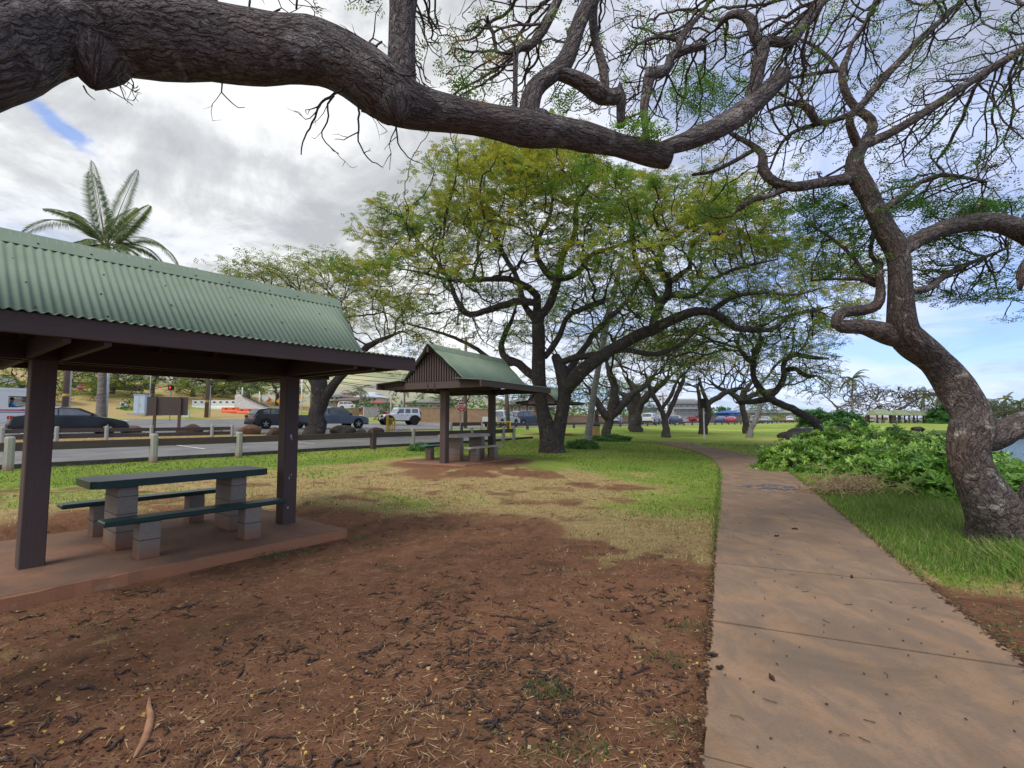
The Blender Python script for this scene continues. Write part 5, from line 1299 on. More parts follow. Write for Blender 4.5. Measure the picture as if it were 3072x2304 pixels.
def car(name, label, pos, heading, col, kind, group=None, sc=1.0):
    t = empty(name, pos, heading, label, {'pickup': 'truck', 'van': 'van'}.get(kind, 'car'), group)
    K = {
     'sedan': dict(Lh=2.35, W=1.82, body=[(-2.35, .38), (-2.38, .62), (-2.30, .95), (-1.95, 1.02), (-1.2, 1.0), (.95, .98), (1.7, .86), (2.25, .70), (2.38, .52), (2.34, .30), (1.9, .2), (-2.1, .2)], cab=[(-1.9, .99), (-1.15, 1.38), (-.5, 1.46), (.15, 1.43), (1.1, .96)], wins=[[(-1.45, 1.03), (-1.0, 1.33), (-.62, 1.37), (-.62, 1.03)], [(-.55, 1.03), (-.55, 1.37), (.05, 1.36), (.78, 1.03)]], wr=.33, wx=(-1.42, 1.42)),
     'suv': dict(Lh=2.1, W=1.8, body=[(-2.08, .40), (-2.14, .70), (-2.02, 1.05), (-1.7, 1.12), (-1, 1.08), (.85, 1.05), (1.6, .98), (2.05, .80), (2.12, .55), (2.05, .32), (1.7, .24), (-1.8, .24)], cab=[(-1.98, 1.05), (-1.62, 1.50), (-1.0, 1.58), (.1, 1.55), (.98, 1.04)], wins=[[(-1.5, 1.12), (-1.35, 1.42), (-.92, 1.48), (-.92, 1.12)], [(-.84, 1.12), (-.84, 1.48), (-.08, 1.47), (-.02, 1.12)], [(.05, 1.12), (.02, 1.46), (.2, 1.42), (.72, 1.12)]], wr=.36, wx=(-1.28, 1.30)),
     'hatch': dict(Lh=1.95, W=1.72, body=[(-1.92, .38), (-1.98, .7), (-1.88, 1.0), (-1.2, 1.02), (.9, .98), (1.5, .88), (1.92, .68), (1.98, .45), (1.9, .26), (-1.7, .24)], cab=[(-1.85, .98), (-1.5, 1.42), (-.9, 1.52), (.2, 1.48), (1.15, .96)], wins=[[(-1.35, 1.05), (-1.2, 1.35), (-.5, 1.42), (-.5, 1.05)], [(-.42, 1.05), (-.42, 1.42), (.2, 1.40), (.85, 1.05)]], wr=.31, wx=(-1.2, 1.22)),
     'wagon': dict(Lh=2.3, W=1.85, body=[(-2.3, .42), (-2.35, .8), (-2.25, 1.1), (-1.5, 1.12), (.9, 1.08), (1.9, 1.0), (2.28, .82), (2.35, .55), (2.28, .34), (-2.1, .3)], cab=[(-2.25, 1.08), (-2.05, 1.62), (-1.5, 1.72), (.1, 1.68), (.95, 1.08)], wins=[[(-2.0, 1.16), (-1.9, 1.54), (-1.25, 1.6), (-1.25, 1.16)], [(-1.15, 1.16), (-1.15, 1.6), (-.35, 1.6), (-.35, 1.16)], [(-.27, 1.16), (-.27, 1.6), (.15, 1.58), (.7, 1.16)]], wr=.37, wx=(-1.4, 1.42)),
     'pickup': dict(Lh=2.65, W=1.86, body=[(-2.62, .55), (-2.65, 1.08), (-.95, 1.08), (-.93, 1.08), (1.1, 1.08), (2.1, 1.02), (2.55, .88), (2.66, .62), (2.6, .40), (-2.4, .42)], cab=[(-.98, 1.05), (-.9, 1.68), (-.55, 1.77), (.35, 1.74), (1.2, 1.06)], wins=[[(-.78, 1.16), (-.76, 1.62), (-.2, 1.65), (-.2, 1.16)], [(-.1, 1.16), (-.1, 1.65), (.35, 1.62), (.92, 1.16)]], wr=.39, wx=(-1.62, 1.62)),
    }[kind]
    W = K['W'] / 2; mp = paint(name + '_' + kind + '_paint', col)
    mb = MB(); mb.prism(K['body'], -W, W, steps=[(-W, .07), (-W + .03, .025), (-W + .09, 1), (W - .09, 1), (W - .03, .025), (W, .07)])
    body = mb.build('body', mp, t, True, sharp=32)
    # cabin with tumblehome
    cab = K['cab']; zb = min(p[1] for p in cab); zt = max(p[1] for p in cab); n = len(cab); pts = []
    def hw(z): q = (z - zb) / (zt - zb); return W - .08 - .19 * q
    for sg in (-1, 1):
        for (x, z) in cab: pts.append((x, sg * hw(z), z - (.02 if z > zt - .1 else 0)))
    for (x, z) in cab: pts.append((x, 0, z + (.025 if z > zt - .15 else 0)))
    Fs = [tuple(range(n)), tuple(n + i for i in range(n - 1, -1, -1))]
    for i in range(n - 1): Fs += [(i, 2 * n + i, 2 * n + i + 1, i + 1), (2 * n + i, n + i, n + i + 1, 2 * n + i + 1)]
    mb = MB(); mb.add(pts, Fs); mb.build('cabin', mp, t, False)
    for sg in (-1, 1):
        for q in K['wins']:
            mb = MB(); P_ = [(x, sg * (hw(z) + .008), z) for x, z in q]; P2 = [(x, sg * (hw(z) - .02), z) for x, z in q]
            k = len(q); mb.add(P_ + P2, [tuple(range(k)), tuple(range(2 * k - 1, k - 1, -1))] + [(i, (i + 1) % k, k + (i + 1) % k, k + i) for i in range(k)]); mb.build('side_window', M_GLASS, t)
    def glass(i0, i1, nm, a=.12, b_=.9):
        (x0, z0), (x1, z1) = cab[i0], cab[i1]; mb = MB(); d = Vector((x1 - x0, 0, z1 - z0)); nn = Vector((-d.z, 0, d.x)).normalized(); nn = nn if nn.z > 0 else -nn
        pa = Vector((x0, 0, z0)) + d * a + nn * .035; pb = Vector((x0, 0, z0)) + d * b_ + nn * .035
        ha, hb = hw(pa.z) - .07, hw(pb.z) - .07
        mb.add([(pa.x, -ha, pa.z), (pa.x, ha, pa.z), (pb.x, hb, pb.z), (pb.x, -hb, pb.z)], [(0, 1, 2, 3)]); mb.build(nm, M_GLASS, t)
    glass(n - 1, n - 2, 'windshield'); glass(0, 1, 'rear_window')
    for x in K['wx']:
        for sg in (-1, 1):
            mb = MB(); mb.disc_rev([(K['wr'] * 1.2, sg * (W - .04)), (K['wr'] * 1.2, sg * (W + .002)), (K['wr'] * 1.13, sg * (W + .006)), (.05, sg * (W + .004))], (x, 0, K['wr'] + .02), (0, 1, 0), 20)
            mb.build('wheel_arch', M_DARKP, t)
            wheel(t, x, sg * (W - .085), K['wr'])
    xf = max(p[0] for p in K['body']); xr = min(p[0] for p in K['body']); zl = K['wr'] * 2 + .02
    for sg in (-1, 1):
        mb = MB(); mb.box((xf - .10, sg * (W - .22), zl), (.16, .34, .13), rz=-sg * .25, ch=.02); mb.build('headlight', M_LAMP, t)
        mb = MB(); mb.box((xr + .09, sg * (W - .14), zl + .22), (.16, .22, .17), ch=.02); mb.build('taillight', M_TAIL, t)
        mb = MB(); mb.box((K['wins'][-1][-1][0] - .02, sg * (W + .06), zb + .12), (.1, .16, .12), ch=.02); mb.build('wing_mirror', M_DARKP, t)
    mb = MB(); mb.box((xf - .02, 0, .42), (.1, W * 1.7, .2), ch=.03); mb.build('front_bumper', M_DARKP, t)
    mb = MB(); mb.box((xr + .02, 0, .45), (.1, W * 1.8, .22), ch=.03); mb.build('rear_bumper', M_DARKP, t)
    if kind == 'pickup':
        mb = MB(); mb.box((-1.8, 0, 1.085), (1.5, W * 1.6, .012)); mb.build('truck_bed', M_DARKP, t)
    if sc != 1: t.scale = (sc, sc, sc)
    return t
UANG = math.atan2(uy, ux)
def cpos(px_, Y, dz=0):
    X = P(px_, 1255, Y)[0]; return (X, Y, gzf(X, Y) + .03 + dz)
car('sedan', 'black sedan driving behind the palm trunk at the left', cpos(212, 26.6), UANG - .05, (.012, .013, .018), 'sedan', sc=1.0)
car('suv', 'black small SUV seen behind the right post of the near pavilion', cpos(832, 39), UANG - .02, (.012, .013, .018), 'suv', sc=1.0)
car('pickup_truck', 'blue grey pickup truck behind the forked tree trunk and boulders', cpos(1004, 40.5), UANG - .05, (.10, .13, .19), 'pickup')
car('pickup_truck', 'white pickup truck with canopy behind the second pavilion', cpos(1505, 53), UANG + PI + .2 - PI, (.62, .64, .65), 'pickup')
o_ = cpos(1462, 55)
car('suv', 'dark blue SUV in the road left of the wide crowned tree trunk', cpos(1577, 60), UANG - .1, (.05, .07, .10), 'wagon')
car('hatchback', 'pale silver blue hatchback between the tree trunks on the road', cpos(1850, 85), UANG + .25, (.45, .52, .60), 'hatch', 'vehicles along the far road')
car('van', 'white van parked behind a slim forked trunk on the road', cpos(1952, 83), UANG + .15, (.65, .66, .67), 'wagon', 'vehicles along the far road', 1.12)
car('hatchback', 'silver hatchback just right of the white van', cpos(2004, 92), UANG, (.38, .42, .45), 'hatch', 'vehicles along the far road')
car('suv', 'dark blue SUV at the right end of the near row on the road', cpos(2028, 89), UANG + .2, (.03, .07, .18), 'suv', 'vehicles along the far road')
car('sedan', 'blue sedan left of the red car far along the road', cpos(2166, 110), UANG, (.05, .12, .30), 'sedan', 'vehicles along the far road')
car('sedan', 'red sedan far along the road behind the bare trees', cpos(2195, 106), UANG + .1, (.50, .025, .03), 'sedan', 'vehicles along the far road')
car('pickup_truck', 'silver pickup far along the road beside the pale leaning trunk', cpos(2266, 112), UANG + .15, (.40, .43, .46), 'pickup', 'vehicles along the far road')
car('sedan', 'silver sedan just right of the far silver pickup', cpos(2299, 118), UANG, (.42, .45, .48), 'sedan', 'vehicles along the far road')
car('suv', 'white SUV far along the road above the grassy shore', cpos(2366, 128), UANG + .3, (.66, .67, .68), 'suv', 'vehicles along the far road')
car('sedan', 'white sedan far along the road beside the leaning tree', cpos(2412, 138), UANG + .3, (.66, .67, .68), 'sedan', 'vehicles along the far road')
car('sedan', 'red car parked on the dry bank in front of the houses', cpos(1131, 82), UANG - .95, (.45, .02, .05), 'sedan')
car('suv', 'white car parked beside the brown roofed house', cpos(1050, 98), UANG - .8, (.62, .63, .64), 'wagon')
for i, (px_, Yd) in enumerate(((2632, 152), (2700, 158), (2738, 165), (2778, 168))):
    car('sedan', ('white car seen through the leftmost far shelter', 'white car seen through the second far shelter', 'white car seen through the third far shelter', 'white car seen through the rightmost far shelter')[i], cpos(px_, Yd), .3, (.62, .63, .64), 'wagon' if i % 2 else 'sedan', 'cars parked behind the far shelters')
# --- boxy white off-roader
def offroader():
    p = cpos(1198, 53); t = empty('off_roader', p, UANG - .35 + PI, 'boxy white four door off-roader with black fender flares on the road', 'car')
    mp = paint('off_roader_paint', (.66, .68, .72)); W = .86
    body = [(-2.05, .55), (-2.08, 1.12), (-1.95, 1.16), (.72, 1.18), (1.75, 1.10), (1.88, 1.02), (1.9, .6), (1.2, .5), (-1.6, .5)]
    mb = MB(); mb.prism(body, -W, W, steps=[(-W, .05), (-W + .04, 1), (W - .04, 1), (W, .05)]); mb.build('body', mp, t)
    cab = [(-2.0, 1.15), (-1.93, 1.80), (-1.8, 1.85), (.30, 1.85), (.45, 1.78), (.78, 1.16)]
    n = len(cab); pts = [(x, s * (W - .04 - .10 * (z - 1.15) / .7), z) for s in (-1, 1) for x, z in cab]
    mb = MB(); mb.add(pts, [tuple(range(n)), tuple(range(2 * n - 1, n - 1, -1))] + [(i, n + i, n + (i + 1) % n, (i + 1) % n) for i in range(n)]); mb.build('cabin', mp, t)
    def hw(z): return W - .04 - .10 * (z - 1.15) / .7 + .006
    for s in (-1, 1):
        for q in ([(-1.82, 1.28), (-1.78, 1.70), (-1.12, 1.70), (-1.12, 1.28)], [(-.95, 1.26), (-.95, 1.70), (-.42, 1.70), (-.38, 1.26)], [(-.22, 1.26), (-.24, 1.70), (.26, 1.70), (.50, 1.26)]):
            mb = MB(); mb.add([(x, s * hw(z), z) for x, z in q] + [(x, s * (hw(z) - .03), z) for x, z in q], [(0, 1, 2, 3), (7, 6, 5, 4), (0, 4, 5, 1), (2, 6, 7, 3), (1, 5, 6, 2), (3, 7, 4, 0)]); mb.build('side_window', M_GLASS, t)
        for x in (-.33, -1.03): 
            mb = MB(); mb.box((x, s * (W + .002), .85), (.012, .008, .56)); mb.build('door_seam', M_DARKP, t)
        for x in (-.62, .02):
            mb = MB(); mb.box((x, s * (W + .02), 1.07), (.14, .04, .04)); mb.build('door_handle', M_DARKP, t)
        mb = MB(); mb.box((0, s * (W + .06), .47), (1.9, .12, .06)); mb.build('side_step', M_DARKP, t)
        mb = MB(); mb.box((.48, s * (W + .12), 1.28), (.1, .2, .16), ch=.02); mb.build('wing_mirror', M_DARKP, t)
        for x in (-1.42, 1.42):
            mb = MB(); 
            for k in range(8):
                a0 = PI * (k / 8) + .0; a1 = PI * ((k + 1) / 8)
                mb.beam((x + .56 * math.cos(a0), s * (W + .06), .45 + .52 * math.sin(a0)), (x + .56 * math.cos(a1), s * (W + .06), .45 + .52 * math.sin(a1)), .18, .05, up=(0, 1, 0))
            mb.disc_rev([(.50, s * W * .9), (.50, s * (W + .004)), (.05, s * (W + .004))], (x, 0, .47), (0, 1, 0), 20)
            mb.build('fender_flare', M_DARKP, t)
            wheel(t, x, s * (W - .02), .42, .28, .52, True)
        mb = MB(); mb.disc_rev([(.11, 0), (.10, .04), (.02, .06)], (1.88, s * .55, .94), (1, 0, 0), 16); mb.build('headlight', M_LAMP, t)
        mb = MB(); mb.box((-2.10, s * .74, .98), (.06, .12, .22)); mb.build('taillight', M_TAIL, t)
    mb = MB()
    for k in range(7): mb.box((1.905, -.36 + k * .12, .93), (.02, .055, .26))
    mb.build('grille', M_DARKP, t)
    mb = MB(); mb.box((2.02, 0, .62), (.2, 1.5, .2), ch=.03); mb.build('front_bumper', M_DARKP, t)
    mb = MB(); mb.box((2.13, 0, .66), (.015, .32, .15)); mb.build('number_plate', M_LAMP, t)
    mb = MB(); mb.box((-2.15, 0, .6), (.16, 1.4, .18), ch=.03); mb.build('rear_bumper', M_DARKP, t)
    mb = MB(); mb.disc_rev([(.40, -.1), (.40, .1), (.2, .12)], (-2.22, 0, 1.08), (-1, 0, 0), 20); mb.build('spare_wheel', M_TYRE, t)
    mb = MB(); mb.add([(.745, -.72, 1.23), (.745, .72, 1.23), (.50, .64, 1.72), (.50, -.64, 1.72)], [(0, 1, 2, 3)]); mb.build('windshield', simple('light_glass', (.25, .33, .32), (.15, .2, .2), .08, 2, spec=.8), t)
offroader()
# --- white mail van with its driver
def mailvan():
    p = cpos(24, 30.0); t = empty('mail_van', p, UANG, 'white right hand drive delivery van with red and blue stripes at the left edge', 'van')
    M_W = paint('mail_van_paint', (.72, .74, .74), .35, 0); W = .95
    # side walls are panels with a real window opening
    x0, x1, zb, zt = -2.2, 1.25, .45, 2.45; wx0, wx1, wz0, wz1 = -.15, .85, 1.35, 2.02
    for s in (-1, 1):
        mb = MB()
        for (a, b_, c, d) in ((x0, wx0, zb, zt - .12), (wx1, x1, zb, zt - .12), (wx0, wx1, zb, wz0), (wx0, wx1, wz1, zt - .12)):
            mb.box(((a + b_) / 2, s * W, (c + d) / 2), (b_ - a, .05, d - c))
        mb.build('side_panel', M_W, t)
        for (z, h, mm) in ((1.19, .08, paint('red_stripe', (.55, .02, .03), .4, 0)), (1.07, .045, paint('blue_stripe', (.03, .05, .35), .4, 0))):
            mb = MB(); mb.box((-.45, s * (W + .029), z), (3.4, .006, h)); mb.build('stripe', mm, t)
        for x in (-1.45, 1.35): wheel(t, x, s * (W - .12), .36)
        mb = MB(); mb.box((.5, s * (W + .03), 1.22), (.14, .03, .05)); mb.build('door_handle', M_DARKP, t)
        mb = MB(); mb.box((1.12, s * (W + .08), 1.6), (.06, .14, .22)); mb.build('wing_mirror', M_DARKP, t)
        mb = MB(); mb.box((x0 - .02, s * .8, 1.2), (.05, .14, .25)); mb.build('taillight', M_TAIL, t)
    mb = MB(); mb.prism([(x0, 2.33), (x0 + .05, 2.5), (x1 - .25, 2.52), (x1 + .02, 2.40), (x1 + .05, 2.33)], -W - .02, W + .02, steps=[(-W - .03, .06), (-W + .06, 1), (W - .06, 1), (W + .03, .06)]); mb.build('roof', M_W, t)
    mb = MB(); mb.box((x0, 0, 1.4), (.05, 1.85, 1.9)); mb.build('rear_door', M_W, t)
    mb = MB(); mb.prism([(1.23, .42), (1.23, 1.22), (2.0, 1.05), (2.12, .9), (2.12, .42)], -W + .03, W - .03); mb.build('bonnet', M_W, t)
    mb = MB(); mb.add([(1.32, -.85, 1.26), (1.32, .85, 1.26), (1.2, .85, 2.32), (1.2, -.85, 2.32)], [(0, 1, 2, 3)]); mb.build('windshield', M_GLASS, t)
    mb = MB(); mb.box((-.3, 0, .5), (3.7, 1.8, .1)); mb.build('floor', M_DARKP, t)
    mb = MB(); mb.box((-.55, 0, 1.4), (.05, 1.8, 1.8)); mb.build('bulkhead', M_DARKP, t)
    mb = MB(); mb.box((2.14, 0, .5), (.08, 1.8, .18)); mb.build('front_bumper', M_DARKP, t)
    for s in (-1, 1):
        mb = MB(); mb.disc_rev([(.1, 0), (.08, .04)], (2.11, s * .68, .8), (1, 0, 0), 14); mb.build('headlight', M_LAMP, t)
    mb = MB(); mb.box((.05, -.5, 1.05), (.45, .45, .12)); mb.box((-.2, -.5, 1.4), (.1, .45, .7)); mb.build('driver_seat', M_DARKP, t)
    mb = MB(); mb.disc_rev([(.19, 0), (.19, .03), (.15, .03), (.15, 0)], (.78, -.5, 1.42), (.8, 0, .6), 16); mb.build('steering_wheel', M_DARKP, t)
    # the driver, seated, both arms forward
    M_SK = simple('skin', (.33, .19, .13), (.28, .15, .10), .6, 6); M_SH = simple('blue_shirt', (.09, .28, .62), (.06, .2, .48), .8, 6); M_HR = simple('dark_hair', (.02, .015, .012), None, .8)
    me_ = bpy.data.meshes.new('person'); J = [((0, 0, 1.13), .15), ((0, 0, 1.35), .14), ((.02, 0, 1.56), .155), ((.03, 0, 1.66), .06), ((.05, 0, 1.73), .075), ((.06, 0, 1.82), .085), ((.05, 0, 1.88), .06),
      ((.03, -.18, 1.57), .065), ((.20, -.22, 1.38), .05), ((.45, -.18, 1.42), .038), ((.53, -.17, 1.45), .03), ((.03, .18, 1.57), .065), ((.20, .22, 1.38), .05), ((.45, .16, 1.42), .038), ((.53, .15, 1.45), .03),
      ((.18, -.10, 1.12), .10), ((.52, -.12, 1.14), .075), ((.6, -.12, .75), .05), ((.7, -.12, .62), .045), ((.18, .10, 1.12), .10), ((.52, .12, 1.14), .075), ((.6, .12, .75), .05), ((.7, .12, .62), .045)]
    E = [(0, 1), (1, 2), (2, 3), (3, 4), (4, 5), (5, 6), (2, 7), (7, 8), (8, 9), (9, 10), (2, 11), (11, 12), (12, 13), (13, 14), (0, 15), (15, 16), (16, 17), (17, 18), (0, 19), (19, 20), (20, 21), (21, 22)]
    me_.from_pydata([j[0] for j in J], E, []); o = bpy.data.objects.new('person', me_); COL.objects.link(o)
    sm = o.modifiers.new('skin', 'SKIN'); me_.skin_vertices[0].data[0].use_root = True
    for i, j in enumerate(J): me_.skin_vertices[0].data[i].radius = (j[1], j[1])
    o.modifiers.new('sub', 'SUBSURF').levels = 2; o.modifiers['sub'].render_levels = 2
    m, nt, b = newmat('driver_body'); s_ = nt.nodes.new('ShaderNodeSeparateXYZ'); L(nt, coord(nt, 'Object'), s_.inputs[0])
    k = ramp(nt, math_(nt, 'MULTIPLY', s_.outputs[2], .5), [(.828, (0, 0, 0)), (.832, (1, 1, 1))])
    k2 = ramp(nt, math_(nt, 'MULTIPLY', s_.outputs[0], 1.0), [(.34, (0, 0, 0)), (.36, (1, 1, 1))])
    c = mix(nt, math_(nt, 'MAXIMUM', k, k2), (.09, .28, .62), (.30, .17, .12)); L(nt, c, b.inputs['Base Color']); b.inputs['Roughness'].default_value = .75
    me_.materials.append(m)
    M_ = Matrix.Translation(t.location) @ Matrix.Rotation(t.rotation_euler[2], 4, 'Z')
    q = M_ @ Vector((.02, -.5, .02)); o.location = q; o.rotation_euler = (0, 0, t.rotation_euler[2])
    tag(o, 'driver in a bright blue shirt holding the wheel inside the white van', 'person')
    mb = MB(); pr = [(.001, .12)] + [(.098 * math.sin(PI * k / 10), .12 * math.cos(PI * k / 10)) for k in range(1, 6)]
    mb.disc_rev([(.001, .1), (.06, .09), (.09, .05), (.10, 0), (.095, -.03)], (.04, 0, 1.845), (-.3, 0, 1), 14); h = mb.build('hair', M_HR, o, True)
    # face: nose, eyes, ear
    mb = MB(); mb.box((.155, 0, 1.80), (.035, .02, .03), ch=.004); mb.box((.075, -.085, 1.80), (.03, .012, .05), ch=.004); mb.box((.075, .085, 1.80), (.03, .012, .05), ch=.004); mb.build('face_features', M_SK, o)
    # fingers closed round the wheel rim
    mb = MB()
    for s in (-.17, .15):
        for k in range(4): mb.tube([(.52, s - .03 + k * .018, 1.46), (.57, s - .03 + k * .018, 1.475), (.585, s - .03 + k * .018, 1.45), (.57, s - .03 + k * .018, 1.43)], .0085, 6)
        mb.tube([(.52, s - .035, 1.44), (.55, s - .045, 1.42)], .010, 6)
    mb.build('fingers', M_SK, o, True)
mailvan()
# ------------------------------------------------------------------ signs, poles, signals, boulders
random.seed(31); RNG = np.random.default_rng(31)
M_GALV = simple('galvanised_steel', (.36, .37, .37), (.22, .22, .22), .5, 12, metal=.3)
M_POLEW = wood_paint('utility_pole_wood', (.21, .15, .12), (.12, .085, .07), (.3, .26, .22), .75)
M_WHITEP = simple('white_paint', (.72, .73, .72), (.5, .5, .49), .6, 6)
M_REDS = simple('sign_red', (.50, .02, .03), (.40, .02, .025), .45, 5)
M_SIGNW = simple('sign_white', (.8, .8, .8), (.65, .65, .65), .5, 8)
M_BLK = simple('signal_black', (.02, .02, .02), (.012, .012, .012), .5)
M_ORANGE = simple('orange_plastic', (.75, .13, .03), (.55, .09, .03), .5, 4)
M_BOARD = wood_paint('brown_board', (.095, .075, .065), (.07, .055, .05), (.2, .18, .17), .8)
M_PALEBLUE = simple('pale_blue_cabinet', (.42, .52, .62), (.36, .45, .55), .5, 2)
M_CONC = simple('plain_concrete', (.42, .39, .34), (.27, .25, .22), .9, 8, .003)
def base(px_, Y): X = P(px_, 1255, Y)[0]; return (X, Y, gzf(X, Y))
def ztop(py, Y): return P(1536, py, Y)[2]
def text_mesh(s, size, mat, name, parent, M, depth=.002):
    cu = bpy.data.curves.new(name, 'FONT'); cu.body = s; cu.size = size; cu.align_x = 'CENTER'; cu.align_y = 'CENTER'; cu.extrude = depth; cu.offset = size * .018
    to = bpy.data.objects.new(name, cu); me_ = bpy.data.meshes.new_from_object(to); bpy.data.objects.remove(to); me_.transform(M); me_.materials.append(mat)
    o = bpy.data.objects.new(name, me_); COL.objects.link(o); o.parent = parent; return o
def facing(p): return math.atan2(p[0], p[1])      # yaw that turns a face toward the camera
def stop_sign(px_, py, Y, rpx, pole_top, label, yaw=0, marked=False, pole_slant=0):
    b = base(px_, Y); t = empty('stop_sign', b, -facing(b) + yaw, label, 'sign'); R = rpx * Y / F; zc = ztop(py, Y) - b[2]
    mb = MB(); mb.box((pole_slant, .05, (zc + R) / 2 - .15), (.06, .04, zc + R + .3)); mb.build('pole', M_GALV, t)
    for (r, y, mm, nm) in ((R, 0, M_SIGNW, 'sign_border'), (R * .93, -.009, M_REDS, 'sign_plate')):
        mb = MB(); q = [(r * math.cos(PI / 8 + k * PI / 4), zc + r * math.sin(PI / 8 + k * PI / 4)) for k in range(8)]
        mb.add([(x, y - .004, z) for x, z in q] + [(x, y + .004, z) for x, z in q], [tuple(range(8)), tuple(range(15, 7, -1))] + [(k, 8 + k, 8 + (k + 1) % 8, (k + 1) % 8) for k in range(8)]); mb.build(nm, mm, t)
    text_mesh('STOP', R * .78, M_SIGNW, 'lettering', t, Matrix.Translation((0, -.02, zc + (.16 * R if marked else 0))) @ Matrix.Rotation(PI / 2, 4, 'X') @ Matrix.Diagonal((.82, 1.2, 1, 1)))
    if marked:    # white scrawl painted below the word
        mb = MB()
        for pts in ([(-.5, -.42), (-.4, -.30), (-.28, -.34), (-.36, -.5), (-.2, -.42)], [(-.16, -.34), (-.1, -.54), (-.02, -.34)], [(.0, -.42), (.14, -.36), (.1, -.52), (.26, -.46)], [(.2, -.3), (.32, -.5), (.44, -.3), (.5, -.44)], [(-.3, -.62), (.0, -.66), (.34, -.60)]):
            mb.tube([(x * R, -.02, zc + z * R) for x, z in pts], R * .035, 5)
        mb.build('paint_scrawl', M_SIGNW, t)
    return t
stop_sign(1384, 1221, 27.5, 15.5, 0, 'red stop sign with white scrawl under the word beyond the second pavilion', marked=True, pole_slant=-.05)
stop_sign(237, 1161, 70, 10, 0, 'small faded red stop sign in front of the dry hillside at the left', pole_slant=0)
def pole(name, label, px_, Y, py_top, r, mat, cat='pole', arms=(), band=None, lean=0):
    b = base(px_, Y); t = empty(name, b, 0, label, cat); h = ztop(py_top, Y) - b[2]
    mb = MB(); mb.tube([(0, 0, -.3), (lean * .5, 0, h * .5), (lean, 0, h)], [r * 1.15, r, r * .8], 12); mb.build('shaft', mat, t, True)
    for (z, w_) in arms:
        mb = MB(); mb.box((lean * z / h, 0, z), (w_, .1, .12), rz=UANG + PI / 2); mb.build('crossarm', M_POLEW, t)
        mb = MB()
        for s in (-.45, -.2, .2, .45): c = Matrix.Rotation(UANG + PI / 2, 3, 'Z') @ Vector((s * w_, 0, .12)); mb.disc_rev([(.05, -.06), (.06, 0), (.03, .08)], Vector((0, 0, z)) + c, (0, 0, 1), 8)
        mb.build('insulators', M_GALV, t)
    if band:
        mb = MB(); mb.disc_rev([(r * 1.12, -.12), (r * 1.12, .12)], (0, 0, band), (0, 0, 1), 12); mb.build('yellow_band', M_YEL, t)
    return t
up = []
up.append(pole('utility_pole', 'brown wooden utility pole with a yellow band left of the palm trunk', 193, 46, 820, .22, M_POLEW, arms=((9, 2.4),), band=2.3))
up.append(pole('utility_pole', 'wooden utility pole with a yellow band right of the brown board', 619, 58, 900, .2, M_POLEW, arms=((11, 2.4),), band=1.9))
pole('steel_pole', 'pale steel pole touching the left utility pole', 204, 47, 860, .1, M_WHITEP)
pole('steel_pole', 'thin white pole just right of the palm trunk', 317, 42, 860, .11, M_WHITEP)
pole('utility_pole', 'tall slim wooden pole behind the second pavilion roof', 1396, 47, 1010, .16, M_POLEW, arms=((8.6, 2.2),))
pole('utility_pole', 'wooden pole leaning slightly beside the white pickup', 1527, 45, 1040, .17, M_POLEW, arms=((7.4, 2.2),), lean=-.55)
pole('utility_pole', 'pale pole standing left of the leaning wooden pole', 1483, 49, 1120, .13, M_CONC)
pole('utility_pole', 'slim brown utility pole beside the white van', 1990, 78, 1178, .13, M_POLEW, arms=((4.6, 1.4),))
pole('utility_pole', 'green mossy utility pole behind the left tree trunk', 933, 60, 1090, .16, simple('mossy_wood', (.15, .17, .09), (.1, .11, .07), .9), arms=((7, 2),))
pole('street_light', 'white pole behind the right post of the near pavilion', 903, 62, 1130, .09, M_WHITEP)
pole('street_light', 'grey slim light pole above the cabinet', 446, 58, 1120, .06, M_GALV)
pole('street_light', 'white pole over the orange barriers', 724, 72, 1162, .09, M_WHITEP)
pole('street_light', 'white pole left of the black SUV roof', 776, 75, 1175, .09, M_WHITEP)
pole('utility_pole', 'white post in front of the house beside the jeep shaped off-roader'.replace('jeep shaped ', ''), 1172, 66, 1190, .12, M_CONC)
pole('utility_pole', 'thin pole behind the off-roader roof', 1209, 68, 1180, .09, M_GALV)
# lamp with curved arm near the houses
t = empty('street_light', base(1079, 92), 0, 'curved arm street light above the houses', 'lamp post'); h = ztop(1173, 92) - t.location.z
mb = MB(); mb.tube([(0, 0, 0), (0, 0, h * .85), (-.3, 0, h * .98), (-1.3, 0, h)], .09, 8); mb.build('shaft', M_GALV, t); mb = MB(); mb.box((-1.5, 0, h - .02), (.7, .25, .12), ch=.03); mb.build('lamp_head', M_WHITEP, t)
# overhead wires
t = empty('overhead_wires', (-25, 60, 0), 0, 'bundle of black overhead wires crossing in front of the mountain', 'wires')
for (pxa, pya, Ya, pxb, pyb, Yb) in ((620, 1060, 54, 1396, 1152, 47), (620, 1075, 54, 1396, 1163, 47), (900, 1125, 52, 1396, 1170, 47), (900, 1131, 52, 1396, 1174, 47), (620, 1040, 54, 1396, 1140, 47), (1396, 1172, 47, 1760, 1178, 55), (1396, 1178, 47, 1760, 1183, 55), (1760, 1183, 55, 2130, 1207, 90), (1760, 1190, 55, 2130, 1212, 90)):
    a = Vector(P(pxa, pya, Ya)); b_ = Vector(P(pxb, pyb, Yb)); pts = []
    for k in range(13):
        s = k / 12; q = a.lerp(b_, s); q.z -= .45 * math.sin(PI * s); pts.append(q - Vector((-25, 60, 0)))
    mb = MB(); mb.tube(pts, .028, 5); mb.build('wire', M_BLK, t)
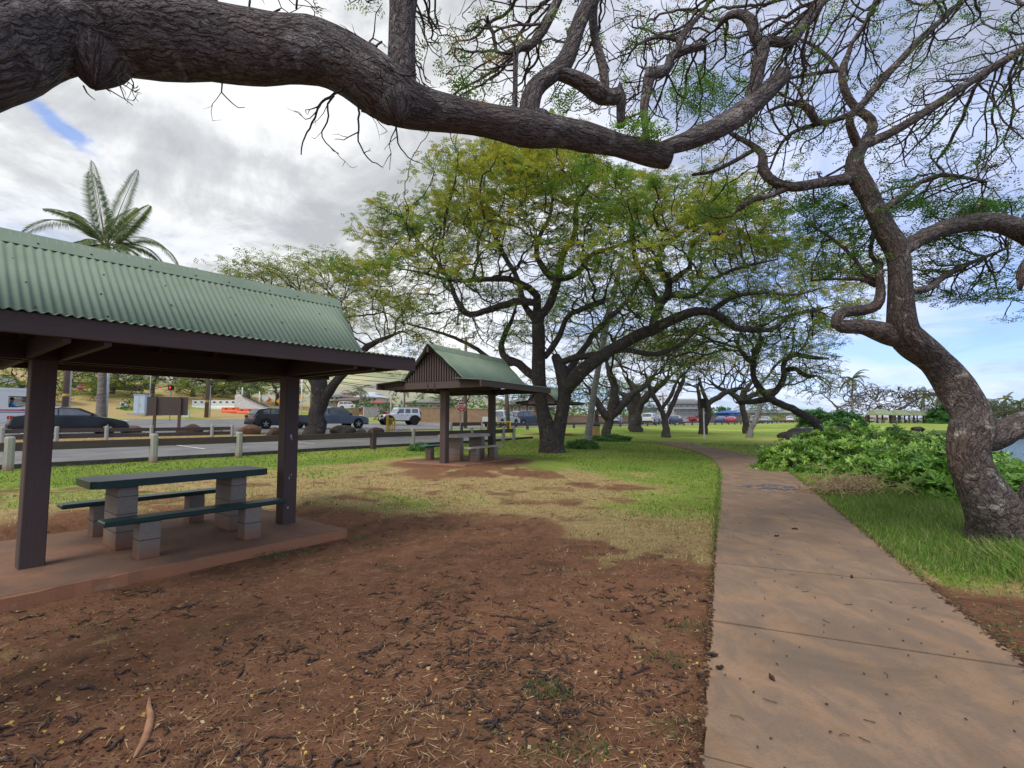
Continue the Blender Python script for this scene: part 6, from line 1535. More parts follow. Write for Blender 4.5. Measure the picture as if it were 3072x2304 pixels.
# brown notice board seen from the back
b = base(500, 27.2); Yb = 27.2; t = empty('notice_board', b, UANG - .60, 'blank brown board on two square posts behind the parking lane', 'sign')
hw = 53 * Yb / F; z1 = ztop(1191, Yb) - b[2]; z0 = ztop(1246, Yb) - b[2]
mb = MB(); mb.box((0, .06, (z0 + z1) / 2), (hw * 2, .05, z1 - z0)); mb.build('board', M_BOARD, t)
for s in (-.58, .62):
    mb = MB(); mb.box((s * hw, -.02, z1 / 2 - .1), (.13, .1, z1 + .25)); mb.build('post', M_BROWN, t)
# cabinet
b = base(424, 55); t = empty('utility_cabinet', b, UANG - .9, 'tall pale blue utility cabinet on a concrete pad beyond the road', 'cabinet'); h = ztop(1185, 55) - b[2]
mb = MB(); mb.box((0, 0, h / 2 + .1), (1.25, .9, h - .2), ch=.03); mb.build('housing', M_PALEBLUE, t)
mb = MB(); mb.box((0, 0, h + .02), (1.33, .98, .06)); mb.build('lid', M_PALEBLUE, t)
mb = MB(); mb.box((0, -.46, h / 2), (.012, .02, h - .5)); mb.box((.12, -.47, h / 2), (.04, .04, .2)); mb.build('door_seam', M_GALV, t)
mb = MB(); mb.box((-.1, 0, .08), (2.0, 1.5, .3)); mb.build('pad', M_CONC, t)
# small white utility boxes
for (px_, Y, w_, h_, lab) in ((559, 56, .55, 1.0, 'small white metal box right of the brown board'), (368, 62, .6, .75, 'squat white box beside the dark shrub on the bank'), (287, 66, .22, .7, 'short white marker post on the grassy bank')):
    b = base(px_, Y); t = empty('utility_box', b, .4, lab, 'box'); mb = MB(); mb.box((0, 0, h_ / 2), (w_, w_ * .8, h_), ch=.03); mb.build('housing', M_WHITEP, t); mb = MB(); mb.box((0, 0, h_ + .02), (w_ + .06, w_ * .8 + .06, .05)); mb.build('lid', M_CONC, t)
    mb = MB(); mb.box((0, -w_ * .4 - .005, h_ * .6), (w_ * .6, .01, h_ * .3)); mb.build('door_panel', M_GALV, t)
# pedestrian signals
def ped_signal(px_, py, Y, label, lit=True):
    b = base(px_, Y); t = empty('pedestrian_signal', b, -facing(b), label, 'traffic light'); z = ztop(py, Y) - b[2]
    mb = MB(); mb.tube([(0, .12, 0), (0, .12, z + .15)], .055, 8); mb.build('pole', M_GALV, t)
    mb = MB(); mb.box((0, 0, z), (.48, .22, .44), ch=.03); mb.build('housing', M_BLK, t)
    mb = MB(); mb.box((.0, -.115, z + .235), (.52, .2, .02)); mb.box((-.25, -.115, z), (.02, .2, .46)); mb.box((.25, -.115, z), (.02, .2, .46)); mb.build('visor', M_GALV, t)
    if lit:
        m, nt, bb = newmat('lit_red_hand'); bb.inputs['Base Color'].default_value = (.5, .02, .02, 1); bb.inputs['Emission Color'].default_value = (1, .03, .03, 1); bb.inputs['Emission Strength'].default_value = .8
        mb = MB(); mb.box((-.10, -.118, z - .03), (.11, .012, .14))
        for k in range(4): mb.box((-.14 + k * .028, -.118, z + .08), (.02, .012, .1))
        mb.box((-.03, -.118, z), (.02, .012, .07), rz=0); mb.build('red_hand', m, t)
ped_signal(509, 1163, 48, 'pedestrian signal showing a red hand above the brown board')
def trafficlight(px_, py, Y, label, face=0):
    b = base(px_, Y); t = empty('traffic_light', b, -facing(b) + face, label, 'traffic light'); z = ztop(py, Y) - b[2]
    mb = MB(); mb.tube([(0, .15, 0), (0, .15, z + .6)], .07, 8); mb.build('pole', M_GALV, t)
    mb = MB(); mb.box((0, 0, z), (.34, .25, 1.0), ch=.03)
    for k in range(3): mb.disc_rev([(.12, 0), (.13, .2), (.125, .2), (.11, 0)], (0, -.12, z + .32 - k * .32), (0, -1, 0), 12)
    mb.build('housing', M_BLK, t)
trafficlight(631, 1172, 59, 'dark traffic signal head facing away beside the right utility pole', 2.6)
t = None
# signs far at the junction
def diamond(px_, py, Y, s, mat, label, square=False):
    b = base(px_, Y); t = empty('road_sign', b, -facing(b), label, 'sign'); z = ztop(py, Y) - b[2]
    mb = MB(); mb.box((0, .04, z / 2), (.07, .05, z)); mb.build('pole', M_GALV, t)
    mb = MB(); R = Matrix.Rotation(0 if square else PI / 4, 3, 'Y'); mb.box((0, 0, z), (s, .02, s), R=R); mb.build('sign_plate', mat, t)
diamond(794, 1195, 78, .75, M_WHITEP, 'pale diamond sign seen from behind left of the black SUV')
diamond(793, 1203, 79, .5, simple('grey_sign', (.5, .55, .58), None, .5), 'small grey sign under the pale diamond', True)
diamond(805, 1199, 80, .65, M_ORANGE, 'small orange work sign beside the pale diamond')
diamond(836, 1203, 76, .65, simple('amber_sign', (.75, .36, .03), None, .5), 'amber diamond sign above the black SUV')
diamond(903, 1193, 66, .6, simple('amber_sign_far', (.75, .40, .05), None, .5), 'amber diamond sign behind the left tree trunk')
# barriers
b = base(662, 70); t = empty('road_barrier', b, -.05, 'long white plastic barrier at the junction', 'barrier')
mb = MB(); mb.prism([(-.35, 0), (-.3, .25), (-.15, .5), (-.12, 1.3), (.12, 1.3), (.15, .5), (.3, .25), (.35, 0)], -4.2, 4.2, Matrix.Rotation(PI / 2, 4, 'Z')); mb.build('body', M_WHITEP, t)
mb = MB()
for i in range(9): mb.box((-3.7 + i * .92, -.14, 1.02), (.35, .02, .2))
mb.build('openings', M_BLK, t); mb = MB(); mb.box((4.3, -.1, .6), (.3, .5, 1.0)); mb.build('yellow_end', M_YEL, t)
for i, dx in enumerate((-2.6, -.2, 2.2)):
    b = base(742 + dx * 20, 66); t = empty('orange_barrier', b, .1 * i, ('orange water filled barrier, left of three at the junction', 'orange water filled barrier, middle of three at the junction', 'orange water filled barrier, right of three at the junction')[i], 'barrier', 'orange barriers at the junction')
    mb = MB(); mb.prism([(-.3, 0), (-.28, .2), (-.15, .4), (-.12, .72), (.12, .72), (.15, .4), (.28, .2), (.3, 0)], -1.1, 1.1, Matrix.Rotation(PI / 2, 4, 'Z')); mb.build('body', M_ORANGE, t)
    mb = MB(); mb.box((-.5, -.16, .52), (.3, .02, .12)); mb.box((.5, -.16, .52), (.3, .02, .12)); mb.build('forklift_slots', M_BLK, t)
b = base(735, 68.5); t = empty('monument_sign', b, .2, 'low white wedge shaped wall behind the orange barriers', 'wall')
mb = MB(); mb.prism([(-1.4, 0), (-1.3, 2.4), (-.9, 2.5), (2.6, .9), (3.2, .2), (3.2, 0)], -.2, .2); mb.build('wall', M_WHITEP, t); mb = MB(); mb.beam((-.4, -.25, 2.35), (3.0, -.25, .75), .3, .12); mb.build('capping', M_BROWN_DK, t)
# pole with dark box on the lawn, right of the middle
b = G(2113, 1317); t = empty('sign_post', b, -facing(b), 'white pole on the lawn carrying a small dark box near the footpath bend', 'post'); z = ztop(1216, b[1]) - b[2]
mb = MB(); mb.tube([(0, 0, -.2), (0, 0, z + .35)], .045, 10); mb.build('pole', M_WHITEP, t)
mb = MB(); mb.box((0, -.06, z + .12), (.42, .26, .62), ch=.02); mb.build('dark_box', M_BLK, t); mb = MB(); mb.box((0, -.06, z + .46), (.5, .34, .05)); mb.build('lid', M_BLK, t)
# litter bin behind the palm
b = G(1785, 1308); t = empty('litter_bin', b, .3, 'tan litter bin with a dark bag rim behind the palm trunk', 'bin')
mb = MB(); mb.box((0, 0, .38), (.55, .55, .76), ch=.04); mb.build('bin_body', simple('tan_timber', (.50, .33, .15), (.36, .23, .1), .8, 8), t); mb = MB(); mb.box((0, 0, .80), (.58, .58, .09), ch=.03); mb.build('bin_liner', M_BLK, t)
# boulders
M_ROCKB = simple('brown_boulder', (.155, .095, .068), (.06, .042, .036), .95, 3.5, .03, lo=.3, hi=.7)
M_ROCKG = simple('grey_boulder', (.17, .14, .115), (.08, .065, .055), .95, 3.5, .03, lo=.3, hi=.7)
M_LAVA = simple('black_lava', (.045, .042, .042), (.014, .014, .015), .9, 1.5, .05, lo=.3, hi=.7)
def rock_mesh(rx, ry, rz, seed, sub=3):
    import bmesh
    bm = bmesh.new(); bmesh.ops.create_icosphere(bm, subdivisions=sub, radius=1); r = random.Random(seed)
    pl_ = [(Vector((r.gauss(0, 1), r.gauss(0, 1), r.gauss(0, .8))).normalized(), r.uniform(.62, .92)) for _ in range(11)]
    for v in bm.verts:
        p = v.co.copy()
        for nrm, d in pl_:
            k = p.dot(nrm) - d
            if k > 0: p -= nrm * k * .85
        nn = math.sin(p.x * 5 + seed) * math.cos(p.y * 6 + p.z * 4) * .04
        p *= 1 + nn; v.co = Vector((p.x * rx, p.y * ry, p.z * rz))
    return bm
def boulder(x, y, z, r3, seed, mat, label, group, name='boulder', rz=0):
    bm = rock_mesh(*r3, seed); me_ = bpy.data.meshes.new(name); bm.to_mesh(me_); bm.free(); me_.materials.append(mat); me_.polygons.foreach_set('use_smooth', np.ones(len(me_.polygons), bool)); me_.set_sharp_from_angle(angle=math.radians(35))
    o = bpy.data.objects.new(name, me_); COL.objects.link(o); o.location = (x, y, z); o.rotation_euler = (0, 0, rz); return tag(o, label, 'boulder', group)
for i, (px_, Y, r, mt, lab) in enumerate(((398, 29.5, .75, M_ROCKB, 'brown angular boulder just right of the palm trunk'), (575, 29, .95, M_ROCKB, 'jagged brown boulder right of the notice board posts'), (650, 29.5, .65, M_ROCKG, 'low grey boulder between the board and the rusty boulder'), (752, 30.5, .9, simple('rusty_boulder', (.22, .11, .075), (.11, .075, .06), .95, 2, .03), 'rusty topped boulder below the black SUV'), (826, 30, .75, M_ROCKB, 'dark brown boulder beside the right post of the near pavilion'), (1030, 32.5, 1.0, M_ROCKG, 'wide tan boulder below the blue grey pickup'), (1085, 33, .6, M_ROCKG, 'small tan boulder right of the wide tan one'), (1130, 34, .75, M_ROCKB, 'dark boulder left of the yellow barred gate'), (925, 31, .5, M_ROCKG, 'small pale boulder at the foot of the left tree'))):
    X = P(px_, 1255, Y)[0]; r *= .74; boulder(X, Y, gzf(X, Y) + r * .22, (r * 1.15, r * .9, r * .66), 40 + i, mt, lab, 'boulders in the median', rz=i * 1.3)
# lava rocks along the shore
lv = []
rr = random.Random(5)
for k in range(230):
    s = k / 229
    i = 5 + s * 5.2; i0 = int(min(len(SEA) - 7, i)); a, b_ = SEA[i0], SEA[i0 + 1]; f_ = i - i0
    x = a[0] + (b_[0] - a[0]) * f_ + rr.uniform(-1.5, 1.8); y = a[1] + (b_[1] - a[1]) * f_ + rr.uniform(-1.5, 1.0)
    if s > .55: y -= rr.uniform(-.5, 2.2)
    r = rr.uniform(.25, .75) * (1 + s * .6)
    z = max(gzf(x, y) + r * .2, -1.3)
    lv.append((x, y, z, r))
protos = []
for k, (x, y, z, r) in enumerate(lv):
    if k < 6:
        o = boulder(x, y, z, (1.1, .9, .62), 90 + k, M_LAVA, 'black lava rock of the seawall along the shore', 'black lava rocks along the shore', 'lava_rock'); protos.append(o)
    else:
        o = protos[k % 6].copy(); COL.objects.link(o); o.location = (x, y, z)
    o.rotation_euler = (0, 0, rr.uniform(0, 6)); o.scale = (r, r, r * rr.uniform(.8, 1.2))
# grey masonry block by the water
b = P(2428, 1285, 52); X, Y = b[0], 52
t = empty('sea_wall_block', (X, Y, -.6), .35, 'low grey rubble wall block on the lava shore behind the leaning trunk', 'wall')
mb = MB(); mb.box((0, 0, .55), (3.4, 1.2, 1.15), ch=.05); mb.build('masonry', simple('grey_masonry', (.20, .20, .21), (.11, .11, .115), .95, 5, .02), t); mb = MB(); mb.box((0, 0, 1.17), (3.5, 1.3, .09)); mb.build('coping', M_CONC, t)
# ------------------------------------------------------------------ houses
def house(px0, px1, py_base, py_eave, py_ridge, Y, wallc, roofc, label, yaw=0.0, depth=8, hip=True, wins=4, two=False, garage=False):
    xc = P((px0 + px1) / 2, 1255, Y)[0]; zb = P(1536, py_base, Y)[2]; ze = P(1536, py_eave, Y)[2] - zb; zr = P(1536, py_ridge, Y)[2] - zb; W = (px1 - px0) * Y / F
    g = gzf(xc, Y); t = empty('house', (xc, Y, zb), yaw, label, 'house'); dn = max(.3, zb - g + .8)
    mw = simple('wall_paint', wallc, tuple(c * .85 for c in wallc), .85, 1.5); mr = simple('roof_shingle', roofc, tuple(c * .75 for c in roofc), .85, 3)
    mb = MB(); mb.box((0, 0, (ze - dn) / 2), (W, depth, ze + dn)); mb.build('walls', mw, t)
    e = .55; w2, d2 = W / 2 + e, depth / 2 + e; rl = max(.1, W / 2 - (depth / 2 if hip else -.4))
    rl = W / 2 + .4 if not hip else max(.3, W / 2 - depth * .35)
    mb = MB(); mb.add([(-w2, -d2, ze), (w2, -d2, ze), (w2, d2, ze), (-w2, d2, ze), (-rl, 0, zr), (rl, 0, zr), (-w2, -d2, ze - .18), (w2, -d2, ze - .18), (w2, d2, ze - .18), (-w2, d2, ze - .18)], [(0, 1, 5, 4), (2, 3, 4, 5), (1, 2, 5), (3, 0, 4), (0, 6, 7, 1), (1, 7, 8, 2), (2, 8, 9, 3), (3, 9, 6, 0), (6, 9, 8, 7)])
    mb.build('roof', mr, t)
    rows = [ze * .5] if not two else [ze * .26, ze * .74]
    for z in rows:
        for i in range(wins):
            x = -W / 2 + W * (i + .5) / wins; ww = W / wins * .5; wh = min(1.2, ze * (.42 if not two else .24))
            mb = MB(); mb.box((x, -depth / 2 - .02, z), (ww + .16, .06, wh + .16)); fr = mb.build('window', M_WHITEP, t)
            mb = MB(); mb.box((x, -depth / 2 - .045, z), (ww, .04, wh)); mb.build('pane', M_GLASS, fr)
    if two:
        mb = MB(); mb.box((0, -depth / 2 - .6, ze * .48), (W * .95, 1.3, .15)); mb.build('balcony', mw, t)
    if garage:
        mb = MB(); mb.box((W * .28, -depth / 2 - .03, ze * .38), (W * .3, .05, ze * .7)); mb.build('garage_door', M_WHITEP, t)
    return t
house(990, 1048, 1213, 1192, 1182, 108, (.55, .56, .55), (.16, .17, .18), 'two storey pale house with grey roof left of the hill street light', -.2, two=True, wins=4)
house(1032, 1085, 1219, 1203, 1193, 104, (.30, .17, .13), (.17, .11, .085), 'low brown roofed house below the curved street light', -.1, hip=False, wins=2)
house(1075, 1150, 1208, 1193, 1180, 118, (.50, .52, .55), (.52, .55, .60), 'large house with white metal roof above the red car', -.1, wins=5)
house(1105, 1130, 1196, 1182, 1176, 126, (.42, .58, .72), (.5, .58, .66), 'small light blue upper storey with white roof behind the white metal roof', 0, 6, wins=3)
house(1108, 1160, 1225, 1210, 1201, 96, (.55, .52, .47), (.33, .10, .07), 'small house with red tiled roof behind the red car', 0, wins=3)
house(1240, 1345, 1235, 1208, 1195, 92, (.36, .31, .20), (.22, .22, .20), 'long low olive house with grey roof behind the off-roader', -.15, wins=5)
house(1040, 1078, 1188, 1180, 1174, 140, (.62, .50, .38), (.40, .30, .24), 'tan house with brown roof highest on the slope', 0, wins=3)
house(950, 1000, 1198, 1189, 1183, 138, (.52, .50, .46), (.3, .29, .28), 'pale house partly hidden behind the left tree fork', 0, wins=3)
house(1520, 1608, 1240, 1214, 1195, 90, (.27, .14, .11), (.15, .155, .17), 'brick house with slate grey gable roof behind the white pickup', -.1, wins=4)
house(1600, 1665, 1240, 1222, 1208, 96, (.30, .29, .28), (.17, .17, .18), 'low grey house behind the forked trunk', -.1, wins=3)
house(1930, 1978, 1240, 1226, 1212, 112, (.50, .52, .55), (.20, .24, .32), 'pale house with blue grey roof above the white van', -.1, wins=3, garage=True)
house(2012, 2112, 1241, 1212, 1200, 128, (.36, .38, .42), (.17, .18, .19), 'large grey two storey house left of the white lawn pole', -.15, two=True, wins=6)
house(2040, 2080, 1214, 1205, 1196, 134, (.45, .47, .50), (.30, .31, .33), 'upper gabled storey on the large grey house', -.1, 7, hip=False, wins=3)
house(2168, 2204, 1246, 1238, 1231, 130, (.10, .2, .5), (.05, .15, .45), 'small building with bright blue roof behind the bare trees', 0, wins=2)
house(2236, 2380, 1250, 1238, 1229, 150, (.44, .40, .28), (.30, .33, .30), 'long low tan house with pale green roof beyond the road', -.1, wins=7)
house(2595, 2640, 1264, 1252, 1243, 190, (.55, .40, .32), (.4, .3, .25), 'pinkish house behind the leftmost far shelter', 0, wins=3)
# low garden walls
M_WALLT = simple('tan_wall', (.46, .30, .17), (.34, .22, .13), .9, 2); M_WALLW = simple('pale_wall', (.55, .53, .50), (.4, .38, .36), .9, 2)
def wall(px0, Y0, px1, Y1, h, mat, label, n=6):
    a = base(px0, Y0); b_ = base(px1, Y1); t = empty('garden_wall', a, 0, label, 'wall'); mb = MB(); cm = MB()
    for i in range(n):
        p = [a[k] + (b_[k] - a[k]) * i / n for k in range(2)]; q = [a[k] + (b_[k] - a[k]) * (i + 1) / n for k in range(2)]
        zp, zq = gzf(*p), gzf(*q); A = Vector((p[0] - a[0], p[1] - a[1], zp - a[2] + h / 2 - .2)); B = Vector((q[0] - a[0], q[1] - a[1], zq - a[2] + h / 2 - .2)); mb.beam(A, B, .2, h + .4)
        cm.beam(A + Vector((0, 0, h / 2 + .24)), B + Vector((0, 0, h / 2 + .24)), .28, .08)
    mb.build('wall_body', mat, t); cm.build('coping', mat, t)
wall(1215, 66, 1500, 74, 2.0, M_WALLT, 'long tan block wall behind the off-roader', 9)
wall(1090, 78, 1180, 84, 1.5, M_WALLW, 'pale low garden wall behind the red car', 4)
wall(1010, 72, 1075, 80, 1.2, M_WALLT, 'tan sloping wall left of the red car', 4)
wall(1660, 78, 1900, 100, 1.3, M_WALLT, 'low tan wall seen between the tree trunks', 9)
wall(2100, 110, 2250, 130, 1.6, simple('brown_hedge_wall', (.26, .19, .16), (.18, .13, .11), .9, 2), 'brown wall behind the bare trees beyond the road', 6)
wall(180, 78, 420, 84, .9, simple('dark_stone_wall', (.09, .075, .065), (.05, .045, .04), .9, 3), 'dark low wall on top of the grassy bank', 7)
# ------------------------------------------------------------------ palms
random.seed(51); RNG = np.random.default_rng(51)
M_PALMT = simple('palm_trunk', (.27, .23, .20), (.13, .11, .10), .9, 3, .02, stretch=(1, 1, 5))
M_PALMG = simple('pale_palm_trunk', (.34, .33, .31), (.18, .17, .16), .9, 4, .02, stretch=(1, 1, 4))
def palm(name, base_, top, r, label, fronds, fl, group=None, mat=None, wide=.16, nleaf=46, up=.5, cols=None, flare=1.9, seed=0, wind=0.0, lw=1.0, plan=None):
    rg = random.Random(seed); t = empty(name, base_, 0, label, 'palm tree', group); b = Vector(base_); top = Vector(top) - b
    pts = []; n = 14
    for i in range(n + 1):
        s = i / n; q = Vector((top.x * s ** 1.3, top.y * s ** 1.3, -.2 + (top.z + .2) * s)); pts.append(q)
    rad = [r * (flare if i == 0 else 1 + (flare - 1) * math.exp(-i * 1.3)) * (1 - .3 * i / n) for i in range(n + 1)]
    pp_, rp = [], []
    for i in range(n):
        for k in range(6): s = k / 6; pp_.append(pts[i].lerp(pts[i + 1], s)); rp.append((rad[i] * (1 - s) + rad[i + 1] * s) * (1.05 if k == 0 else .98))
    mb = MB(); mb.tube([tuple(p) for p in pp_], rp, 12); mb.build('trunk', mat or M_PALMT, t, True)
    cols = cols or [(.07, .12, .04), (.10, .15, .05), (.05, .09, .03)]
    for k in range(fronds):
        a = 2 * PI * k * .381966 + rg.uniform(-.2, .2); el = math.radians(plan[k][1]) if plan else up + rg.uniform(-.75, .85) if k < fronds * .75 else rg.uniform(-.7, .1)
        if plan: a = math.radians(plan[k][0])
        L_ = fl * (plan[k][2] if plan else rg.uniform(.8, 1.1)); d = Vector((math.cos(a) * math.cos(el), math.sin(a) * math.cos(el), math.sin(el))); p = Vector(top); sp_ = []; m_ = 14
        droop = plan[k][3] if plan else rg.uniform(.07, .13)
        for i in range(m_ + 1):
            sp_.append(p.copy()); p = p + d * (L_ / m_); d = (d + Vector((wind * .05, 0, -droop * (1 + i * .08)))).normalized()
        fr = MB(); fr.tube([tuple(q) for q in sp_], [.035 * lw * (1 - .8 * i / m_) for i in range(m_ + 1)], 4, False)
        rach = fr.build('frond', simple_cache('frond_rib', (.16, .17, .06)), t)
        V = []
        for i in range(nleaf):
            s = .12 + .88 * i / nleaf; f_ = s * m_; j = min(m_ - 1, int(f_)); q = sp_[j].lerp(sp_[j + 1], f_ - j); tan = (sp_[min(m_, j + 1)] - sp_[j]).normalized(); sd_ = tan.cross(Vector((0, 0, 1)))
            sd_ = sd_.normalized() if sd_.length > .05 else Vector((1, 0, 0)); upv = sd_.cross(tan)
            ll = fl * wide * math.sin(PI * min(1, .18 + s * .82)) ** .6 * rg.uniform(.85, 1.1) + .05
            for sg in (-1, 1):
                dd = (sd_ * sg * .8 + tan * .55 + Vector((0, 0, -.5)) + upv * .12).normalized(); e = q + dd * ll; mid = q + dd * ll * .5 + Vector((0, 0, .03)); w_ = tan * .022 * lw * (fl / 3.5)
                V.append([q, mid + w_, e, mid - w_])
        V = np.array([[tuple(c) for c in f] for f in V]); quads_mesh('leaflets', V, M_FROND, pal(cols, len(V), .2), rach)
    return t
_SC = {}
def simple_cache(n, c):
    if n not in _SC: _SC[n] = simple(n, c, None, .7)
    return _SC[n]
b = base(303, 30.0); palm('coconut_palm', b, P(318, 742, 30.3), .24, 'coconut palm whose crown rises over the near pavilion roof', 16, 4.7, plan=[(182, 50, 1.3, .10), (176, 60, .75, .05), (165, 74, 1.15, .015), (188, 80, 1.2, .01), (10, 76, 1.15, .02), (2, 54, .8, .02), (-4, 30, 1.2, .10), (-20, 12, .9, .10), (165, 26, .8, .12), (215, 60, .8, .08), (270, 20, .7, .12), (120, 40, .8, .1), (60, 40, .8, .1), (300, 5, .7, .1), (240, 0, .6, .1), (90, 70, .9, .05)], seed=3, nleaf=64, wide=.22, flare=2.1, cols=[(.10, .17, .05), (.14, .2, .07), (.07, .12, .04), (.24, .25, .08)], lw=1.15)
b = G(1762, 1330); palm('coconut_palm', b, P(1868, 770, b[1] + .5), .19, 'pale trunked coconut palm leaning right behind the wide crowned tree', 15, 3.4, mat=M_PALMG, up=.1, seed=8, flare=1.5, nleaf=34)
b = base(2557, 92); palm('coconut_palm', b, P(2557, 1138, 92), .2, 'lone coconut palm standing above the bare umbrella tree across the bay', 15, 3.6, 'palms across the bay', up=.35, seed=12, nleaf=22, lw=3)
for i, (px_, pt, Y, lab) in enumerate(((2772, 1186, 150, 'palm crown right behind the four far shelters'), (2818, 1190, 156, 'palm crown just left of the twisted trunk across the bay'), (2946, 1199, 170, 'short palm on the far shore left of a taller one right of the twisted trunk'), (3018, 1198, 172, 'tallest palm on the far shore at the right edge'), (2975, 1212, 176, 'low palm between two others on the far right shore'), (3062, 1208, 170, 'palm cut by the right edge of the picture'))):
    palm('coconut_palm', base(px_, Y), P(px_, pt, Y), .25, lab, 13, 4.6, 'palms across the bay', up=.3, seed=20 + i, nleaf=16, lw=5)
for i, (px_, pt, Y, lab) in enumerate(((1213, 1150, 74, 'fan of palm leaves left of the second pavilion gable'), (1083, 1170, 112, 'small palm beside the curved street light'), (1060, 1181, 122, 'second small palm among the houses on the slope'), (1590, 1180, 100, 'palm behind the slate grey house'))):
    palm('palm_tree', base(px_, Y), P(px_, pt, Y), .17, lab, 13, 3.0 if i == 0 else 3.4, 'palms among the houses', up=.4, seed=40 + i, nleaf=16, lw=3)
# ------------------------------------------------------------------ shrubs
SHR = [(.16, .31, .045), (.21, .38, .055), (.10, .21, .035), (.28, .44, .08)]
def rosettes(name, cent, norm, nl, size, cols, parent, asp=.34, mat=None):
    n = len(cent); V = []
    c = np.repeat(cent, nl, 0); nn = np.repeat(norm, nl, 0); k = np.tile(np.arange(nl), n); rot = np.repeat(RNG.uniform(0, 6.28, n), nl)
    ref = np.tile([[.31, .2, .93]], (len(c), 1)); a = np.cross(nn, ref); a /= np.linalg.norm(a, axis=1)[:, None] + 1e-9; b_ = np.cross(nn, a)
    th = k * 2 * PI / nl + rot; el = RNG.uniform(.1, .95, len(c)); d = (a * np.cos(th)[:, None] + b_ * np.sin(th)[:, None]) * np.cos(el)[:, None] + nn * np.sin(el)[:, None]
    sd_ = np.cross(d, nn); sd_ /= np.linalg.norm(sd_, axis=1)[:, None] + 1e-9; s_ = (size * RNG.uniform(.7, 1.25, len(c)))[:, None]; w_ = s_ * asp
    V = np.stack([c, c + d * s_ * .62 + sd_ * w_ * .5, c + d * s_, c + d * s_ * .62 - sd_ * w_ * .5], 1)
    t = np.repeat(pal(cols, n, .12), nl, 0) * (1 + RNG.normal(0, .13, (len(c), 1)))
    return quads_mesh(name, V, mat or M_SHRUB, np.clip(t, .01, .8), parent)
def shrub(name, c, r3, label, dens, size, cols=SHR, group='leafy shore shrubs', nl=8, stems=14, hollow=.55, bumpy=.18):
    t = empty(name, c, 0, label, 'shrub', group); area = 4 * (r3[0] * r3[1] + r3[0] * r3[2] + r3[1] * r3[2]); n = int(area * dens)
    d = RNG.normal(0, 1, (n, 3)); d /= np.linalg.norm(d, axis=1)[:, None]; d[:, 2] = np.abs(d[:, 2]) * 1.0 - .12
    k = 1 + bumpy * (np.sin(d[:, 0] * 7 + c[0]) * np.cos(d[:, 1] * 8 + c[1]) + .6 * np.sin(d[:, 2] * 9 + d[:, 0] * 5)); q = RNG.uniform(hollow, 1.0, n) ** .5
    p = d * np.array(r3) * (k * q)[:, None]; p[:, 2] = np.maximum(p[:, 2], .02)
    nn = d + np.array([0, 0, .8]) + RNG.normal(0, .35, (n, 3)); nn /= np.linalg.norm(nn, axis=1)[:, None]
    rosettes('foliage', p, nn, nl, size, cols, t); mb = MB()
    for _ in range(stems):
        a = random.uniform(0, 6.28); q = random.uniform(.2, .85); e = Vector((math.cos(a) * r3[0] * q, math.sin(a) * r3[1] * q, r3[2] * random.uniform(.4, .9))); s = Vector((e.x * .25, e.y * .25, -.05)); m_ = s.lerp(e, .5) + Vector((0, 0, -.05)) + Vector((random.uniform(-.1, .1), random.uniform(-.1, .1), 0))
        mb.tube([s, m_, e], [.02, .015, .008], 5, False)
    mb.build('stems', M_TWIG, t, True); return t
def bpx(px_, py, Y=None): g = G(px_, py); return g
for i, (px_, Y, rx, ry, rz, lab, dn, sz) in enumerate((
    (2370, 15.5, 1.05, 1.0, .95, 'low leafy shrub nearest the footpath bend', 34, .15),
    (2478, 16.8, 1.5, 1.4, 1.36, 'leafy shrub rising in front of the leaning trunk base', 30, .16),
    (2585, 16.0, 1.5, 1.5, 1.38, 'tall leafy shrub in the middle of the shore hedge', 30, .16),
    (2700, 15.2, 1.6, 1.5, 1.30, 'leafy shrub below the far shelters', 30, .16),
    (2815, 13.0, 1.4, 1.4, .95, 'leafy shrub just left of the twisted trunk', 32, .16),
    (2640, 12.6, 1.3, 1.0, .95, 'darker leafy shrub behind the dry brown twigs', 30, .14),
    (2760, 10.2, .75, .7, .80, 'bright large leaved shrub left of the twisted trunk foot', 44, .17),
    (2870, 9.6, .8, .8, .72, 'bright green shrub at the foot of the twisted trunk', 44, .16),
    (2990, 10.4, 1.1, 1.0, .58, 'bright green shrub right of the twisted trunk', 40, .17),
    (3090, 9.8, 1.2, 1.0, .70, 'bright green shrub at the right edge of the picture', 40, .17),
    (2890, 13.5, 1.5, 1.3, .92, 'leafy shrub behind the twisted trunk', 24, .16))):
    X = P(px_, 1255, Y)[0]; z = max(gzf(X, Y), -.25)
    shrub('shore_shrub', (X, Y, z), (rx, ry, rz), lab, dn, sz, cols=SHR if i not in (6, 7, 8, 9) else [(.17, .36, .05), (.22, .42, .07), (.13, .28, .04)])
# dark green round bushes beyond
DKB = [(.05, .16, .03), (.07, .20, .035), (.04, .12, .025)]
for (px_, Y, rx, rz, lab) in ((2455, 62, 2.7, 2.6, 'round bright green bush beyond the leaning tree'), (2530, 66, 2.9, 2.5, 'round dark green bush right of the bright one beyond the leaning tree'), (2835, 140, 5, 5.5, 'dense green tree-like bush right of the far shelters')):
    b = base(px_, Y); shrub('round_bush', (b[0], b[1], b[2]), (rx, rx * .8, rz), lab, 26 if Y < 100 else 5, .30 if Y < 100 else .7, DKB, 'round bushes across the bay', 6, 6)
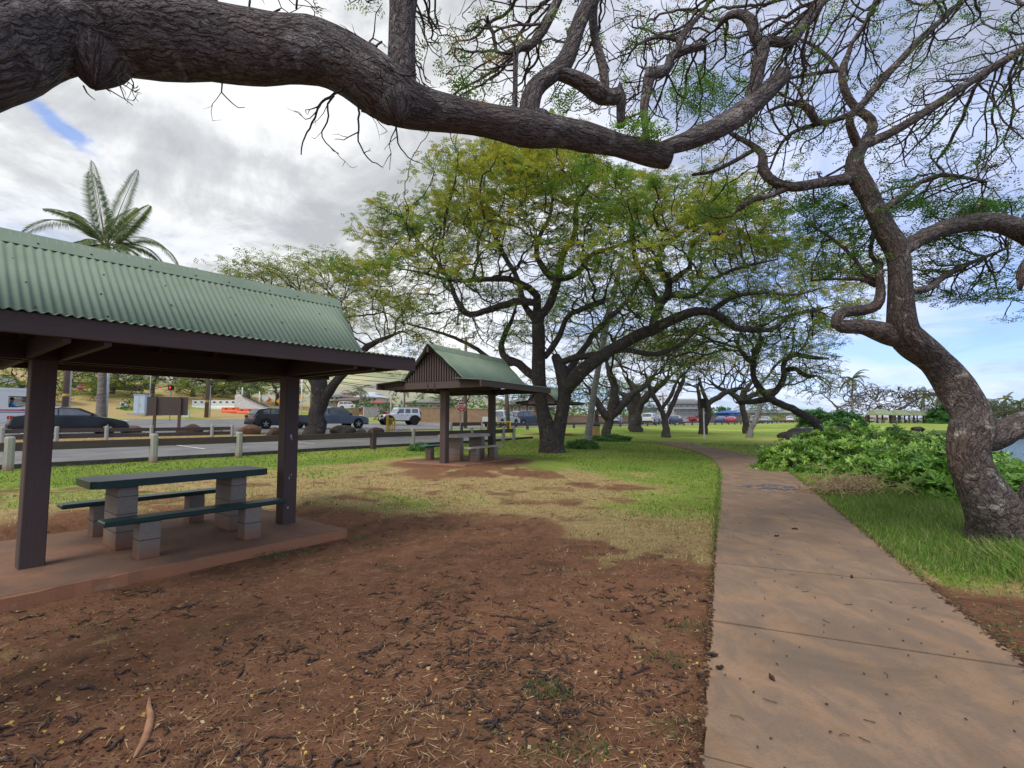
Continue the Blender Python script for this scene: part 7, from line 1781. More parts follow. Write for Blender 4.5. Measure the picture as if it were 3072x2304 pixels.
# plants at the roadside and gardens
for (px_, Y, rx, rz, cols, lab) in ((395, 60, 1.6, 1.5, DKB, 'dark green shrub left of the pale blue cabinet'), (20, 62, 2.5, 1.6, DKB, 'dark hedge on the bank at the left edge'), (1090, 86, 2.4, 3.0, DKB, 'round green garden tree between the houses'), (1180, 72, 2.6, 3.6, DKB, 'dark green garden bush left of the off-roader roof'), (1245, 74, 2.6, 3.0, DKB, 'dark green garden bush behind the off-roader'), (1425, 78, 4.2, 3.6, [(.16, .30, .05), (.10, .22, .04)], 'bright banana like foliage behind the stop sign'), (1360, 80, 3, 2.6, DKB, 'dark garden bush left of the stop sign'), (1500, 82, 2.4, 2.2, [(.30, .30, .06), (.2, .26, .05)], 'yellow green garden bush behind the pale pole'), (1575, 78, 1.5, 1.6, [(.36, .36, .07), (.26, .3, .05)], 'yellow garden bush before the brick house'), (1640, 84, 3, 2.2, DKB, 'green hedge behind the forked trunk'), (1700, 86, 3, 4.0, [(.22, .3, .05), (.12, .22, .04)], 'light green garden tree right of the forked trunk'), (1760, 92, 3.5, 4.5, DKB, 'dark green garden tree behind the palm trunk'), (1880, 104, 4, 3.8, [(.16, .26, .05), (.09, .18, .035)], 'green garden trees left of the blue grey roofed house'), (2095, 118, 2.6, 1.6, [(.42, .04, .05), (.3, .03, .04)], 'red flowering bush left of the white lawn pole'), (2150, 140, 6, 4.2, DKB, 'green trees behind the blue roofed building'), (2330, 138, 6, 1.8, [(.25, .28, .08), (.2, .22, .06)], 'pale shrubs in front of the long low house'), (1020, 74, 1.6, 1.2, [(.12, .26, .04)], 'small green bush above the pickup'), (2420, 160, 9, 3.5, DKB, 'distant green trees right of the long low house')):
    b = base(px_, Y); shrub('garden_bush', b, (rx, rx * .8, rz), lab, max(2.2, 1300 / (Y * Y) * 12) * .7, Y * .0058, cols, 'garden bushes beyond the road', 6, 4)
# low clumps at the feet of trunks
for (px_, py, rx, rz, lab) in ((1745, 1345, .8, .42, 'leafy weeds at the foot of the pale palm'), (1830, 1322, 1.3, .35, 'leafy weeds right of the pale palm'), (1262, 1352, .55, .32, 'weeds at the foot of a pale fence post'), (1830, 1318, .6, .3, 'low weeds around the trunk behind the palm')):
    b = G(px_, py); shrub('weed_clump', b, (rx, rx, rz), lab, 120, .10, [(.08, .2, .03), (.06, .16, .03)], 'leafy weeds on the lawn', 6, 0)
# dry brown twiggy brush
b = G(2610, 1490); t = empty('dry_brush', b, 0, 'heap of dry tan twigs in front of the leafy shrubs', 'dry brush'); mb = MB()
for _ in range(420):
    a = random.uniform(0, 6.28); x = random.gauss(0, .65); y = random.gauss(.2, .35); z = abs(random.gauss(0, .16)); l = random.uniform(.25, .6); p0_ = Vector((x, y, z)); d = Vector((math.cos(a), math.sin(a) * .6, random.uniform(-.1, .9))).normalized(); p1 = p0_ + d * l * .5; p2 = p1 + (d + Vector((0, 0, -.6))).normalized() * l * .5
    mb.tube([p0_, p1, p2], [.008, .006, .003], 4, False)
mb.build('twigs', simple('dry_stems', (.42, .31, .19), (.26, .18, .11), .9, 6), t)
# ------------------------------------------------------------------ grass, weeds and litter
M_BLADE = leafmat('grass_blades', .6, .4, .2)
def blades(name, X, Y, h, w_, cols, label, lean=.5, zoff=0, curve=True):
    n = len(X); Z = gz(X, Y) + zoff; a = RNG.uniform(0, 2 * PI, n); l = RNG.uniform(.1, lean, n) * h
    d = np.stack([np.cos(a) * l, np.sin(a) * l, h * np.sqrt(np.clip(1 - (l / h) ** 2, .15, 1))], 1); b0 = np.stack([X, Y, Z - .01], 1)
    sd_ = np.stack([-np.sin(a + 1.2), np.cos(a + 1.2), np.zeros(n)], 1) * (w_ * RNG.uniform(.6, 1.3, n))[:, None]
    mid = b0 + d * .55 + np.array([0, 0, 1]) * (h * .08)[:, None]
    V = np.stack([b0 - sd_ * .5, b0 + sd_ * .5, mid + sd_ * .4, b0 + d], 1) if False else np.stack([b0 - sd_ * .5, b0 + sd_ * .5, b0 + d, mid - sd_ * .5], 1)
    t = pal(cols, n, .2)
    o = quads_mesh(name, V, M_BLADE, t); return tag(o, label, None, None, 'stuff')
def scatter(n, x0, x1, y0, y1, power=1.0):
    s = RNG.random(n) ** power; Y = y0 * (y1 / y0) ** s; a0, a1 = x0, x1
    return (a0 + (a1 - a0) * RNG.random(n)) * Y, Y          # x range given as tan of the view angle
def in_walk(X, Y, m=0.0): l = path_left_real(Y); return (X > l - m) & (X < l + WP + m) & (Y < 27)
_pl = pl[:np.argmax(pl[:, 1]) + 1]
_np = np.stack([pl, pr], 0)
def path_left_real(Y): return np.interp(Y, _pl[:, 1], _pl[:, 0])
def path_right_real(Y): return np.interp(Y, pr[:np.argmax(pr[:, 1]) + 1, 1], pr[:np.argmax(pr[:, 1]) + 1, 0])
def ok(X, Y, m=.02):
    l = path_left_real(Y) - m; r = path_right_real(Y) + m; on = (X > l) & (X < r) & (Y < pl[:, 1].max())
    u, v = uv_np(X - SH1[0], Y - SH1[1]); sl = (u > -1.7) & (u < 1.8) & (v > -1.05) & (v < 1.8)
    c2, s2 = math.cos(ANG2), math.sin(ANG2); dx, dy = X - SH2[0], Y - SH2[1]; a, b_ = dx * c2 + dy * s2, -dx * s2 + dy * c2; s2_ = (a > -1.65) & (a < 1.75) & (b_ > -1) & (b_ < 1.8)
    uu, vv = uv_np(X, Y); lane = (vv > 18.1) & (uu < 26) & (vv < 27.4)
    return ~(on | sl | s2_ | lane) & (sea_sd(X, Y) < -.3)
X, Y = scatter(190000, -1.1, 1.1, 4.5, 30); k = ok(X, Y); X, Y = X[k], Y[k]
g_, d_ = masks(X, Y); nz = RNG.random(len(X)) * .8 + .1
pg = g_ > nz; pd = (~pg) & (d_ > nz * 1.0)
h = RNG.uniform(.02, .055, pg.sum()) * (1 + Y[pg] * .02)
blades('short_grass', X[pg], Y[pg], h, .006 + Y[pg] * .0012, [(.13, .24, .035), (.17, .29, .04), (.22, .33, .06), (.10, .18, .03), (.34, .33, .11)], 'short green lawn grass', .9)
h = RNG.uniform(.015, .055, pd.sum()) * (1 + Y[pd] * .02)
blades('dry_grass', X[pd], Y[pd], h, .006 + Y[pd] * .0012, [(.52, .40, .19), (.62, .52, .29), (.40, .29, .13), (.30, .30, .10)], 'short straw coloured dry grass', 1.0)
# tall grass right of the walk
n = 42000; Y = 4.6 * (12.5 / 4.6) ** RNG.random(n); rr_ = path_right_real(Y); Wd = np.interp(Y, [4.6, 5.5, 6.5, 9, 12.5], [1.6, 2.6, 3.6, 2.6, 1.2]); X = rr_ + .03 + Wd * RNG.random(n) ** 1.25
edge_ = np.interp(X - rr_, [0, 1, 2.5, 4], [5.6, 5.0, 4.8, 4.6]); k = (Y > edge_ + RNG.normal(0, .15, n)); X, Y = X[k], Y[k]
q = fbm(X, Y, .9, 8, 3); hh = np.clip((X - path_right_real(Y)) * .13 + .05, .05, .24) * (.5 + q) * RNG.uniform(.7, 1.3, len(X)); hh *= np.where(Y > 9, .8, 1)
blades('tall_grass', X, Y, hh, np.full(len(X), .011), [(.15, .28, .045), (.20, .35, .06), (.26, .39, .09), (.11, .21, .04), (.38, .38, .17)], 'tall soft green grass beside the footpath', .85)
# soil, crumbs and grass creeping over the edges of the footpath
n = 1300; Y = 2.0 * (14 / 2.0) ** RNG.random(n); X = path_left_real(Y) + RNG.normal(-.02, .014, n)
Yr = 2.0 * (14 / 2.0) ** RNG.random(n); Xr = path_right_real(Yr) + RNG.normal(.01, .03, n)
_V = []
for x, y in zip(np.r_[X, Xr], np.r_[Y, Yr]):
    z = gzf(x, y) + .040; r = random.uniform(.006, .02); a = random.uniform(0, 6); _V.append([(x + r * math.cos(a), y + r * math.sin(a), z), (x + r * math.cos(a + 1.7), y + r * math.sin(a + 1.7), z + .004), (x + r * math.cos(a + 3.1), y + r * math.sin(a + 3.1), z), (x + r * math.cos(a + 4.6), y + r * math.sin(a + 4.6), z + .002)])
tag(quads_mesh('edge_soil', np.array(_V), M_BLADE, pal([(.12, .055, .035), (.16, .08, .05), (.08, .045, .03), (.28, .2, .1)], len(_V), .2)), 'soil and crumbs creeping over the footpath edges', None, None, 'stuff')
n = 5200; Y = 4.8 * (16 / 4.8) ** RNG.random(n); sd__ = RNG.random(n) < .5; X = np.where(sd__, path_left_real(Y) + RNG.normal(-.02, .03, n), path_right_real(Y) + RNG.normal(.02, .035, n))
kk = np.where(sd__, Y > 7 + RNG.normal(0, 1, n), Y > 5); X, Y = X[kk], Y[kk]
blades('edge_grass', X, Y, RNG.uniform(.03, .08, len(X)) * (1 + Y * .02), .008 + Y * .0008, [(.14, .26, .04), (.20, .30, .05), (.40, .36, .15)], 'grass creeping over the footpath edges', 1.0, .02)
# sparse weeds on bare earth
cs = [(G(x, y)[:2], r, n) for (x, y, r, n) in ((1170, 1645, .28, 240), (1225, 1625, .14, 120), (860, 1655, .22, 160), (810, 1670, .12, 90), (1835, 1725, .16, 160), (1895, 1705, .08, 60), (1640, 2070, .10, 120), (1665, 2085, .07, 60), (2010, 1985, .13, 120), (2060, 1880, .12, 90), (2030, 2190, .10, 120), (1620, 2260, .07, 70), (1740, 2240, .1, 100), (250, 1880, .12, 60), (3000, 1990, .35, 300), (2960, 1920, .22, 160), (3050, 1860, .3, 240), (2850, 1890, .2, 120), (1480, 2200, .05, 50), (2110, 1790, .10, 90), (1740, 1550, .1, 60), (350, 1900, .14, 60), (1080, 1615, .12, 100), (2900, 1870, .15, 120))]
XX, YY, HH = [], [], []
for (c, r, n) in cs:
    a = RNG.uniform(0, 6.28, n); q = r * np.sqrt(RNG.random(n)); XX.append(c[0] + q * np.cos(a) * 1.6); YY.append(c[1] + q * np.sin(a)); HH.append(RNG.uniform(.015, .045, n))
XX, YY, HH = map(np.concatenate, (XX, YY, HH)); k = ok(XX, YY)
blades('weeds', XX[k], YY[k], HH[k], np.full(k.sum(), .011), [(.10, .17, .06), (.14, .20, .07), (.18, .22, .10), (.08, .13, .05)], 'small grey green weeds on the bare earth', 1.0)
M_POD = simple('seed_pod', (.055, .038, .036), (.022, .016, .017), .75, 30, .004, spec=.25)
M_PODB = simple('brown_pod', (.085, .05, .035), (.04, .025, .02), .8, 30, .003)
def pod_mesh(seed, L_=.11, r=.0075, curl=1.0):
    rg = random.Random(seed); pts = []; a = rg.uniform(0, 6); x = y = 0; n = 12; da = rg.uniform(-.28, .28) * curl
    for i in range(n): pts.append((x, y, .008 + .006 * math.sin(i * .9 + seed))); x += math.cos(a) * L_ / n; y += math.sin(a) * L_ / n; a += da + rg.uniform(-.18, .18)
    cx = sum(p[0] for p in pts) / n; cy = sum(p[1] for p in pts) / n; pts = [(p[0] - cx, p[1] - cy, p[2]) for p in pts]
    return pts, [r * (.5 + .6 * math.sin(PI * (i + .5) / n)) * (1 + .18 * (i % 2)) for i in range(n)]
pods = []
for k in range(12):
    mb = MB(); p, r = pod_mesh(k, random.uniform(.08, .19), random.uniform(.004, .007), 1.9 if k % 4 == 0 else .8); mb.tube(p, r, 6); o = mb.build('seed_pod', M_POD if k % 2 else M_PODB, None, True)
    tag(o, 'dark dried seed pod lying on the red earth', 'seed pod', 'dark seed pods fallen on the red earth'); pods.append(o)
def dens_pod(X, Y): return SS(.42, .78, fbm(X, Y, 1.7, 61, 3)) * 1.1 * np.interp(X / Y, [-1, -.6, -.2, .3, .6], [.35, .5, .9, 1, .9]) * np.interp(Y, [2, 3.2, 4.5, 5.5, 7, 13], [.75, .75, .65, .35, .16, .1]) + .03
def pick(n, y0, y1, m=.05, fn=dens_pod):
    X, Y = scatter(n * 6, -1.02, .62, y0, y1); d = fn(X, Y); k = ok(X, Y, m) & (RNG.random(len(X)) < d); return X[k][:n], Y[k][:n]
ZG = lambda X, Y: ground_z(X, Y)
from mathutils.bvhtree import BVHTree
_bv = None
def ground_z(X, Y):
    # height of the actual ground mesh (bilinear in its own grid)
    i = np.clip(np.searchsorted(ax_x, X) - 1, 0, nx - 2); j = np.clip(np.searchsorted(ax_y, Y) - 1, 0, ny - 2)
    fx = (X - ax_x[i]) / (ax_x[i + 1] - ax_x[i]); fy = (Y - ax_y[j]) / (ax_y[j + 1] - ax_y[j])
    return GZ[i, j] * (1 - fx) * (1 - fy) + GZ[i + 1, j] * fx * (1 - fy) + GZ[i, j + 1] * (1 - fx) * fy + GZ[i + 1, j + 1] * fx * fy
X, Y = pick(190, 2.0, 4.8); Zs = ground_z(X, Y)
for i in range(len(X)):
    o = pods[i] if i < 12 else pods[i % 12].copy()
    if i >= 12: COL.objects.link(o)
    o.location = (X[i], Y[i], Zs[i]); o.rotation_euler = (random.uniform(-.15, .15), random.uniform(-.15, .15), random.uniform(0, 6.28)); s = random.uniform(.75, 1.3); o.scale = (s, s, s)
# the rest of the litter
mb = MB(); X, Y = pick(1000, 2.0, 13); Zs = ground_z(X, Y); base_p = [pod_mesh(100 + k, random.uniform(.05, .17), random.uniform(.003, .0065)) for k in range(16)]
for i in range(len(X)):
    p, r = base_p[i % 16]; a = random.uniform(0, 6.28); c, s = math.cos(a), math.sin(a); z = Zs[i]
    mb.tube([(X[i] + q[0] * c - q[1] * s, Y[i] + q[0] * s + q[1] * c, z + q[2]) for q in p[::2]], r[::2], 4, False)
tag(mb.build('pod_litter', M_PODB, None, True), 'scattered small pods and bark bits', None, None, 'stuff')
def flat_bits(name, X, Y, s_, cols, label, asp=.5, lift=.006, tiltv=.5):
    n = len(X); c = np.stack([X, Y, ground_z(X, Y) + lift], 1); a = RNG.uniform(0, 6.28, n); d = np.stack([np.cos(a), np.sin(a), RNG.normal(0, tiltv * .4, n)], 1); sd_ = np.stack([-np.sin(a), np.cos(a), RNG.normal(0, tiltv, n)], 1)
    s2 = (s_ * RNG.uniform(.6, 1.3, n))[:, None]; V = np.stack([c - d * s2 * .5, c + sd_ * s2 * asp * .5, c + d * s2 * .5, c - sd_ * s2 * asp * .5], 1)
    return tag(quads_mesh(name, V, M_BLADE, pal(cols, n, .15)), label, None, None, 'stuff')
fl_d = lambda X, Y: fbm(X, Y, 1.1, 71, 3) ** 2 * 3 * np.interp(Y, [2, 4.5, 6.5, 9], [1, .7, .4, .15])
X, Y = pick(900, 2.0, 9, .02, fl_d); flat_bits('fallen_leaves', X, Y, .023, [(.66, .47, .17), (.58, .42, .22), (.50, .33, .19), (.72, .5, .12), (.62, .5, .32)], 'small yellow fallen leaves', .6)
X, Y = pick(11000, 2.0, 9, .02, lambda X, Y: fbm(X, Y, .9, 73, 3) ** 2 * 3 * np.interp(X / Y, [-1, -.3, .6], [.5, .9, 1.3])); flat_bits('straw_bits', X, Y, .075, [(.46, .31, .17), (.34, .20, .10), (.55, .42, .25), (.2, .11, .06)], 'thin dry stalks and straw', .045, .009, .3)
X, Y = pick(9000, 2.0, 13, .02, lambda X, Y: fbm(X, Y, 1.2, 75, 3) ** 2 * 3 * np.interp(X / Y, [-1, -.3, .6], [.5, .8, 1.3])); flat_bits('bark_crumbs', X, Y, .022, [(.07, .038, .027), (.10, .055, .037), (.04, .028, .025), (.24, .15, .10)], 'dark crumbs of bark and pod', .5, .005)
# bits right of the walk
n = 2500; Y = RNG.uniform(2.0, 5.6, n); X = path_right_real(Y) + .02 + RNG.random(n) * 2.6; flat_bits('leaf_litter', X, Y, .035, [(.30, .20, .11), (.2, .12, .07), (.40, .30, .18), (.10, .14, .05), (.12, .2, .06)], 'mixed leaf litter right of the footpath', .35, .008)
# chips on the path: pods each an object
for i, (x, y, L_, r, lab, cm) in enumerate(((2140, 1990, .07, .009, 'short dark pod on the left edge of the footpath', M_POD), (2160, 2028, .055, .009, 'stubby dark pod on the footpath near its left edge', M_POD), (2316, 2060, .06, .009, 'brown pod in the middle of the near footpath slab', M_PODB), (2555, 1745, .07, .009, 'dark pod with a stalk on the farther footpath slab', M_POD), (2103, 2050, .09, .011, 'dark pod leaning on the footpath edge', M_POD), (2385, 1598, .09, .010, 'dark pod on the footpath beside the wet patch', M_POD), (2330, 1620, .08, .009, 'dark pod on the left of the footpath beyond the joint', M_POD))):
    g = G(x, y); mb = MB(); p, r_ = pod_mesh(200 + i, L_, r, .3); mb.tube(p, r_, 7); o = mb.build('seed_pod', cm, None, True); tag(o, lab, 'seed pod', 'dark seed pods on the footpath'); o.location = (g[0], g[1], zpath(g[0], g[1]) + (.004 if i != 4 else -.01)); 
mb = MB()
n = 120; Y = 2.0 * (16 / 2.0) ** RNG.random(n); X = path_left_real(Y) + .06 + (WP - .12) * RNG.random(n)
for x, y in zip(X, Y):
    a = random.uniform(0, 6.28); z = zpath(x, y) + .006; l = random.choice([.01, .012, .015, .05, .07]); mb.tube([(x, y, z), (x + math.cos(a) * l * .5, y + math.sin(a) * l * .5, z + .003), (x + math.cos(a + .3) * l, y + math.sin(a + .3) * l, z)], .0022 if l > .03 else .004, 4)
tag(mb.build('path_debris', M_PODB), 'small twigs and crumbs on the footpath', None, None, 'stuff')
# exposed root in the foreground
g = G(430, 2170); t = MB(); q = [G(x, y) for x, y in ((448, 2108), (446, 2135), (452, 2165), (444, 2200), (432, 2235), (412, 2272), (400, 2290))]
gzq = [float(ground_z(np.array([p[0]]), np.array([p[1]]))[0]) for p in q]
t.tube([(p[0] - g[0], p[1] - g[1], z - g[2] + .004) for p, z in zip(q, gzq)], [.006, .014, .018, .020, .018, .012, .005], 10)
o = t.build('tree_root', simple('bare_root', (.36, .19, .11), (.22, .11, .065), .8, 14, .004, stretch=(1, 1, 1)), None, True); o.location = g; tag(o, 'reddish bare root poking out of the foreground earth', 'root')
# dark grey stain on the walk as a thin dried ash sheet
m, nt, b = newmat('ash_stain'); o_ = coord(nt, 'Object'); f = noise(nt, 14, 5, .75, o_); b.inputs['Roughness'].default_value = .5
L(nt, ramp(nt, f, [(.38, (.045, .045, .055)), (.5, (.20, .20, .23)), (.62, (.10, .09, .09))]), b.inputs['Base Color'])
g = G(2305, 1467); mb = MB()
for k in range(46):
    a = random.uniform(0, 6.28); q = math.sqrt(random.random()); x = g[0] + q * math.cos(a) * .62; y = g[1] + q * math.sin(a) * .52; r = random.uniform(.03, .10); z = zpath(x, y) + .006 + k * .0001; n = 7
    mb.add([(x + r * math.cos(j * 6.283 / n) * random.uniform(.6, 1.3), y + r * .8 * math.sin(j * 6.283 / n) * random.uniform(.6, 1.3), z) for j in range(n)], [tuple(range(n))])
tag(mb.build('ash_patch', m), 'dark grey ashy patch on the footpath', None, None, 'stuff')
# ------------------------------------------------------------------ background trees
def tr(pts, Y0, Y1=None): return PL(pts, Y0, Y1)
YEL = [(.30, .33, .06), (.38, .37, .07), (.21, .27, .05), (.17, .25, .045)]
MIX = [(.15, .27, .045), (.22, .31, .055), (.12, .22, .04), (.31, .33, .06)]
# left tree with three upright limbs (behind the boulders)
b = base(945, 31); Y = 31
umbrella_tree('shade_tree', b, 11.2, 7.2, 'olive crowned tree with a trunk splitting into three limbs behind the near pavilion', crownbase=.52, seed=101, cols=YEL, lean=(-.3, .6), n_att=1150, dens=1, leafsize=.22, step=.36, lper=17, leafy=1.7, offc=(.4, 0),
  trace=[[(b[0], b[1], b[2] - .3, .7)] + tr([(680, 930, 22), (683, 915, 18), (688, 890, 16), (694, 860, 16), (690, 838, 14), (672, 815, 11), (658, 792, 10), (640, 765, 8), (620, 735, 7), (600, 700, 5)], Y), tr([(695, 860, 13), (697, 835, 11), (696, 800, 10), (697, 770, 9), (705, 730, 8), (720, 700, 7), (735, 670, 5)], Y), tr([(698, 866, 12), (708, 848, 11), (725, 825, 10), (745, 802, 9), (765, 780, 8), (790, 750, 8), (820, 735, 6), (870, 715, 4)], Y, Y - 1.5)], group='trees along the road')
# trees behind the wide crowned tree
Y = 35; b = base(1820, Y)
umbrella_tree('shade_tree', b, 11.5, 7.5, 'grey trunked tree with crossing limbs right behind the pale palm', crownbase=.5, seed=102, cols=MIX, n_att=800, step=.42, leafsize=.24, lper=12, leafy=1.3, trunk_r=.5,
  trace=[[(b[0], b[1], b[2] - .3, .5)] + tr([(1309, 950, 13), (1310, 930, 10), (1316, 905, 9.5), (1325, 870, 12), (1330, 840, 9), (1320, 810, 8), (1310, 780, 7)], Y), tr([(1318, 900, 10), (1335, 885, 10), (1352, 865, 8), (1375, 845, 7), (1400, 828, 6), (1420, 800, 4)], Y), tr([(1316, 905, 9), (1300, 885, 8), (1285, 860, 7), (1270, 835, 5)], Y)], group='trees on the lawn')
Y = 47; b = base(1908, Y)
umbrella_tree('shade_tree', b, 10.0, 7.0, 'stout tree with a curved left limb in front of the guard fence', crownbase=.5, seed=103, cols=YEL, lper=12, n_att=600, step=.5, leafsize=.3,
  trace=[[(b[0], b[1], b[2] - .3, .6)] + tr([(1372, 925, 15), (1373, 905, 12), (1376, 880, 10), (1390, 862, 9), (1410, 845, 8), (1430, 830, 6), (1450, 812, 4)], Y), tr([(1372, 900, 8), (1362, 880, 9), (1360, 865, 8), (1350, 855, 7), (1335, 845, 6)], Y), tr([(1376, 880, 9), (1375, 850, 9), (1365, 830, 7), (1350, 815, 5)], Y)], group='trees on the lawn')
Y = 38; b = base(1999, Y)
umbrella_tree('shade_tree', b, 8.2, 5.0, 'slim grey trunk forking into a wide V in the middle of the lawn', crownbase=.6, seed=104, cols=YEL, n_att=420, step=.4, leafsize=.25, leafy=.8,
  trace=[[(b[0], b[1], b[2] - .3, .4)] + tr([(1438, 940, 10), (1438, 925, 7), (1437, 905, 6), (1428, 885, 6), (1418, 868, 5), (1405, 845, 5), (1400, 825, 4), (1392, 800, 3)], Y), tr([(1438, 905, 5), (1446, 890, 5), (1455, 868, 5), (1463, 850, 5), (1475, 825, 5), (1480, 805, 4)], Y), tr([(1428, 885, 4), (1440, 868, 4), (1452, 850, 4), (1458, 830, 3), (1470, 812, 3)], Y)], group='trees on the lawn')
Y = 43; b = base(2108, Y)
umbrella_tree('shade_tree', b, 7.6, 5.4, 'bare tree whose limbs arch to the right behind the white lawn pole', crownbase=.58, seed=105, cols=YEL, n_att=480, step=.4, leafsize=.28, leafy=.45,
  trace=[[(b[0], b[1], b[2] - .3, .45)] + tr([(1520, 932, 10), (1519, 915, 8), (1514, 895, 7), (1520, 880, 6), (1535, 868, 6), (1555, 855, 6), (1580, 842, 6), (1605, 838, 5)], Y), tr([(1522, 915, 9), (1530, 900, 7), (1532, 885, 6), (1528, 868, 5), (1520, 850, 4), (1512, 828, 3), (1508, 810, 2)], Y), tr([(1516, 895, 5), (1512, 875, 5), (1510, 855, 4), (1505, 835, 3), (1515, 815, 2)], Y)], group='trees on the lawn')
Y = 45; b = base(2240, Y)
umbrella_tree('shade_tree', b, 8.3, 7.6, 'spreading twiggy tree with a straight dark trunk right of the white lawn pole', crownbase=.5, seed=106, cols=YEL, n_att=760, step=.45, leafsize=.28, leafy=.4,
  trace=[[(b[0], b[1], b[2] - .3, .4)] + tr([(1612, 930, 9), (1611, 910, 6.5), (1606, 890, 6.5), (1602, 870, 6.5), (1606, 850, 7), (1615, 835, 5), (1630, 820, 4)], Y), tr([(1603, 872, 7), (1590, 855, 6), (1572, 845, 5), (1550, 838, 4), (1530, 820, 3)], Y), tr([(1603, 870, 6), (1625, 852, 6), (1650, 848, 5), (1680, 840, 4), (1710, 825, 3)], Y)], group='trees on the lawn')
# pale leaning trunk
g = G(2244, 1313); Y = g[1]
umbrella_tree('leaning_tree', g, 5.2, 3.0, 'pale grey trunk leaning right on the lawn near the shore', crownbase=.7, seed=107, cols=MIX, n_att=160, step=.35, leafsize=.22, barkm=BARK_PALE, leafy=.7, offc=(3.4, 0),
  trace=[[(g[0], g[1], g[2] - .3, .3)] + tr([(1616, 946, 8), (1622, 930, 6), (1632, 905, 6), (1640, 885, 5), (1643, 870, 4), (1640, 845, 3), (1650, 815, 2)], Y)], group='trees on the lawn')
# dark leaning tree over the shrubs
Y = 27; X = P(2480, 1255, Y)[0]; g = (X, Y, gzf(X, Y)); g = (X, Y, max(g[2], -.4))
umbrella_tree('leaning_tree', g, 9.0, 4.6, 'dark tree leaning far left over the shore shrubs with a curling limb', crownbase=.42, seed=108, cols=MIX, n_att=800, step=.3, leafsize=.18, leafy=1.4, offc=(-5.2, 0), lper=14,
  trace=[[(g[0] + .3, g[1], g[2] - .3, .4)] + tr([(1790, 945, 11), (1768, 920, 10), (1748, 903, 9), (1722, 888, 8.5), (1695, 876, 8), (1670, 866, 8), (1650, 850, 8), (1636, 832, 7), (1628, 812, 6), (1626, 790, 5.5), (1630, 765, 7), (1645, 745, 6), (1640, 720, 4)], Y), tr([(1662, 860, 7), (1680, 842, 6.5), (1690, 825, 6.5), (1695, 805, 6), (1690, 790, 6), (1700, 772, 5.5), (1720, 765, 5), (1750, 772, 5), (1790, 775, 4)], Y, Y - 1), tr([(1660, 862, 7), (1640, 866, 7), (1610, 868, 6), (1590, 870, 4)], Y, Y + 1), tr([(1695, 800, 6), (1715, 795, 5), (1725, 803, 5), (1745, 815, 4), (1765, 812, 3)], Y, Y - 2), tr([(1630, 790, 6), (1610, 770, 5), (1590, 745, 4), (1600, 715, 3)], Y, Y + 1.5)], group='trees on the lawn')
# bare umbrella trees across the bay
NEARBARE = [(.20, .14, .11), (.14, .14, .06)]
umbrella_tree('umbrella_tree', base(2522, 84), 8.2, 6.2, 'almost leafless umbrella tree across the bay beside the lone palm', crownbase=.55, seed=109, cols=NEARBARE, n_att=420, step=.5, leafsize=.3, leafy=.25, forks=4, group='umbrella trees across the bay')
umbrella_tree('umbrella_tree', base(2680, 148), 11.2, 12.5, 'broad brown umbrella tree behind the second far shelter', crownbase=.52, seed=110, cols=NEARBARE, n_att=560, step=.8, leafsize=.5, leafy=.5, trunk_r=.7, forks=5, group='umbrella trees across the bay')
umbrella_tree('umbrella_tree', base(2600, 155), 8.0, 9, 'lower dull green umbrella tree left of the broad brown one', crownbase=.4, seed=111, cols=[(.14, .15, .08), (.17, .16, .09)], n_att=420, step=.8, leafsize=.55, leafy=1, trunk_r=.5, flatness=.8, group='umbrella trees across the bay')
umbrella_tree('umbrella_tree', base(2785, 158), 9.5, 9.5, 'green umbrella tree under the palms right of the far shelters', crownbase=.35, seed=112, cols=[(.13, .17, .06), (.22, .24, .07)], n_att=420, step=.8, leafsize=.6, leafy=1.1, trunk_r=.4, flatness=.8, group='umbrella trees across the bay')
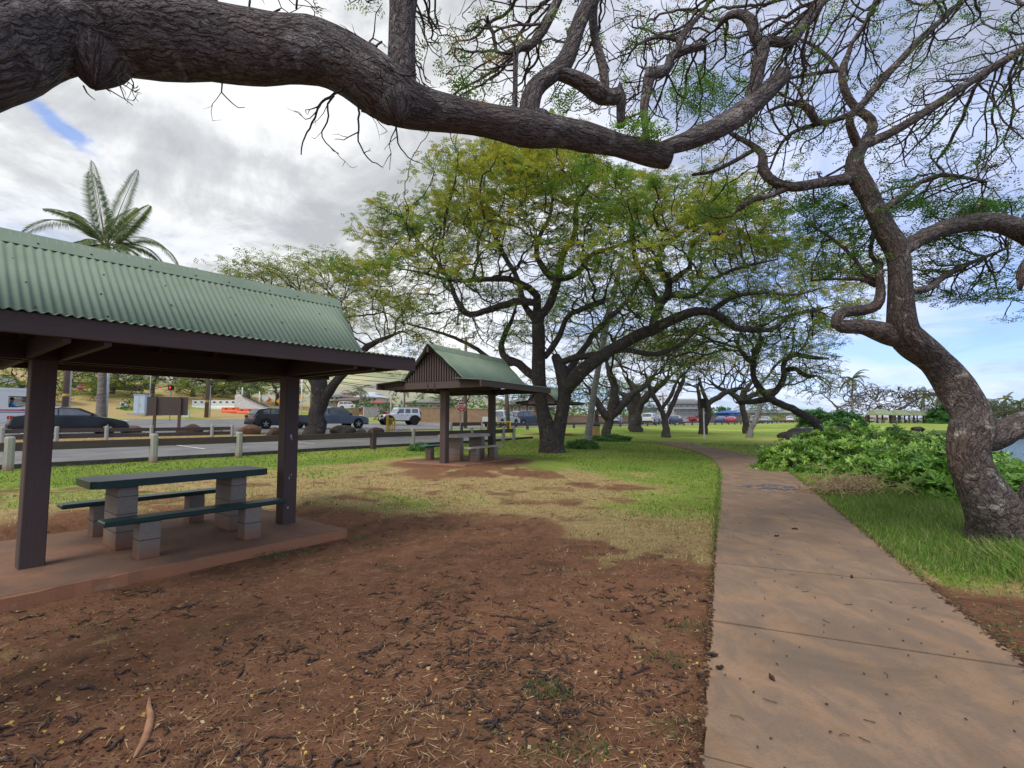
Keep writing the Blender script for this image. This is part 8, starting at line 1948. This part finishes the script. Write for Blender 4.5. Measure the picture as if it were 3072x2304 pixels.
for i, (px_, Y, H, R, lab) in enumerate(((2925, 165, 8.5, 11, 'dull green tree on the far shore just right of the twisted trunk'), (3010, 170, 7.5, 11, 'dull green tree on the far shore near the right edge'), (3085, 172, 7.8, 12, 'green tree on the far shore cut by the right edge'), (2860, 175, 8, 9, 'green tree on the far shore hidden by the twisted trunk'))):
    umbrella_tree('umbrella_tree', base(px_, Y), H, R, lab, crownbase=.25, seed=120 + i, cols=[(.11, .15, .06), (.15, .16, .08), (.09, .13, .05)], n_att=300, step=1.0, leafsize=.8, leafy=1.4, trunk_r=.4, flatness=.9, group='umbrella trees across the bay', lper=9)
# trees across the road at the left
for i, (px_, Y, H, R, lab) in enumerate(((75, 58, 6.2, 4.2, 'tree partly behind the left post of the near pavilion'), (276, 74, 8.4, 6.5, 'dark trunked tree left of the palm trunk on the bank'), (333, 76, 7.4, 5.5, 'forked tree just right of the palm trunk on the bank'), (452, 72, 8.8, 8, 'wide forked tree behind the pale blue cabinet'), (575, 84, 8, 6.5, 'slanting tree right of the brown board'), (640, 92, 7.4, 6, 'tree behind the long white barrier'), (700, 98, 6.6, 5, 'tree in the row behind the white barrier'), (742, 88, 7.2, 6.5, 'wide branched tree behind the orange barriers'), (830, 84, 8.6, 6, 'bright green tree above the black SUV'), (545, 100, 7, 6, 'distant tree behind the traffic signal'))):
    umbrella_tree('street_tree', base(px_, Y), H * (.8 if i < 8 else 1), R, lab, crownbase=.12, seed=140 + i, cols=MIX if i < 8 else [(.10, .22, .04), (.15, .27, .05)], n_att=330, step=.6, leafsize=.42, leafy=1.8, trunk_r=.32, flatness=.8, group='trees across the road', lper=12)
# tree line on the right of the road
for i, (px_, Y, H, R, lab) in enumerate(((1385, 92, 7.5, 6, 'green garden tree above the stop sign'), (1300, 100, 5.5, 5, 'green garden tree above the long olive house'), (1560, 98, 6, 5, 'green tree behind the brick house roof'), (1690, 70, 9.5, 7, 'dark green tree behind the forked trunk gap'), (1790, 74, 8.6, 6.5, 'dense green tree behind the palm trunk'), (1890, 92, 8, 7, 'green tree above the far hatchback'), (2290, 150, 7, 8, 'green tree above the long low house'))):
    umbrella_tree('garden_tree', base(px_, Y), H, R, lab, crownbase=.3, seed=160 + i, cols=[(.09, .21, .045), (.13, .26, .05), (.07, .17, .04)], n_att=300, step=.6, leafsize=.42, leafy=1.3, trunk_r=.3, flatness=.8, group='garden trees beyond the road', lper=9)
